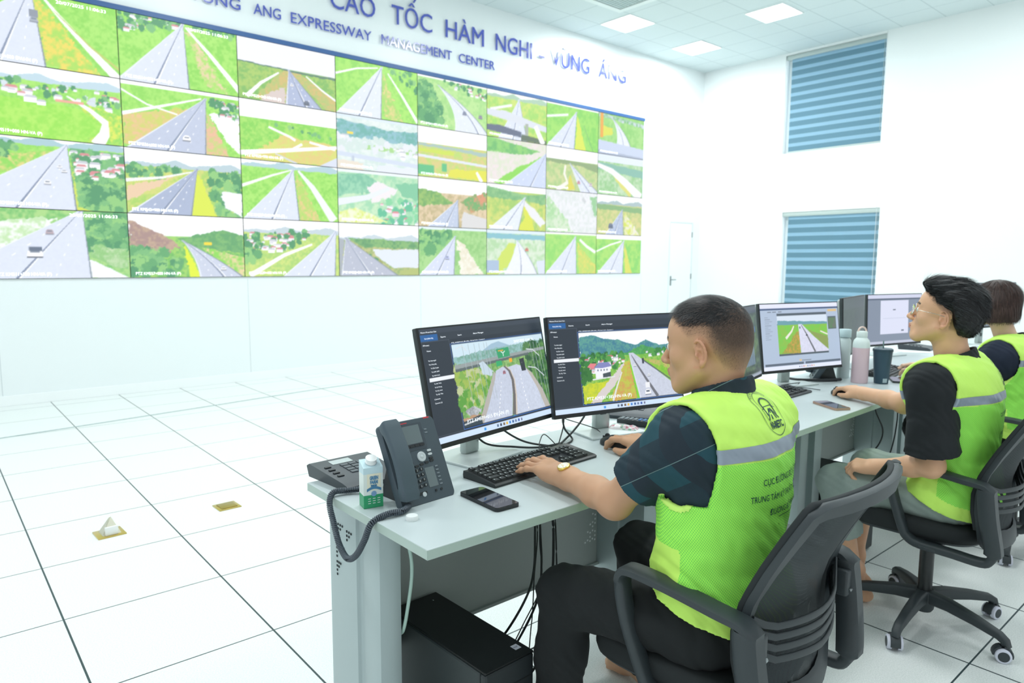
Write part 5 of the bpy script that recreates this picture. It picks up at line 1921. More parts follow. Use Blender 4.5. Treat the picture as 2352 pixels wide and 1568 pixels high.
cable('thick black cable rising to the valley highway monitor', [(1.60, 1.63, DZ + .006), (1.67, 1.67, DZ + .006), (1.75, 1.70, .815), (1.82, 1.72, .85), (1.90, 1.74, .92)], .0036, group=G2)
cable('black cable beside the thick one under the valley highway monitor', [(1.62, 1.63, DZ + .004), (1.70, 1.66, DZ + .006), (1.70, 1.70, .83), (1.73, 1.73, .875), (1.85, 1.76, .93)], .0034, group=G2)
cable('thin black cable standing in a loop behind the keyboard', [(1.47, 1.58, DZ + .028), (1.49, 1.60, .835), (1.54, 1.63, .845), (1.60, 1.63, DZ + .004)], .0016, group=G2)
cable('thin mouse cable running behind the valley highway monitor stand', [(1.79, 1.575, DZ + .008), (1.83, 1.64, DZ + .004), (1.86, 1.70, DZ + .013), (1.80, 1.78, .83), (1.72, 1.74, .86), (1.66, 1.70, .87)], .0018, group=G2)
cable('black cable hanging down between the two near monitors', [(1.66, 1.66, .90), (1.655, 1.66, .85), (1.63, 1.65, .81), (1.61, 1.64, DZ + .004)], .0020, group=G2)
cable('thick black cable bundle left of the second keyboard', [(3.10, 1.80, .90), (3.06, 1.78, .85), (3.00, 1.72, DZ + .006), (3.02, 1.68, DZ + .006)], .005)
cable('thin mouse cable on the middle desk right of the second keyboard', [(3.325, 1.57, DZ + .006), (3.34, 1.66, DZ + .003), (3.30, 1.76, DZ + .003), (3.26, 1.82, DZ + .02)], .0018)
cable('thin black cable crossing in front of the highway photo monitor stand', [(3.18, 1.86, DZ + .004), (3.26, 1.78, DZ + .004), (3.36, 1.72, DZ + .015), (3.46, 1.74, DZ + .004)], .0022)
cable('thin cable on the desk left of the pink flask', [(3.55, 1.80, DZ + .004), (3.64, 1.72, DZ + .004), (3.70, 1.68, DZ + .004), (3.78, 1.68, DZ + .004)], .0018)
for lb, p_ in (('black cable hanging left of two under the third desk', [(3.62, 1.44, .765), (3.61, 1.42, .68), (3.66, 1.40, .58), (3.68, 1.42, .50), (3.66, 1.46, .43)]),
               ('black cable hanging right of two under the third desk', [(3.82, 1.42, .765), (3.88, 1.42, .66), (3.89, 1.42, .58), (3.92, 1.45, .42), (3.91, 1.5, .25), (3.8, 1.6, .02)])):
    cable(lb, p_, .0036)
cable('thin dark cable snaking across the white floor near the video wall', [(-.2, 6.6, .006), (.9, 6.75, .006), (2.2, 6.95, .006), (3.5, 7.15, .006), (4.6, 7.18, .006), (6.0, 7.1, .006)], .003, mat('floor_cable_grey', (168, 186, 188), rough=.6))
# ================================================================ swivel chairs
ch_pl = mat('chair_frame_black', (52, 60, 64), rough=0.5)
ch_seat = mat('chair_seat_fabric', (30, 36, 38), rough=0.85)
ch_pad = mat('chair_back_edge', (36, 42, 45), rough=0.8)
ring_m = mat('caster_ring_lilac', (214, 218, 232), rough=0.4)


def mesh_fabric():
    m = bpy.data.materials.new('chair_back_mesh')
    m.use_nodes = True
    nt = m.node_tree
    b = nt.nodes['Principled BSDF']
    b.inputs['Base Color'].default_value = (*lin((44, 52, 56)), 1)
    b.inputs['Roughness'].default_value = 0.8
    tr = nt.nodes.new('ShaderNodeBsdfTransparent')
    mx = nt.nodes.new('ShaderNodeMixShader')
    tc = nt.nodes.new('ShaderNodeTexCoord')
    vo = nt.nodes.new('ShaderNodeTexVoronoi')
    vo.inputs['Scale'].default_value = 320
    vo.inputs['Randomness'].default_value = 0.0
    rp = nt.nodes.new('ShaderNodeValToRGB')
    rp.color_ramp.elements[0].position = 0.20
    rp.color_ramp.elements[0].color = (0.22, 0.22, 0.22, 1)
    rp.color_ramp.elements[1].position = 0.34
    rp.color_ramp.elements[1].color = (0.03, 0.03, 0.03, 1)
    nt.links.new(tc.outputs['Object'], vo.inputs['Vector'])
    nt.links.new(vo.outputs['Distance'], rp.inputs[0])
    nt.links.new(rp.outputs[0], mx.inputs[0])
    nt.links.new(b.outputs[0], mx.inputs[1])
    nt.links.new(tr.outputs[0], mx.inputs[2])
    nt.links.new(mx.outputs[0], nt.nodes['Material Output'].inputs[0])
    return m


ch_mesh = mesh_fabric()
BT = [-.055, -.02, .03, .09, .15, .22, .30, .38, .45]
BY = [-.225, -.235, -.232, -.222, -.222, -.240, -.278, -.322, -.362]
BW = [.14, .188, .208, .216, .219, .222, .225, .226, .220]


def back_pt(s, t, push=0.0):
    """s -1..1 across, t height over the seat"""
    y = float(np.interp(t, BT, BY))
    w = float(np.interp(t, BT, BW))
    return Vector((s * w, y + .045 * (s * s) - .03 - push, t))


def chair(label, x, y, rz, sz=.50, spin=0.0):
    root = thing('office_chair', label, 'chair', (x, y, 0), rz, 'black mesh-back swivel chairs')
    # star base
    for k in range(5):
        a = spin + 2 * PI * k / 5
        d = Vector((math.cos(a), math.sin(a), 0))
        pts = [d * .028 + Vector((0, 0, .112)), d * .10 + Vector((0, 0, .112)), d * .20 + Vector((0, 0, .100)), d * .285 + Vector((0, 0, .084)), d * .305 + Vector((0, 0, .072)), d * .312 + Vector((0, 0, .052))]
        m = M().sweep(pts, rrect(.040, .046, .010, 3), scale=[(1.15, 1.1), (1.0, 1.0), (.88, .8), (.76, .62), (.72, .6), (.66, .6)])
        mesh_obj('base_leg', m, ch_pl, root, 40)
        c = d * .312
        sw = spin * 3 + k * 1.3
        e = Vector((math.cos(a + .5 + .25 * math.sin(k * 2.1)), math.sin(a + .5 + .25 * math.sin(k * 2.1)), 0))     # wheel travel direction
        ax = Vector((-e.y, e.x, 0))
        wc = c - e * .012
        h = M()
        arc = [wc + e * (.030 * math.cos(q)) + Vector((0, 0, .027 + .030 * math.sin(q))) for q in [PI * i / 9 - .25 for i in range(11)]]
        h.sweep(arc, rrect(.034, .006, .002, 2), tuple(ax.cross(Vector((0, 0, 1)))))
        h.box(-.012, .012, -.014, .014, -.022, .022, 0, .006, Matrix.Translation(wc + Vector((0, 0, .030))) @ Matrix.Rotation(math.atan2(e.y, e.x), 4, 'Z'))
        h.cyl(c + Vector((0, 0, .035)), c + Vector((0, 0, .066)), .0075, n=12)
        cs = mesh_obj('caster', h, ch_pl, root, 40)
        for s in (-1, 1):
            cen = wc + ax * (s * .0185) + Vector((0, 0, .0262))
            q = Vector((0, 0, 1)).rotation_difference(ax * s).to_matrix().to_4x4()
            T = Matrix.Translation(cen) @ q
            w = M().lathe([(.026, -.008), (.026, .005), (.024, .0075), (.019, .0078)], 26, 1, T)
            w.lathe([(.0188, .0066), (.018, .0088), (.0, .0090)], 26, 0, T, cap=False)
            mesh_obj('wheel', w, [ch_pl, ring_m], cs, 50)
    mesh_obj('hub', M().lathe([(.0, .050), (.030, .050), (.036, .06), (.042, .10), (.040, .128), (.034, .136), (.0, .136)], 28, cap=False), ch_pl, root, 40)
    mesh_obj('gas_column', M().lathe([(.0255, .13), (.0255, .30), (.0235, .302), (.0235, sz - .085)], 24), mat('column_black', (34, 38, 40), rough=.35), root, 40)
    # mechanism under the seat
    m = M().box(-.085, .085, -.13, .11, sz - .098, sz - .066, 0, .008)
    m.cyl((.06, .02, sz - .085), (.22, .05, sz - .095), .005)
    m.box(.20, .25, .035, .065, sz - .102, sz - .090, 0, .004)
    mesh_obj('tilt_mechanism', m, ch_pl, root, 40)
    # seat: plastic pan and cushion
    prof = []
    for i in range(48):
        a = 2 * PI * i / 48
        ca, sa = math.cos(a), math.sin(a)
        ex = .55
        prof.append((.222 * abs(ca) ** ex * (1 if ca > 0 else -1), .225 * abs(sa) ** ex * (1 if sa > 0 else -1) + .01))

    def seat_lathe(levels):
        v, f = [], []
        for sc, z in levels:
            for x_, y_ in prof:
                dip = -.018 * max(0, (y_ / .225)) ** 3 + (.010 if z > sz - .02 else 0) * (abs(x_) / .222) ** 2
                v.append(Vector((x_ * sc, y_ * sc, z + dip)))
        n = len(prof)
        for j in range(len(levels) - 1):
            for i in range(n):
                f.append((j * n + i, j * n + (i + 1) % n, (j + 1) * n + (i + 1) % n, (j + 1) * n + i))
        f.append(tuple(range(n - 1, -1, -1)))
        f.append(tuple(range((len(levels) - 1) * n, len(levels) * n)))
        return M().add(v, f)
    mesh_obj('seat', seat_lathe([(.90, sz - .062), (.975, sz - .055), (1.0, sz - .035), (.995, sz - .015), (.95, sz - .003), (.85, sz)]), ch_seat, root, 60)
    mesh_obj('seat_pan', seat_lathe([(.80, sz - .072), (.93, sz - .066), (.965, sz - .054)]), ch_pl, root, 40)
    # back
    S = Matrix.Translation((0, 0, sz))
    side = [back_pt(-1, t) for t in np.linspace(.435, -.02, 14)]
    bottom = [back_pt(s, -.055 + .035 * s * s) for s in (-.82, -.55, -.25, 0, .25, .55, .82)]
    bottom = [Vector((-.20 * s_ / -.82 * 1.0, p.y, p.z)) if False else p for s_, p in zip(range(7), bottom)]
    bl = []
    for s in np.linspace(-.92, .92, 9):
        bl.append(Vector((s * .195, float(np.interp(-.03, BT, BY)) + .045 * s * s - .03, -.030 - .030 * (1 - s * s))))
    right = [Vector((-p.x, p.y, p.z)) for p in side[::-1]]
    top = []
    for s in np.linspace(.9, -.9, 7):
        top.append(Vector((s * .220, float(np.interp(.45, BT, BY)) + .045 * s * s - .03, .450 + .008 * (1 - s * s))))
    loop_ = [S @ p for p in side + bl + right + top]
    fr = M()
    # ribbon frame with side vector in the local back plane
    k = len(loop_)
    cen = S @ Vector((0, -.27, .2))
    vv, ff = [], []
    for i in range(k):
        t = (loop_[(i + 1) % k] - loop_[i - 1]).normalized()
        inw = Vector((-(loop_[i].x), 0, 0)) + Vector((0, 0, (cen.z - loop_[i].z))) * .8
        nrm = Vector((0, 1, .35)).normalized()
        inw = (inw - t * inw.dot(t)).normalized()
        nrm = t.cross(inw).normalized()
        low = min(1.0, max(0.0, (sz + .10 - loop_[i].z) / .12))
        for a, b in ((-.004, -.010), (.024, -.008), (.028, 0), (.024, .008), (-.004, .010), (-.008, 0)):
            vv.append(loop_[i] + inw * a * (1 + .9 * low) + nrm * b)
    for i in range(k):
        j = (i + 1) % k
        for q in range(6):
            r = (q + 1) % 6
            ff.append((i * 6 + q, i * 6 + r, j * 6 + r, j * 6 + q))
    fr.add(vv, ff)
    mesh_obj('back_frame', fr, ch_pl, root, 50)
    g = M()
    NS, NT = 14, 22
    v = []
    for j in range(NT + 1):
        t = -.045 + (.45 + .045) * j / NT
        for i in range(NS + 1):
            s = -1 + 2 * i / NS
            p = back_pt(s * .93, t, -.010)
            v.append(S @ p)
    f = [(j * (NS + 1) + i, j * (NS + 1) + i + 1, (j + 1) * (NS + 1) + i + 1, (j + 1) * (NS + 1) + i) for j in range(NT) for i in range(NS)]
    g.add(v, f)
    mesh_obj('back_mesh', g, ch_mesh, root, True)
    rim = M()
    rp_ = [S @ (back_pt(-1, t, -.014)) for t in np.linspace(.02, .440, 14)] + [S @ (back_pt(s_, .452 + .008 * (1 - s_ * s_), -.014)) for s_ in np.linspace(-.96, .96, 11)] + [S @ (back_pt(1, t, -.014)) for t in np.linspace(.440, .02, 14)]
    rim.sweep(rp_, rrect(.012, .014, .004, 2), (0, 1, 0))
    mesh_obj('mesh_edging', rim, ch_pad, root, 50)
    # lumbar slats
    for q in range(4):
        t0 = .075 + q * .026
        path = []
        for i in range(15):
            s = -1 + 2 * i / 14
            rise = .040 * max(0, abs(s) - .78) / .22 + .012 * abs(s)
            path.append(S @ (back_pt(s * .97, t0 + rise * (1 - q * .12), .010 + .022 * (1 - s * s))))
        mesh_obj('lumbar_slat', M().sweep(path, rrect(.006, .016, .002, 2), (0, 0, 1)), ch_pl, root, 50)
    for s in (-1, 1):
        mesh_obj('bolt', M().cyl(S @ Vector((s * .215, -.262, .115)), S @ Vector((s * .232, -.262, .115)), .0055), chrome, root, 40)
    # armrests: closed loops
    for s in (-1, 1):
        X = s * .252
        P = [(-.235, .19), (-.17, .198), (-.06, .210), (.035, .215), (.062, .205), (.068, .175), (.050, .09), (.018, -.03), (-.002, -.060), (-.04, -.075), (-.14, -.078), (-.235, -.082), (-.262, -.066), (-.268, -.03), (-.252, .08), (-.240, .165)]
        path = smooth_path([(X - s * (.022 if p[1] < -.02 else 0) * 1.0, p[0], sz + p[1]) for p in P], 4, closed=True)
        m = M()
        k = len(path)
        v, f = [], []
        cy_, cz_ = -.1, sz + .07
        for i in range(k):
            t = (path[(i + 1) % k] - path[i - 1]).normalized()
            out = Vector((0, path[i].y - cy_, path[i].z - cz_))
            out = (out - t * out.dot(t)).normalized()
            sd = Vector((1, 0, 0))
            top_ = path[i].z > sz + .185
            rear = path[i].y < -.225 and path[i].z > sz - .05
            w = .026 if top_ else (.026 if rear else .021)
            th = .011 if top_ else (.026 if rear else .014)
            for a, b in ((-1, -.6), (-1, .6), (-.7, 1), (.7, 1), (1, .6), (1, -.6), (.7, -1), (-.7, -1)):
                v.append(path[i] + sd * w * a + out * th * b)
        for i in range(k):
            j = (i + 1) % k
            for q in range(8):
                r = (q + 1) % 8
                f.append((i * 8 + q, i * 8 + r, j * 8 + r, j * 8 + q))
        m.add(v, f)
        m.box(min(X, s * .14), max(X, s * .14), -.10, -.04, sz - .088, sz - .074, 0, .004)
        m.box(min(s * .205, X), max(s * .205, X), -.262, -.228, sz + .10, sz + .165, 0, .006)
        mesh_obj('armrest', m, ch_pl, root, 50)
    return root


chair('black mesh-back swivel chair under the nearest man', 1.450, .945, D(3.5), .50, .3)
chair('black mesh-back swivel chair under the man with glasses', 2.955, .935, D(1), .47, math.atan2(-.01, -.30))
chair('black mesh-back swivel chair under the woman with the bob', 4.12, .94, D(2), .47, .8)
# ================================================================ organic shapes: signed distance fields + surface nets
class Prims:
    """ordered list of primitives joined by smooth union (or carved with sub=True)"""

    def __init__(s):
        s.p = []

    def cone(s, a, b, ra, rb=None, k=.01, sub=False):
        a, b = np.array(a, float), np.array(b, float)
        rb = ra if rb is None else rb
        s.p.append(('c', a, b, ra, rb, k, sub, (a + b) / 2, np.linalg.norm(b - a) / 2 + max(ra, rb)))
        return s

    def ell(s, c, r, R=None, k=.01, sub=False):
        c, r = np.array(c, float), np.array(r, float) * np.ones(3)
        s.p.append(('e', c, r, (np.eye(3) if R is None else np.array(R, float)), None, k, sub, c, float(max(r))))
        return s

    def xform(s, T):
        """rigid (plus uniform scale) transform of all primitives"""
        A = np.array(T)
        L, t = A[:3, :3], A[:3, 3]
        sc = np.linalg.norm(L[:, 0])
        Rr = L / sc
        o = Prims()
        for q in s.p:
            if q[0] == 'c':
                o.cone(L @ q[1] + t, L @ q[2] + t, q[3] * sc, q[4] * sc, q[5] * sc, q[6])
            else:
                o.ell(L @ q[1] + t, q[2] * sc, Rr @ q[3], q[5] * sc, q[6])
        return o

    def __add__(s, b):
        o = Prims()
        o.p = s.p + b.p
        return o

    def __call__(s, P, cen, rad):
        D_ = np.full(P.shape[:2], 0.5)
        for kind, a, b, c, d, k, sub, bc, br in s.p:
            m = np.linalg.norm(cen - bc, axis=1) < br + rad + max(k, .004) * 2 + .03
            if not m.any():
                continue
            Q = P[m]
            if kind == 'c':
                ba = b - a
                L2 = max(ba @ ba, 1e-12)
                pa = Q - a
                h = np.clip((pa @ ba) / L2, 0, 1)
                dd = np.linalg.norm(pa - h[..., None] * ba, axis=2) - (c + (d - c) * h)
            else:
                q = (Q - a) @ c
                k0 = np.linalg.norm(q / b, axis=2)
                k1 = np.linalg.norm(q / (b * b), axis=2) + 1e-9
                dd = k0 * (k0 - 1) / k1
            e = D_[m]
            if sub:
                dd = -dd
                h = np.clip(.5 - .5 * (e - dd) / k, 0, 1)
                e = e + (dd - e) * h + k * h * (1 - h)
            else:
                h = np.clip(.5 + .5 * (e - dd) / k, 0, 1)
                e = e + (dd - e) * h - k * h * (1 - h)
            D_[m] = e
        return D_


def surface(f, lo, hi, h, B=10):
    """surface nets of f(P,cen,rad)=0 on a grid of cell h, evaluated only in blocks near the surface"""
    lo = np.floor(np.array(lo) / h) * h
    n = np.ceil((np.array(hi) - lo) / (h * B)).astype(int)
    bi = np.stack(np.meshgrid(*[np.arange(q) for q in n], indexing='ij'), -1).reshape(-1, 3)
    cen = lo + (bi + .5) * B * h
    rad = B * h * .87
    dc = f(cen[:, None, :], cen, np.full(len(cen), rad))[:, 0]
    keep = np.abs(dc) < rad * 1.35 + .012
    bi, cen = bi[keep], cen[keep]
    g = np.stack(np.meshgrid(*[np.arange(B + 1)] * 3, indexing='ij'), -1).reshape(-1, 3)
    N = (n * B + 2).astype(np.int64)
    keys, pos, sg = [], [], []
    for s0 in range(0, len(bi), 300):
        b = bi[s0:s0 + 300]
        P = lo + (b[:, None, :] * B + g[None]) * h
        d = f(P, cen[s0:s0 + 300], np.full(len(b), rad)).reshape(-1, B + 1, B + 1, B + 1)
        c = [d[:, x:B + x, y:B + y, z:B + z] for x in (0, 1) for y in (0, 1) for z in (0, 1)]
        st = np.stack(c, -1)
        ins = st < 0
        act = ins.any(-1) & ~ins.all(-1)
        w = np.nonzero(act)
        if len(w[0]) == 0:
            continue
        v = st[w]
        base_i = b[w[0]] * B + np.stack(w[1:], 1)
        offs = np.array([(x, y, z) for x in (0, 1) for y in (0, 1) for z in (0, 1)], float)
        acc = np.zeros((len(v), 3))
        cnt = np.zeros(len(v))
        for i in range(8):
            for ax in (4, 2, 1):
                j = i | ax
                if i & ax:
                    continue
                a_, b_ = v[:, i], v[:, j]
                cr = (a_ < 0) != (b_ < 0)
                t = np.where(cr, a_ / np.where(cr, a_ - b_, 1), 0)
                p = offs[i] + (offs[j] - offs[i]) * t[:, None]
                acc += p * cr[:, None]
                cnt += cr
        keys.append((base_i[:, 0] * N[1] + base_i[:, 1]) * N[2] + base_i[:, 2])
        pos.append(lo + (base_i + acc / cnt[:, None]) * h)
        sg.append(v[:, [0, 4, 2, 1]] < 0)
    keys = np.concatenate(keys)
    pos = np.concatenate(pos)
    sg = np.concatenate(sg)
    o = np.argsort(keys)
    keys, pos, sg = keys[o], pos[o], sg[o]
    st = np.array([N[1] * N[2], N[2], 1], dtype=np.int64)
    F = []
    for ax in range(3):
        u, v_ = st[(ax + 1) % 3], st[(ax + 2) % 3]
        m = sg[:, 0] != sg[:, ax + 1]
        k0 = keys[m]
        q = np.stack([k0, k0 - u, k0 - u - v_, k0 - v_], 1)
        ix = np.searchsorted(keys, q)
        ix = np.clip(ix, 0, len(keys) - 1)
        ok = (keys[ix] == q).all(1)
        ix = ix[ok]
        s = sg[m][ok][:, 0]
        ix[~s] = ix[~s][:, ::-1]
        F.append(ix)
    F = np.concatenate(F)
    # keep outward orientation: (inside -> outside along +axis)
    return pos, F


def relax(V, F, it=2, lam=.5):
    n = len(V)
    for _ in range(it):
        acc = np.zeros_like(V)
        cnt = np.zeros(n)
        for a in range(4):
            b = (a + 1) % 4
            np.add.at(acc, F[:, a], V[F[:, b]])
            np.add.at(cnt, F[:, a], 1)
            np.add.at(acc, F[:, b], V[F[:, a]])
            np.add.at(cnt, F[:, b], 1)
        V = V + lam * (acc / np.maximum(cnt, 1)[:, None] - V)
    return V


def vnormals(V, F):
    n = np.cross(V[F[:, 2]] - V[F[:, 0]], V[F[:, 3]] - V[F[:, 1]])
    out = np.zeros_like(V)
    for a in range(4):
        np.add.at(out, F[:, a], n)
    return out / np.maximum(np.linalg.norm(out, axis=1), 1e-12)[:, None]


def frame(origin, fwd, upv=(0, 0, 1), scale=1.0):
    """matrix whose +y is fwd, +z close to upv, +x = right"""
    f = Vector(fwd).normalized()
    u = Vector(upv)
    x = f.cross(u).normalized()
    z = x.cross(f)
    return Matrix(((x.x * scale, f.x * scale, z.x * scale, origin[0]), (x.y * scale, f.y * scale, z.y * scale, origin[1]),
                   (x.z * scale, f.z * scale, z.z * scale, origin[2]), (0, 0, 0, 1)))


def head_prims(female=False, jaw=1.0):
    """local frame: origin between the ears, +y face, +x right, +z up, metres"""
    p = Prims()
    p.ell((0, -.014, .036), (.0765, .094, .082), k=.01)
    p.ell((0, .030, .035), (.066, .058, .060), k=.03)
    p.ell((0, .034, -.030), (.060, .052, .062), k=.03)
    p.ell((0, -.050, -.010), (.060, .048, .055), k=.03)
    for s in (-1, 1):
        p.cone((s * .058, .004, -.048), (s * .026 * jaw, .062, -.090), .020, .020, k=.03)
        p.ell((s * .044, .052, -.020), (.022, .024, .020), k=.022)
        p.cone((s * .010, .086, .022), (s * .040, .070, .024), .0085, .007, k=.012)
    p.ell((0, .070, -.092), (.024 * jaw, .020, .019), k=.022)
    p.ell((0, .076, -.058), (.026, .020, .026), k=.02)
    p.cone((0, .084, .012), (0, .108, -.026), .0075, .0098, k=.010)
    p.ell((0, .107, -.030), (.0105, .0105, .0088), k=.006)
    for s in (-1, 1):
        p.ell((s * .0115, .099, -.033), (.0075, .0095, .0068), k=.004)
        p.ell((s * .031, .097, .004), (.017, .016, .011), k=.012, sub=True)
        p.ell((s * .031, .0745, .004), (.0135, .0135, .0125), k=.004)
        p.ell((s * .0062, .108, -.0395), (.0032, .005, .0035), k=.002, sub=True)
    # lips
    p.cone((-.016, .090, -.0575), (0, .0985, -.0560), .0042, .0056, k=.006)
    p.cone((.016, .090, -.0575), (0, .0985, -.0560), .0042, .0056, k=.004)
    p.cone((-.014, .0895, -.0655), (0, .0965, -.0672), .0042, .0058, k=.004)
    p.cone((.014, .0895, -.0655), (0, .0965, -.0672), .0042, .0058, k=.004)
    p.cone((-.020, .0935, -.0615), (.020, .0935, -.0615), .0014, .0014, k=.003, sub=True)
    p.ell((0, .099, -.0765), (.020, .007, .0055), k=.006, sub=True)
    # ears
    for s in (-1, 1):
        a = math.radians(-12)
        R = np.array([[1, 0, 0], [0, math.cos(a), -math.sin(a)], [0, math.sin(a), math.cos(a)]])
        b = math.radians(16) * s
        R2 = np.array([[math.cos(b), -math.sin(b), 0], [math.sin(b), math.cos(b), 0], [0, 0, 1]])
        R = R2 @ R
        C_ = np.array([s * .080, -.010, -.006])
        p.ell(C_ - np.array([s * .003, -.002, 0]), (.0055, .0155, .0265), R, k=.004)
        rim = []
        for i in range(13):
            t = math.radians(60 + 215 * i / 12)          # angle in the (forward, up) plane, going over the top to the back, down to the lobe
            rim.append(C_ + R @ np.array([s * .0045, .0150 * math.cos(t), .0275 * math.sin(t)]))
        for i in range(12):
            p.cone(rim[i], rim[i + 1], .0034, .0034, k=.002)
        p.ell(C_ + R @ np.array([s * .002, .004, -.0290]), (.005, .0075, .0085), R, k=.006)
        p.ell(C_ + R @ np.array([s * .0062, .0035, -.004]), (.0090, .0072, .0110), R, k=.002, sub=True)
        p.ell(C_ + R @ np.array([s * .0070, -.001, .013]), (.0065, .0062, .0085), R, k=.002, sub=True)
        p.ell(C_ + R @ np.array([s * .003, .0125, -.006]), (.0045, .0035, .006), R, k=.004)
    return p


def hand_prims(T, side=1, bend=(20, 25, 20), spread=6, thumb=(40, 25), bends=None, sc=1.0):
    """T: wrist frame, +y along the palm, +z back of the hand; side=+1 thumb towards +x"""
    p = Prims()
    s = side
    mc = [(.026, .088), (.009, .092), (-.009, .087), (-.024, .078)]     # knuckle x,y: index..little
    L = [(.042, .026, .020), (.046, .030, .021), (.043, .028, .020), (.034, .021, .019)]
    Rr = [.0088, .0090, .0085, .0076]
    p.cone((.010 * s, -.02, -.002), (.014 * s, .03, 0), .021, .018, k=.02)
    p.cone((-.010 * s, -.02, -.002), (-.012 * s, .03, -.002), .020, .017, k=.02)
    for (kx, ky) in mc:
        p.cone((kx * .55 * s, .012, -.002), (kx * s, ky - .006, .001), .0155, .0112, k=.012)
    p.ell((-.012 * s, .045, -.010), (.020, .035, .012), k=.012)
    for i, (kx, ky) in enumerate(mc):
        bd = bends[i] if bends else bend
        a = math.radians((1.5 - i) * spread)
        d0 = np.array([math.sin(a) * s, math.cos(a), 0])
        pos = np.array([kx * s, ky, .002])
        ang = 0
        r = Rr[i]
        for j in range(3):
            ang += math.radians(bd[j])
            d = d0 * math.cos(ang) + np.array([0, 0, -1]) * math.sin(ang)
            nx = pos + d * L[i][j]
            p.cone(pos, nx, r * (1 - .07 * j), r * (1 - .07 * (j + 1)), k=.005 if j else .007)
            if j < 2:
                p.ell(nx, (r * .98,) * 3, k=.004)
            pos = nx
    # thumb
    t0 = np.array([.020 * s, .012, -.008])
    a1 = math.radians(thumb[0])
    d1 = np.array([math.sin(a1) * s, math.cos(a1), -.25])
    d1 /= np.linalg.norm(d1)
    t1 = t0 + d1 * .040
    a2 = math.radians(thumb[0] - thumb[1])
    d2 = np.array([math.sin(a2) * s, math.cos(a2), -.22])
    d2 /= np.linalg.norm(d2)
    t2 = t1 + d2 * .034
    a3 = math.radians(thumb[0] - thumb[1] * 1.6)
    d3 = np.array([math.sin(a3) * s, math.cos(a3), -.12])
    d3 /= np.linalg.norm(d3)
    t3 = t2 + d3 * .024
    p.cone(t0, t1, .0165, .0125, k=.014)
    p.cone(t1, t2, .0115, .0102, k=.006)
    p.cone(t2, t3, .0102, .0082, k=.004)
    return p.xform(np.array(T) @ np.diag([sc, sc, sc, 1]))


def foot_prims(T):
    """T: ankle frame on the floor, +y towards the toes"""
    p = Prims()
    p.ell((0, -.045, .028), (.030, .038, .030), k=.01)
    p.cone((0, -.01, .055), (0, .07, .030), .032, .024, k=.03)
    p.ell((0, .11, .022), (.042, .05, .020), k=.03)
    p.cone((0, 0, .06), (0, -.01, .13), .034, .036, k=.03)
    for i, (x, l, r) in enumerate(((.028, .045, .0115), (.010, .046, .0085), (-.005, .040, .008), (-.019, .033, .0075), (-.031, .024, .007))):
        p.cone((x, .135 - i * .006, .014), (x * 1.08, .135 - i * .008 + l, .010), r, r * .9, k=.006)
    return p.xform(T)
# ================================================================ people
def wob(P, amp, fr, seed=0.0):
    """soft cloth folds"""
    x, y, z = P[..., 0] * fr, P[..., 1] * fr, P[..., 2] * fr
    w1 = np.sin(1.3 * x + 2.1 * y + 1.7 * z + seed + 1.2 * np.sin(.9 * y - 1.1 * z + seed))
    w2 = np.sin(2.9 * x - 1.7 * y + 2.3 * z + 2.1 * seed + 1.5 * np.sin(1.3 * x + 1.9 * z))
    return amp * (w1 * .6 + (1 - 2 * np.abs(w2)) * .4)


def sub_prims(n_from, n_to, prims):
    o = Prims()
    o.p = prims.p[n_from:n_to]
    return o


def torso(J, w=1.0, d=1.0):
    s = np.array(J['shR']) - np.array(J['shL'])
    s /= np.linalg.norm(s)
    u0 = np.array(J['neck']) - np.array(J['pelvis'])
    u0 /= np.linalg.norm(u0)
    f = np.cross(u0, s)
    f /= np.linalg.norm(f)
    u = np.cross(s, f)
    R = np.stack([s, f, u], 1)
    p = Prims()
    P_, W_, C_, N_ = [np.array(J[k], float) for k in ('pelvis', 'waist', 'chest', 'neck')]
    p.ell(P_, (.168 * w, .125 * d, .12), R, k=.02)
    p.ell(W_, (.150 * w, .112 * d, .15), R, k=.07)
    p.ell(C_, (.160 * w, .118 * d, .15), R, k=.07)
    for k in ('shL', 'shR'):
        S_ = np.array(J[k], float)
        p.cone(N_ + u * -.058, S_, .052, .054, k=.05)
        p.cone(C_ + u * .03 + (S_ - C_) * .35, S_ - u * .03, .085 * w, .062, k=.05)
    return p, R


def leg_prims(J, side, r=(.088, .066, .050)):
    p = Prims()
    h, k, a = [np.array(J[q + side], float) for q in ('hip', 'knee', 'ank')]
    p.cone(h, k, r[0], r[1], k=.04)
    p.cone(k, k + (a - k) * .35, r[1] * .98, r[1] * .90, k=.02)
    p.cone(k + (a - k) * .35, a, r[1] * .88, r[2], k=.03)
    return p


def clip_band(V, F, planes, center=None, outer=True, off=.0012, drop=None):
    """faces of (V,F) between planes (point, normal; keeps the negative side), lifted off the surface"""
    bm = bmesh.new()
    vs = [bm.verts.new(v) for v in V]
    N = vnormals(V, F)
    C0 = V[F].mean(1)
    FN = N[F].mean(1)
    ok = np.ones(len(F), bool)
    for p, n in planes:
        ok &= ((C0 - np.array(p)) @ np.array(n)) < .02
    if center is not None:
        dd = C0 - center
        ok &= (FN * dd).sum(1) > 0
    if drop is not None:
        ok &= ~drop(C0)
    for q in F[ok]:
        try:
            bm.faces.new([vs[i] for i in q])
        except ValueError:
            pass
    for p, n in planes:
        bmesh.ops.bisect_plane(bm, geom=bm.verts[:] + bm.edges[:] + bm.faces[:], plane_co=p, plane_no=n, clear_outer=True)
    bmesh.ops.delete(bm, geom=[v for v in bm.verts if not v.link_faces], context='VERTS')
    bm.normal_update()
    for v in bm.verts:
        v.co = v.co + v.normal * off
    bm.verts.index_update()
    V2 = [v.co.copy() for v in bm.verts]
    F2 = [tuple(v.index for v in f.verts) for f in bm.faces]
    bm.free()
    return V2, F2


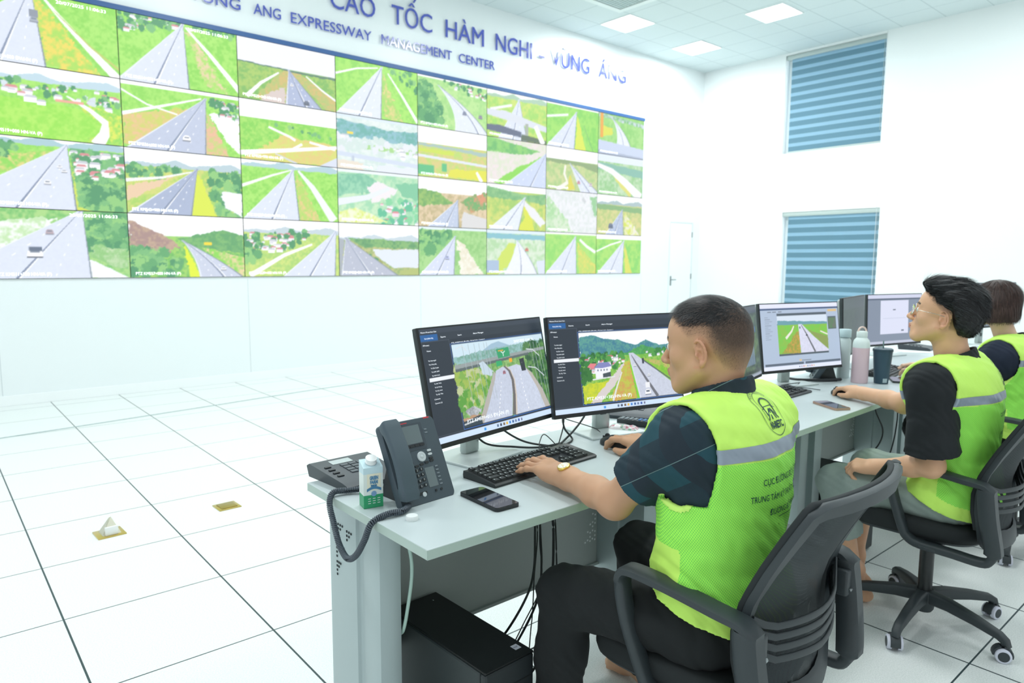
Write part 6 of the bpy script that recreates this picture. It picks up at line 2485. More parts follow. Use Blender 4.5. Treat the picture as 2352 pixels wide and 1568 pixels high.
def strands(base, N, dirs, length, width, lift=.3, nseg=3, curl=.0, rng=None, cols=None, droop=0.0):
    """ribbon hairs: arrays of base points, normals, flow directions, lengths"""
    n = len(base)
    d = dirs - (dirs * N).sum(1)[:, None] * N * (1 - 0)
    d /= np.maximum(np.linalg.norm(d, axis=1), 1e-9)[:, None]
    side = np.cross(d, N)
    V = []
    for k in range(nseg + 1):
        t = k / nseg
        c = base + d * (length * t)[:, None] + N * (length * (lift * math.sin(t * PI * .6)))[:, None] - np.array([0, 0, 1]) * (length * droop * t * t)[:, None]
        if curl:
            c = c + side * (np.sin(t * 3 + rng.random(n) * 6) * curl * length)[:, None]
        w = (width * (1 - t * .8))
        V.append(c - side * w[:, None] / 2)
        V.append(c + side * w[:, None] / 2)
    V = np.stack(V, 1).reshape(-1, 3)
    b = np.arange(n)[:, None] * (2 * (nseg + 1))
    F = np.concatenate([np.concatenate([b + 2 * k, b + 2 * k + 1, b + 2 * k + 3, b + 2 * k + 2], 1) for k in range(nseg)])
    C_ = np.repeat(cols, 2 * (nseg + 1), axis=0)
    return V, F, C_


def tri_sample(V, F, w, n, rng):
    """random points on quads with face weights w"""
    area = np.linalg.norm(np.cross(V[F[:, 2]] - V[F[:, 0]], V[F[:, 3]] - V[F[:, 1]]), axis=1) * w
    p = area / area.sum()
    i = rng.choice(len(F), n, p=p)
    a, b = rng.random(n)[:, None], rng.random(n)[:, None]
    q = V[F[i]]
    P = (q[:, 0] * (1 - a) + q[:, 1] * a) * (1 - b) + (q[:, 3] * (1 - a) + q[:, 2] * a) * b
    return P, i


skin_m = attr_mat('skin', rough=.48, spec=.35, sub=.10)
hair_m = attr_mat('hair', rough=.42, spec=.4)


def vest_material(name, holes):
    m = bpy.data.materials.new(name)
    m.use_nodes = True
    nt = m.node_tree
    b = nt.nodes['Principled BSDF']
    c1 = (0.62, 1.0, 0.17)
    b.inputs['Roughness'].default_value = .6
    b.inputs['Specular IOR Level'].default_value = .25
    b.inputs['Base Color'].default_value = (*c1, 1)
    if holes:
        tc = nt.nodes.new('ShaderNodeTexCoord')
        sx_ = nt.nodes.new('ShaderNodeSeparateXYZ')
        nt.links.new(tc.outputs['Object'], sx_.inputs[0])
        su = nt.nodes.new('ShaderNodeMath')
        su.operation = 'SUBTRACT'
        nt.links.new(sx_.outputs[0], su.inputs[0])
        nt.links.new(sx_.outputs[1], su.inputs[1])
        cb = nt.nodes.new('ShaderNodeCombineXYZ')
        nt.links.new(su.outputs[0], cb.inputs[0])
        nt.links.new(sx_.outputs[2], cb.inputs[1])
        mp = nt.nodes.new('ShaderNodeMapping')
        mp.inputs['Scale'].default_value = (190, 205, 205)
        mp.inputs['Rotation'].default_value = (0, 0, .6)
        vo = nt.nodes.new('ShaderNodeTexVoronoi')
        vo.voronoi_dimensions = '2D'
        vo.inputs['Scale'].default_value = 1.0
        vo.inputs['Randomness'].default_value = 0.0
        rp = nt.nodes.new('ShaderNodeValToRGB')
        rp.color_ramp.elements[0].position = .28
        rp.color_ramp.elements[0].color = (0.21, 0.74, 0.11, 1)
        rp.color_ramp.elements[1].position = .46
        rp.color_ramp.elements[1].color = (0.42, 1.0, 0.12, 1)
        nt.links.new(cb.outputs[0], mp.inputs[0])
        nt.links.new(mp.outputs[0], vo.inputs['Vector'])
        nt.links.new(vo.outputs['Distance'], rp.inputs[0])
        nt.links.new(rp.outputs[0], b.inputs['Base Color'])
    MATS[name] = m
    return m


vest_plain = vest_material('vest_plain_fabric', False)
vest_mesh_m = vest_material('vest_netting', True)
vest_trim = mat('vest_binding', (206, 252, 120), rough=.6)
refl_m = mat('reflective_tape', (150, 164, 178), rough=.35, metal=.15)
ink_m = mat('vest_print_ink', (20, 70, 74), rough=.6)
eye_w = mat('eye_white', (236, 236, 232), rough=.2)
eye_d = mat('eye_dark_iris', (26, 20, 18), rough=.1)


def person(label, J, skin, shirt_mat, trouser_mat, w=1.0, d=1.0, head_scale=.97, female=False, hs=.003, sleeve=.68, sleeve_r=(.068, .060),
           hair=None, hem=.0, trouser_end=1.0, collar=.035, vest_cut=1.0, hairline=None, seed=1, fat=1.0, text=True, stripe_z=None, head_prims_x=None):
    rng = np.random.default_rng(seed)
    tp, R = torso(J, w, d)
    s, f, u = R[:, 0], R[:, 1], R[:, 2]
    N_ = np.array(J['neck'], float)
    HT = frame(J['head'], (math.sin(J['az']), math.cos(J['az']), J.get('nod', 0)), scale=head_scale)
    if J.get('tilt'):
        HT = HT @ Matrix.Rotation(J['tilt'], 4, 'Y')
    HTn = np.array(HT)
    Hc = HTn[:3, 3]
    hp = head_prims(female).xform(HTn)
    arms = Prims()
    for k in 'LR':
        S_, E_, Wr = [np.array(J[q + k], float) for q in ('sh', 'el', 'wr')]
        arms.cone(S_, E_, .050 * fat, .0385 * fat, k=.04)
        arms.ell(E_, (.0375 * fat,) * 3, k=.02)
        mid = E_ + (Wr - E_) * .35
        arms.cone(E_, mid, .0385 * fat, .0370 * fat, k=.02)
        arms.cone(mid, Wr, .0368 * fat, .0275 * fat, k=.02)
        hf = J['hand' + k]
        T = frame(J['wr' + k], hf['fwd'], hf.get('up', (0, 0, 1)))
        hnd = hand_prims(T, 1 if k == 'L' else -1, hf.get('bend', (18, 28, 18)), hf.get('spread', 6), hf.get('thumb', (38, 22)), hf.get('bends'), hf.get('sc', 1.0))
        arms = arms + hnd
    neck_top = Hc + HTn[:3, :3] @ np.array([0, -.022, -.055])
    nk = Prims().cone(N_ - u * .03 + f * .01, neck_top, .060 * (0.86 if female else 1.0), .053 * (0.86 if female else 1.0), k=.025)
    legs_skin = Prims()
    for k in 'LR':
        kn, an = np.array(J['knee' + k], float), np.array(J['ank' + k], float)
        legs_skin.cone(kn, an, .048, .034, k=.02)
        ft = J.get('foot' + k, (0, 1))
        legs_skin = legs_skin + foot_prims(frame((an[0], an[1], J.get('footz' + k, 0.004)), (ft[0], ft[1], 0)))
        legs_skin.cone(np.array(J['hip' + k]), kn, .06, .05, k=.03)
    shrink = Prims()
    shrink.p = [(q[0], q[1], q[2] if q[0] == 'c' else q[2] - .012, q[3] - .012 if q[0] == 'c' else q[3], q[4] - .012 if q[0] == 'c' else q[4]) + q[5:] for q in tp.p]
    body = shrink + nk + hp
    allb = body + arms + legs_skin
    pts = np.array([q[7] for q in allb.p])
    rr = np.array([q[8] for q in allb.p])
    lo = (pts - rr[:, None]).min(0) - .03
    hi = (pts + rr[:, None]).max(0) + .03
    V, F = surface(allb, lo, hi, hs)
    V = relax(V, F, 1, .35)
    base_pt = np.array([J['pelvis'][0], J['pelvis'][1], 0.0])
    root = mesh_obj('person', (V, F), skin_m, None, True, base=base_pt)
    root.location = base_pt
    tag(root, label, 'person', J.get('group'))
    # skin colours
    col = np.tile(np.array(lin(skin)), (len(V), 1))
    n_ = vnoise(64, 64, 6, rng)
    L = (V - Hc) @ np.linalg.inv(HTn[:3, :3]).T
    Nn = vnormals(V, F)
    LN = Nn @ (HTn[:3, :3] / head_scale)
    inh = (np.abs(L) < [.1, .14, .16]).all(1)
    mott = .5 + .5 * np.sin(V[:, 0] * 91 + 2 * np.sin(V[:, 1] * 57)) * np.sin(V[:, 2] * 83 + V[:, 1] * 41)
    col *= (1 - .06 * mott)[:, None]

    def blend(mask, c, a=1.0):
        m = np.clip(mask, 0, 1)[:, None] * a
        col[:] = col * (1 - m) + np.array(lin(c)) * m
    x, y, z = L[:, 0], L[:, 1], L[:, 2]
    lips = inh & (np.abs(x) < .021) & (y > .084) & (z < -.0525) & (z > -.0725 + .004 * 0)
    blend(lips * np.clip(1 - (np.abs(x) / .021) ** 4, 0, 1), (188, 112, 104), .65)
    ear = inh & (np.abs(x) > .077) & (np.abs(y + .01) < .03) & (z < .03) & (z > -.045)
    blend(ear.astype(float), (206, 140, 116), .35)
    brow = inh & (y > .05) & (np.abs(z - (.0285 - .10 * np.maximum(0, np.abs(x) - .030))) < .0042) & (np.abs(x) > .012) & (np.abs(x) < .047)
    blend(brow.astype(float), (36, 32, 32), .9)
    hm = np.zeros(len(V))
    if hairline is not None:
        hm = hairline(x, y, z) * inh
        blend(hm, hair['base'], hair.get('stubble', .95))
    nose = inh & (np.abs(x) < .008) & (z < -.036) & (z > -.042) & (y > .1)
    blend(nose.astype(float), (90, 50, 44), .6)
    set_col(root, col)

    def child(name, VV, FF, mm, smooth=True, lab=None, MI=None, par=None):
        if isinstance(VV, np.ndarray):
            return mesh_obj(name, (VV, FF), mm, par or root, smooth, base=base_pt, label=lab)
        return mesh_obj(name, (VV, FF, MI) if MI is not None else (VV, FF), mm, par or root, smooth, base=base_pt, label=lab)
    # eyes
    for sx in (-1, 1):
        e = M().lathe([(.0001, -.0112)] + [(.0112 * math.cos(a), .0112 * math.sin(a)) for a in np.linspace(-1.4, 1.4, 12)] + [(.0001, .0112)], 18, 0,
                      HT @ Matrix.Translation((sx * .031, .0782, .004)) @ Matrix.Rotation(-PI / 2, 4, 'X'))
        child('eyeball', e.v, e.f, eye_w)
        e = M().lathe([(.0056, .0098), (.0050, .0112), (.0001, .0118)], 16, 0, HT @ Matrix.Translation((sx * .031, .0782, .004)) @ Matrix.Rotation(-PI / 2, 4, 'X'), cap=False)
        child('iris', e.v, e.f, eye_d)
    # ---------------- hair
    Fin = None
    if hair is not None:
        whorl = np.array(hair.get('whorl', (0.01, -.065, .095)))
        if 'sdf' in hair:
            hb = hair['sdf'].xform(HTn)
            hl = hair.get('cut')
            inv = np.linalg.inv(HTn[:3, :3])

            def hf_(P, c, r):
                dd = hb(P, c, r)
                q = (P - Hc) @ inv.T
                rid = hair['ridge'](q) if 'ridge' in hair else 0
                if 'thick' in hair:
                    return dd - hair['thick'](q) * head_scale + rid
                return np.maximum(dd + rid, hl(q) * head_scale)
            Vh, Fh = surface(hf_, Hc - .22, Hc + .22, .003)
            Vh = relax(Vh, Fh, 1, .3)
            ho = child('hair', Vh, Fh, hair_m)
            set_col(ho, np.tile(np.array(lin(hair['base'])), (len(Vh), 1)))
            SV, SF = Vh, Fh
            fw_ = np.ones(len(Fh))
            SN = vnormals(Vh, Fh)
            fw_ *= ((SN[Fh].mean(1) * (Vh[Fh].mean(1) - Hc)).sum(1) > 0)
        else:
            SV, SF, SN = V, F, Nn
            fw_ = np.clip(hm[F].mean(1), 0, 1) ** 2.0
            ho = None
        P, fi = tri_sample(SV, SF, fw_, hair['n'], rng)
        NN = SN[SF[fi]].mean(1)
        NN /= np.linalg.norm(NN, axis=1)[:, None]
        q = (P - Hc) @ np.linalg.inv(HTn[:3, :3]).T
        dl = hair['flow'](q, whorl)
        dl = dl + rng.normal(0, hair.get('mess', .18), dl.shape)
        dw = dl @ HTn[:3, :3].T
        dw /= np.linalg.norm(dw, axis=1)[:, None]
        ln = hair['len'](q) * (.7 + .5 * rng.random(len(q)))
        cb = np.array(lin(hair['base']))[None] * (.6 + rng.random((len(q), 1)) * .9)
        if hair.get('pale_strand'):  # random strands take a second, paler tone
            g = (rng.random(len(q)) < .12)[:, None]
            cb = np.where(g, np.array(lin(hair['pale_strand']))[None], cb)
        if 'tone' in hair:
            tn = hair['tone'](q)[:, None]
            cb = cb * (1 - tn) + np.array(lin(hair['fadecol']))[None] * tn
        SVv, SFf, SC_ = strands(P, NN, dw, ln, np.minimum(hair.get('w', .0008), ln * .09), hair.get('lift', .3), 3, hair.get('curl', .12), rng, cb, hair.get('droop', 0))
        if ho is None:
            ho = child('hair', SVv, SFf, hair_m)
            set_col(ho, SC_)
        else:
            so = child('hair_strands', SVv, SFf, hair_m, par=ho)
            set_col(so, SC_)
    # ---------------- shirt
    P_, W_, C_ = [np.array(J[k], float) for k in ('pelvis', 'waist', 'chest')]
    sh = Prims()
    sh.p = list(tp.p)
    cuts = []
    for k in 'LR':
        S_, E_ = np.array(J['sh' + k], float), np.array(J['el' + k], float)
        slv = sleeve if k == 'L' else J.get('sleeveR', sleeve)
        e = S_ + (E_ - S_) * slv
        e2 = S_ + (E_ - S_) * (slv + .15)
        sh.cone(S_, e2, sleeve_r[0] - .012, sleeve_r[1] - .012, k=.03)
        cuts.append((e, (E_ - S_) / np.linalg.norm(E_ - S_), S_))
    nd = (neck_top - N_) / np.linalg.norm(neck_top - N_)
    sh.cone(N_ - u * .02, N_ + nd * (collar + .03), .060, .056, k=.02)
    gs = .013

    def fshirt(P, c, r):
        dd = sh(P, c, r) - gs + wob(P, .0035, 26, seed)
        o = np.maximum(dd, -(dd + .009))
        for pt, nn, S_ in cuts:
            t = (P - pt) @ nn
            near = np.linalg.norm(P - pt, axis=-1) < .13
            o = np.where(near & (t > 0), np.maximum(o, t), o)
            # everything further down the arm
            far = ((P - S_) @ nn > np.linalg.norm(pt - S_)) & (np.linalg.norm(np.cross(P - S_, nn), axis=-1) < .10) & (t > .0) & (t < .16)
            o = np.where(far, np.maximum(o, t), o)
        cq = P - (N_ + nd * collar)
        o = np.where(np.linalg.norm(np.cross(cq, nd), axis=-1) < .105, np.maximum(o, cq @ nd), o)
        o = np.maximum(o, -((P - P_) @ u - .035))
        return o
    lo = np.min([J['pelvis'], J['shL'], J['shR'], J['neck'], J['elL'], J['elR']], 0) - .20
    hi = np.max([J['pelvis'], J['shL'], J['shR'], J['neck'], J['elL'], J['elR']], 0) + .20
    Vs, Fs = surface(fshirt, lo, hi, .0040)
    Vs = relax(Vs, Fs, 1, .4)
    shirt = child('shirt', Vs, Fs, shirt_mat)
    # ---------------- trousers
    tr = Prims()
    tr.ell(P_ - u * .01, (.170 * w, .130 * d, .115), R, k=.02)
    tr = tr + leg_prims(J, 'L', J.get('leg_r', (.088, .068, .056))) + leg_prims(J, 'R', J.get('leg_r', (.088, .068, .056)))

    def ftr(P, c, r):
        dd = tr(P, c, r) - .004 + wob(P, .004, 22, seed + 2)
        o = dd
        for k in 'LR':
            kn, an = np.array(J['knee' + k], float), np.array(J['ank' + k], float)
            a_ = (an - kn) / np.linalg.norm(an - kn)
            pt = kn + (an - kn) * trouser_end
            t = (P - pt) @ a_
            near = np.linalg.norm(P - pt, axis=-1) < .14
            # hollow hem
            hol = -(dd + .012)
            o = np.where(near & (t > -.03), np.maximum(o, np.minimum(hol, 1)), o)
            axd = np.linalg.norm(np.cross(P - pt, a_), axis=-1)
            if trouser_end < .9:
                o = np.where((axd < .12) & (t > 0) & (t < .45), np.maximum(o, np.minimum(t, .1)), o)
            o = np.where(near & (t > 0), np.maximum(o, t), o)
        o = np.maximum(o, (P - (P_ + u * .13)) @ u)
        return o
    keys = [np.array(J[k], float) for k in ('pelvis', 'hipL', 'hipR', 'kneeL', 'kneeR', 'ankL', 'ankR')]
    Vt, Ft = surface(ftr, np.min(keys, 0) - .22, np.max(keys, 0) + .22, .0055)
    Vt = relax(Vt, Ft, 1, .4)
    child('trousers', Vt, Ft, trouser_mat)
    # ---------------- vest
    ve = Prims()
    ve.p = list(tp.p)
    ve.ell(P_ + u * .03, (.176 * w, .134 * d, .14), R, k=.06)
    cv = Prims()
    for k, sg in (('L', -1), ('R', 1)):
        S_, E_ = np.array(J['sh' + k], float), np.array(J['el' + k], float)
        a0 = S_ + s * sg * .045 - u * .035
        cv.cone(a0, a0 + s * sg * .20, .078, .11, k=.01)
        cv.cone(a0 - u * .02, a0 - u * .055 + s * sg * .02, .058, .058, k=.02)
        ed = (E_ - S_) / np.linalg.norm(E_ - S_)
        cv.cone(S_ + s * sg * .03 + ed * .06, S_ + s * sg * .05 + ed * .12, .060, .058, k=.02)
    cn = Prims().ell(N_ + f * .018 + u * .12, (.080, .070, .40), R, k=.01).ell(N_ + f * .07 + u * .04, (.082, .06, .10), R, k=.02).cone(N_ + f * .10 + u * .05, N_ + f * .12 - u * .10, .05, .02, k=.02)
    hemz = J.get('hem', -.10)
    ve_e = Prims()
    ve_e.p = ve.p

    def fvest(P, c, r):
        amp = np.clip((-(P - C_) @ u) / .3, 0, 1)
        dd = ve(P, c, r) - .028 + (wob(P, .0045, 17, seed + 5) + .003) * (.25 + amp) + wob(P, .0016, 44, seed)
        o = np.maximum(dd, -(dd + .010))
        o = np.maximum(o, -cv(P, c, r))
        o = np.maximum(o, -cn(P, c, r))
        for k, sg in (('L', -1), ('R', 1)):
            S_, E_ = np.array(J['sh' + k], float), np.array(J['el' + k], float)
            ed = (E_ - S_) / np.linalg.norm(E_ - S_)
            o = np.maximum(o, np.where((P - S_) @ u > -.135, np.minimum(((P - S_) @ s) * sg - .026, .2), -1))
        fr_ = (P - P_) @ f
        hz = -(P - P_) @ u + hemz + .045 * np.clip(fr_ / .12, -1, 1)
        o = np.maximum(o, hz)
        o = np.maximum(o, np.minimum(.012 - np.abs((P - P_) @ s), fr_ - .02) if False else o)
        return o
    Vv, Fv = surface(fvest, lo - [0, 0, .12], hi, .0040)
    Vv = relax(Vv, Fv, 1, .4)
    # drop faces sitting below the pelvis that would cut the seat: the vest skirt stays behind and beside the hips
    zs = J['stripe']
    Cz = (Vv[Fv].mean(1) - P_) @ u
    mi = np.where(Cz > zs - .004, 0, 1)
    hm_ = Cz < hemz + .055 + .045 * np.clip(((Vv[Fv].mean(1) - P_) @ f) / .12, -1, 1)
    mi = np.where(hm_, 0, mi)
    sd_ = (Vv[Fv].mean(1) - W_) @ s
    fr2 = (Vv[Fv].mean(1) - W_) @ f
    mi = np.where((Cz < zs - .20) & (fr2 > .0), 0, mi)
    vo_ = child('safety_vest', Vv, Fv, [vest_plain, vest_mesh_m], lab='bright yellow-green safety vest')
    vo_.data.polygons.foreach_set('material_index', mi.astype(np.int32))
    cen = (C_ + W_) / 2
    vloc = Vv
    # reflective tape round the chest
    V2, F2 = clip_band(Vv, Fv, [(P_ + u * (zs + J.get('tape', .030)), tuple(u)), (P_ + u * zs, tuple(-u))], center=cen, off=.0014)
    child('reflective_tape', V2, F2, refl_m, True, 'grey reflective band across the vest', par=vo_)
    # armhole binding: where the surface meets the carving
    dcv = np.abs(cv(Vv[None], np.array([cen]), np.array([1.0]))[0])
    Fb = Fv[(dcv[Fv] < .0065).any(1)]
    for sgn in (-1, 1):
        Fk = Fb[((Vv[Fb].mean(1) - P_) @ s) * sgn > 0]
        if not len(Fk):
            continue
        used = np.unique(Fk)
        re = -np.ones(len(Vv), int)
        re[used] = np.arange(len(used))
        VN = vnormals(Vv, Fv)
        child('armhole_binding', Vv[used] + VN[used] * .0012, re[Fk], vest_trim, par=vo_)
    # printed marks on the back
    bvh = BVHTree.FromPolygons([Vector(v) for v in Vv], [tuple(q) for q in Fv.tolist()])

    def stick(pts2, a0, b0, off=.0016, slope=0.0, piv=0.0):
        # slope leans the projection so that marks on the rounded upper back keep their height
        fd = f * math.cos(slope) - u * math.sin(slope)
        ud = u * math.cos(slope) + f * math.sin(slope)
        anchor = P_ + u * piv - f * .14 * d
        out = []
        for a, b in pts2:
            o = anchor + s * (a0 + a) + ud * (b0 + b - piv) - fd * .4
            h = bvh.ray_cast(Vector(o), Vector(fd), 1.0)
            if h[0] is None:
                return None
            out.append(h[0] - Vector(fd) * off)
        return out

    def printed(s_, a0, b0, hgt, wd, bold=0, shear=0):
        V_, F_ = text_mesh(s_, hgt / .7, bold, width=wd, align='CENTER', shear=shear)
        q = stick([(v.x, v.y) for v in V_], a0, b0)
        if q:
            child('printed_line', q, F_, ink_m, None, 'dark printed words ' + s_, par=vo_)
    if text:
        zt = zs - .055
        ax_ = J.get('txt', 0.0)
        printed('CỤC ĐƯỜNG BỘ VIỆT NAM', ax_, zt, .0135, .20, 0)
        printed('TRUNG TÂM KỸ THUẬT VÀ CÔNG NGHỆ', ax_, zt - .034, .0135, .26, 0)
        printed('ĐƯỜNG BỘ PHÍA BẮC', ax_, zt - .068, .0135, .155, 0)
        q = []
        for i in range(13):
            q += [(-.045 + .09 * i / 12, -.078), (-.045 + .09 * i / 12, -.0765)]
        q = stick([(a, b + zt) for a, b in q], ax_, 0)
        if q:
            child('printed_rule', q, [(2 * i, 2 * i + 2, 2 * i + 3, 2 * i + 1) for i in range(12)], ink_m, None, par=vo_)
        # oval emblem
        SL, PV = D(42), zs + .03
        ez = zs + .044 + J.get('emb', .048)
        EM = 1.18

        def stroke(path, wd, closed=False):
            n = len(path)
            a, fcs = [], []
            for i in range(n):
                p0 = path[i - 1] if (closed or i) else path[i]
                p1 = path[(i + 1) % n] if (closed or i < n - 1) else path[i]
                dx, dy = p1[0] - p0[0], p1[1] - p0[1]
                L_ = math.hypot(dx, dy) + 1e-9
                a += [(path[i][0] - dy / L_ * wd / 2, path[i][1] + dx / L_ * wd / 2), (path[i][0] + dy / L_ * wd / 2, path[i][1] - dx / L_ * wd / 2)]
            for i in range(n if closed else n - 1):
                j = (i + 1) % n
                fcs.append((2 * i, 2 * j, 2 * j + 1, 2 * i + 1))
            q = stick([(x_ * EM, y_ * EM) for x_, y_ in a], J.get('txt', 0), ez, .0016, SL, PV)
            if q:
                child('emblem_line', q, fcs, ink_m, None, par=vo_)

        def caps(w2, h2, n=40):
            out = []
            for i in range(n):
                t = 2 * PI * i / n
                out.append((w2 * math.cos(t), (h2 - w2) * (1 if math.sin(t) > 0 else -1) * min(1, abs(math.sin(t)) * 3) + w2 * math.sin(t)))
            return out
        stroke(caps(.034, .050), .0012, True)
        stroke([(x_, y_ + .006) for x_, y_ in caps(.025, .036)][:32] + [], .0010)
        arch = [(-.016, -.012), (-.016, .012)] + [(.016 * math.cos(t), .012 + .014 * math.sin(t)) for t in np.linspace(PI, 0, 12)] + [(.016, .012), (.016, -.012)]
        stroke(arch, .0035)
        stroke([(-.024, .002), (-.012, .008), (.012, .008), (.024, .002)], .0016)
        for x0_, x1_ in ((-.003, -.018), (.003, .018), (-.0015, -.007), (.0015, .007)):
            stroke([(x0_, .002), (x1_, -.020)], .0032)
        V_, F_ = text_mesh('N-RETC', .0145 / .7, .0008, width=.052, align='CENTER')
        q = stick([(v.x, v.y) for v in V_], J.get('txt', 0), ez - .043, .0016, SL, PV)
        if q:
            child('printed_line', q, F_, ink_m, None, 'dark printed letters N-RETC', par=vo_)
        V_, F_ = text_mesh('TRUNG TÂM KỸ THUẬT VÀ CÔNG NGHỆ', .0045 / .7, .0, width=.070, align='CENTER')
        bent = []
        for v in V_:
            t = PI / 2 - v.x / .033
            t = max(-.6, min(PI + .6, t))
            rr_ = .0345 + v.y
            bent.append((rr_ * math.cos(t), .017 + rr_ * math.sin(t)))
        q = stick(bent, J.get('txt', 0), ez, .0016, SL, PV)
        if q:
            child('printed_line', q, F_, ink_m, None, par=vo_)
    return root, HT, base_pt, child
# ---------------------------------------------------------------- the three operators
def striped_shirt():
    m = bpy.data.materials.new('dark_teal_checked_shirt')
    m.use_nodes = True
    nt = m.node_tree
    b = nt.nodes['Principled BSDF']
    tc = nt.nodes.new('ShaderNodeTexCoord')
    mp = nt.nodes.new('ShaderNodeMapping')
    mp.inputs['Rotation'].default_value = (0.55, 0.1, 0.25)
    sp = nt.nodes.new('ShaderNodeSeparateXYZ')
    nt.links.new(tc.outputs['Object'], mp.inputs[0])
    nt.links.new(mp.outputs[0], sp.inputs[0])

    def frac(out, period, lo_, hi_):
        a = nt.nodes.new('ShaderNodeMath')
        a.operation = 'DIVIDE'
        nt.links.new(out, a.inputs[0])
        a.inputs[1].default_value = period
        c = nt.nodes.new('ShaderNodeMath')
        c.operation = 'FRACT'
        nt.links.new(a.outputs[0], c.inputs[0])
        g = nt.nodes.new('ShaderNodeMath')
        g.operation = 'COMPARE'
        g.inputs[1].default_value = (lo_ + hi_) / 2
        g.inputs[2].default_value = (hi_ - lo_) / 2
        nt.links.new(c.outputs[0], g.inputs[0])
        return g.outputs[0]

    def mix(fac, a, c):
        n = nt.nodes.new('ShaderNodeMix')
        n.data_type = 'RGBA'
        nt.links.new(fac, n.inputs['Factor'])
        for k, v in (('A', a), ('B', c)):
            if isinstance(v, tuple):
                n.inputs[k].default_value = (*lin(v), 1)
            else:
                nt.links.new(v, n.inputs[k])
        return n.outputs['Result']
    c1 = mix(frac(sp.outputs[2], .11, .3, .75), (24, 48, 60), (26, 72, 84))
    c2 = mix(frac(sp.outputs[1], .13, .5, .85), c1, (26, 42, 54))
    c3 = mix(frac(sp.outputs[2], .11, .755, .768), c2, (110, 140, 140))
    nt.links.new(c3, b.inputs['Base Color'])
    b.inputs['Roughness'].default_value = .8
    return m


teal = striped_shirt()
black_sh = mat('black_t_shirt', (24, 30, 34), rough=.85, bump=.15, bscale=600)
navy_sh = mat('navy_sleeve', (22, 34, 54), rough=.85)
black_tr = mat('black_trousers', (22, 27, 29), rough=.9)
grey_tr = mat('grey_green_trousers', (150, 166, 160), rough=.9, vary=.08, bscale=60)

ST = .385   # stripe height over the pelvis


def hl_short(x, y, z):
    """short back and sides: 1 where hair grows"""
    line = np.interp(y, [-.12, -.075, -.052, -.036, -.022, .000, .018, .034, .050, .070, .09], [-.066, -.064, -.050, -.018, .018, .026, .020, .036, .058, .078, .086])
    edge = np.clip((z - line) / .014, 0, 1)
    fade = np.clip((z - line) / .075, 0, 1)
    return edge * (.14 + .84 * fade ** .9)


def flow_short(q, wh):
    d = q - wh
    d[:, 1] += .02
    d = d / np.maximum(np.linalg.norm(d, axis=1), 1e-6)[:, None]
    d[:, 2] -= .25 * (np.abs(q[:, 0]) > .06)
    return d


hair1 = dict(base=(30, 32, 35), stubble=.86, n=30000, w=.00075, whorl=(-.015, -.070, .085), flow=flow_short, pale_strand=(104, 92, 88), lift=.20, mess=.12, fadecol=(120, 98, 84), tone=lambda q: .88 * np.clip((.055 - q[:, 2]) / .07, 0, 1),
             len=lambda q: .0030 + .026 * np.clip((q[:, 2] - .050) / .045, 0, 1) * np.clip((q[:, 1] + .085) / .08, .15, 1))

J1 = dict(pelvis=(1.405, .875, .60), waist=(1.385, .870, .775), chest=(1.40, .872, .93), neck=(1.425, .888, 1.082),
          shL=(1.262, .885, 1.028), shR=(1.590, .905, 1.032), elL=(1.256, 1.080, .832), elR=(1.68, 1.10, .85), wrL=(1.303, 1.300, .832), wrR=(1.722, 1.338, .828),
          handL=dict(fwd=(.08, .985, .04), up=(-.22, -.06, 1), bends=[(10, 16, 8), (8, 15, 9), (8, 14, 8), (8, 14, 8)], spread=8, thumb=(34, 18), sc=1.12),
          handR=dict(sc=1.10, fwd=(.10, .985, .13), up=(-.2, 0, 1), bends=[(14, 30, 22), (20, 26, 18), (28, 34, 26), (32, 36, 28)], spread=5, thumb=(30, 20)),
          head=(1.416, .943, 1.211), az=D(-16), nod=-.10, hipL=(1.315, .88, .585), hipR=(1.485, .88, .585), kneeL=(1.215, 1.20, .565), kneeR=(1.56, 1.24, .585),
          ankL=(1.22, 1.24, .10), ankR=(1.76, 1.38, .09), footL=(0, 1), footR=(.1, 1), stripe=.392, hem=.055, txt=.025, emb=.050)
p1, HT1, b1, ch1 = person('nearest man with short cropped hair and gold wristwatch, typing in a yellow-green vest', J1, (205, 160, 128), teal, black_tr, w=.96, d=.93,
                          hair=hair1, hairline=hl_short, seed=3, fat=1.02, sleeve=.66, sleeve_r=(.066, .064), collar=.050, head_scale=.985)
# wristwatch on the left wrist
wr, el = Vector(J1['wrL']), Vector(J1['elL'])
ax = (el - wr).normalized()
Wt = Matrix.Translation(wr + ax * .012) @ ax.to_track_quat('Z', 'Y').to_matrix().to_4x4()
gold = mat('gold_watch_case', (226, 190, 96), rough=.25, metal=.9)
upl = (Wt.inverted().to_3x3() @ Vector((-.35, -.1, .93))).normalized()
ang = math.atan2(upl.y, upl.x)
st = M()
rg = []
for i in range(40):
    a = 2 * PI * i / 40
    rg.append(Vector((.0318 * math.cos(a), .0300 * math.sin(a), 0)))
st.sweep([Wt @ p for p in rg], [(-.0095, -.0016), (.0095, -.0016), (.0095, .0016), (-.0095, .0016)][::1], tuple(Wt.to_3x3() @ Vector((0, 0, 1))), closed=True)
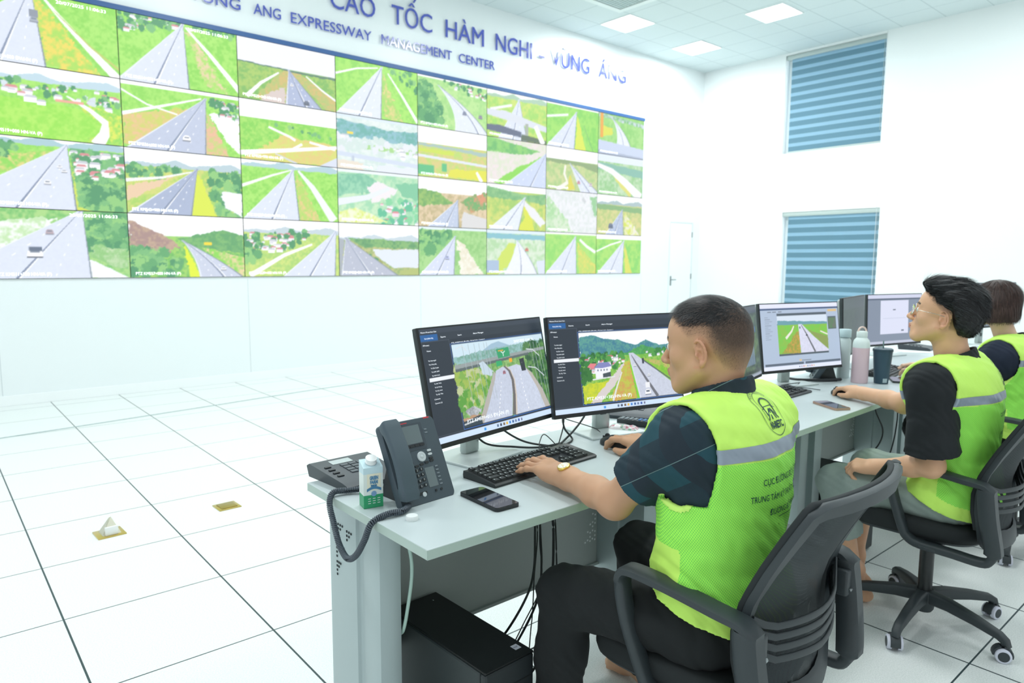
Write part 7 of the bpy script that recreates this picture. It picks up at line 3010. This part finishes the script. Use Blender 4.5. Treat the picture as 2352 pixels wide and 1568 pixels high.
# band profile lies along the arm
st = M()
v, f = [], []
for i in range(40):
    a = 2 * PI * i / 40
    for r_, z_ in ((.0292, -.009), (.0292, .009), (.0318, .009), (.0318, -.009)):
        v.append(Wt @ Vector((r_ * math.cos(a), r_ * math.sin(a), z_)))
for i in range(40):
    j = (i + 1) % 40
    for q in range(4):
        r_ = (q + 1) % 4
        f.append((i * 4 + q, i * 4 + r_, j * 4 + r_, j * 4 + q))
st.add(v, f)
wa = ch1('wristwatch', st.v, st.f, mat('watch_strap_dark', (50, 40, 38), rough=.5), 40, 'dark leather strap with a gold watch')
Fc = Wt @ Matrix.Rotation(ang, 4, 'Z') @ Matrix.Translation((.031, 0, 0)) @ Matrix.Rotation(PI / 2, 4, 'Y')
g = M().lathe([(.0165, -.003), (.018, .001), (.0175, .0045), (.0150, .0058)], 28, 0, Fc)
ch1('watch_case', g.v, g.f, gold, 40, par=wa)
g = M().lathe([(.0148, .0056), (.0148, .0061)], 28, 0, Fc)
ch1('watch_dial', g.v, g.f, mat('watch_dial_white', (236, 236, 226), rough=.2), None, par=wa)
g = M()
for i in range(12):
    a = 2 * PI * i / 12
    g.box(-.0005, .0005, .0105, .0135, .0061, .0065, 0, 0, Fc @ Matrix.Rotation(a, 4, 'Z'))
g.box(-.0005, .0005, 0, .010, .0062, .0067, 0, 0, Fc @ Matrix.Rotation(.9, 4, 'Z'))
g.box(-.0006, .0006, 0, .007, .0062, .0067, 0, 0, Fc @ Matrix.Rotation(-1.2, 4, 'Z'))
ch1('watch_hands', g.v, g.f, gold, None, par=wa)

# ---- man with glasses
def hl2(x, y, z):
    line = np.where(y > .045, .074, np.where(y > .0, .012 + (y / .045) * .034, np.where(y > -.03, .010, -.045)))
    edge = np.clip((z - line) / .010, 0, 1)
    return edge * np.clip(.35 + (z - line) / .06, 0, 1)


hs2 = Prims().ell((0, -.014, .036), (.0765, .094, .082), k=.01).ell((0, .030, .035), (.066, .058, .060), k=.03).ell((0, -.050, -.010), (.060, .048, .055), k=.03)


def thick2(q):
    x, y, z = q[..., 0], q[..., 1], q[..., 2]
    line = np.interp(y, [-.15, -.10, -.065, -.045, -.028, -.012, .015, .040, .060, .085, .14], [-.080, -.078, -.066, -.030, .022, .036, .044, .062, .078, .080, .084])
    t = np.clip((z - line) * .55, -.02, .013)
    t = t + .009 * np.clip((z - .06) / .05, 0, 1) + .009 * np.clip((y - .02) / .05, 0, 1) * np.clip((z - .078) / .02, 0, 1)
    return t


def ridge2(q):
    x, y, z = q[..., 0], q[..., 1], q[..., 2]
    return .0022 * np.sin(x * 330 + 26 * y + 3 * np.sin(y * 40)) + .0018 * np.sin(x * 190 - 40 * z + 2 * np.sin(y * 60 + 1))


hair2 = dict(base=(24, 26, 29), stubble=.8, n=16000, w=.0011, sdf=hs2, thick=thick2, ridge=ridge2, lift=.035, curl=.04, mess=.08, pale_strand=(70, 76, 80),
             flow=lambda q, wh: np.stack([q[:, 0] * 2, -np.ones(len(q)), np.clip((q[:, 1]) * 6, -1.1, .35)], 1), len=lambda q: np.where(q[:, 2] > .04, .040, .016))
J2 = dict(pelvis=(2.925, .858, .555), waist=(2.895, .850, .74), chest=(2.87, .845, .90), neck=(2.855, .848, 1.062),
          shL=(2.660, .868, 1.000), shR=(3.020, .880, 1.012), elL=(2.690, .858, .700), elR=(3.085, 1.105, .835), wrL=(2.745, 1.060, .640), wrR=(3.205, 1.325, .832),
          handL=dict(fwd=(.02, .97, -.14), up=(-.5, .1, 1), bends=[(38, 50, 30), (42, 52, 32), (46, 54, 34), (48, 56, 34)], spread=2, thumb=(26, 10)),
          handR=dict(fwd=(.50, .85, .08), up=(-.2, 0, 1), bends=[(16, 28, 20), (20, 28, 20), (26, 34, 26), (30, 36, 28)], spread=5, thumb=(30, 20)),
          head=(2.838, .900, 1.222), az=D(-10.5), nod=.20, hipL=(2.845, .86, .555), hipR=(3.01, .87, .555), kneeL=(2.80, 1.235, .525), kneeR=(3.06, 1.215, .545),
          ankL=(2.93, 1.20, .10), ankR=(3.07, 1.26, .10), footL=(-.2, 1), footR=(0, 1), sleeveR=.45, stripe=.385, hem=-.015, txt=.03, emb=.040, leg_r=(.090, .070, .064))
p2, HT2, b2, ch2 = person('man with wire glasses and swept-back black hair, vest over a black shirt', J2, (222, 176, 142), black_sh, grey_tr, d=.93, hair=hair2, hairline=hl2, seed=7,
                          sleeve=.84, sleeve_r=(.068, .088), collar=.030, trouser_end=.52, hs=.0034, head_scale=1.0)
steel = mat('spectacle_wire', (190, 190, 180), rough=.25, metal=.9)
g = M()
for sx in (-1, 1):
    rim = [HT2 @ Vector((sx * .033 + .022 * math.cos(a), .1035 - .006 * abs(math.cos(a)), .000 + .019 * math.sin(a))) for a in [2 * PI * i / 24 for i in range(24)]]
    g.tube(rim, .0009, 6, 0, True)
    g.tube([HT2 @ Vector(p) for p in ((sx * .055, .098, .004), (sx * .072, .088, .006), (sx * .080, .02, .006), (sx * .081, -.008, .004), (sx * .080, -.020, -.012))], .0010, 6)
g.tube([HT2 @ Vector(p) for p in ((-.011, .103, .004), (0, .110, .008), (.011, .103, .004))], .0009, 6)
gl = ch2('spectacles', g.v, g.f, steel, True, 'thin wire-framed glasses')
for sx in (-1, 1):
    lens = [HT2 @ Vector((sx * .033 + .0215 * math.cos(a), .1035 - .006 * abs(math.cos(a)), .000 + .0185 * math.sin(a))) for a in [2 * PI * i / 24 for i in range(24)]]
    ch2('lens', lens, [tuple(range(24))], mat('spectacle_glass', (240, 246, 246), rough=.02, trans=1.0), None, par=gl)

# ---- woman with the bob
hs3 = Prims().ell((0, -.018, .040), (.092, .112, .098), k=.01).cone((-.055, -.03, .02), (-.062, -.03, -.075), .048, .044, k=.03).cone((.055, -.03, .02), (.062, -.03, -.075), .048, .044, k=.03).ell((0, -.060, -.035), (.088, .062, .080), k=.03)


def cut3(q):
    x, y, z = q[..., 0], q[..., 1], q[..., 2]
    a = (-.088 - z)
    b = np.minimum(y - .035, .085 - z + .4 * (.1 - y))
    return np.maximum(a, b)


hair3 = dict(base=(62, 46, 42), stubble=.9, n=12000, w=.0012, sdf=hs3, cut=cut3, lift=.01, curl=.015, mess=.03, pale_strand=(104, 80, 72),
             ridge=lambda q: .0012 * np.sin(np.arctan2(q[..., 1], q[..., 0]) * 46 + 2 * np.sin(q[..., 2] * 30)),
             flow=lambda q, wh: np.stack([q[:, 0] * 4 * (q[:, 2] > .07), (q[:, 1] + .02) * 3 * (q[:, 2] > .07), -np.ones(len(q)) * np.where(q[:, 2] > .10, .2, 1)], 1), len=lambda q: np.where(q[:, 2] < -.05, .020, .045))
J3 = dict(pelvis=(4.10, .945, .56), waist=(4.10, .965, .73), chest=(4.11, .985, .885), neck=(4.125, 1.005, 1.035),
          shL=(3.955, 1.010, .975), shR=(4.275, 1.035, .975), elL=(3.925, 1.175, .835), elR=(4.38, 1.21, .835), wrL=(4.065, 1.385, .835), wrR=(4.33, 1.44, .835),
          handL=dict(fwd=(.55, .83, .05), up=(0, 0, 1), bends=[(20, 30, 18)] * 4, spread=8, thumb=(34, 18), sc=.92),
          handR=dict(fwd=(-.1, .98, .05), up=(0, 0, 1), bends=[(20, 30, 18)] * 4, spread=8, thumb=(34, 18), sc=.92),
          head=(4.093, 1.085, 1.205), az=D(-2), nod=-.05, hipL=(4.02, .96, .555), hipR=(4.18, .97, .555), kneeL=(4.02, 1.36, .55), kneeR=(4.22, 1.36, .55),
          ankL=(4.02, 1.30, .10), ankR=(4.22, 1.32, .10), footL=(0, 1), footR=(0, 1), stripe=.365, hem=.02, txt=.0, emb=.035)
p3, HT3, b3, ch3 = person('woman with a brown bob seen from behind, in a safety vest at the far desk', J3, (232, 196, 170), navy_sh, black_tr, w=.93, d=.9, female=True, hair=hair3, hairline=None, seed=11,
                          sleeve=.80, sleeve_r=(.066, .064), collar=.015, hs=.0042, fat=.88, head_scale=.93)
wr, el = Vector(J3['wrL']), Vector(J3['elL'])
ax = (el - wr).normalized()
Wt = Matrix.Translation(wr + ax * .018) @ ax.to_track_quat('Z', 'Y').to_matrix().to_4x4()
g = M().lathe([(.0245, -.009), (.0275, -.009), (.0275, .009), (.0245, .009)], 26, 0, Wt, cap=False)
ch3('wristwatch', g.v, g.f, mat('watch_strap_white', (232, 236, 236), rough=.5), 40, 'white watch strap')
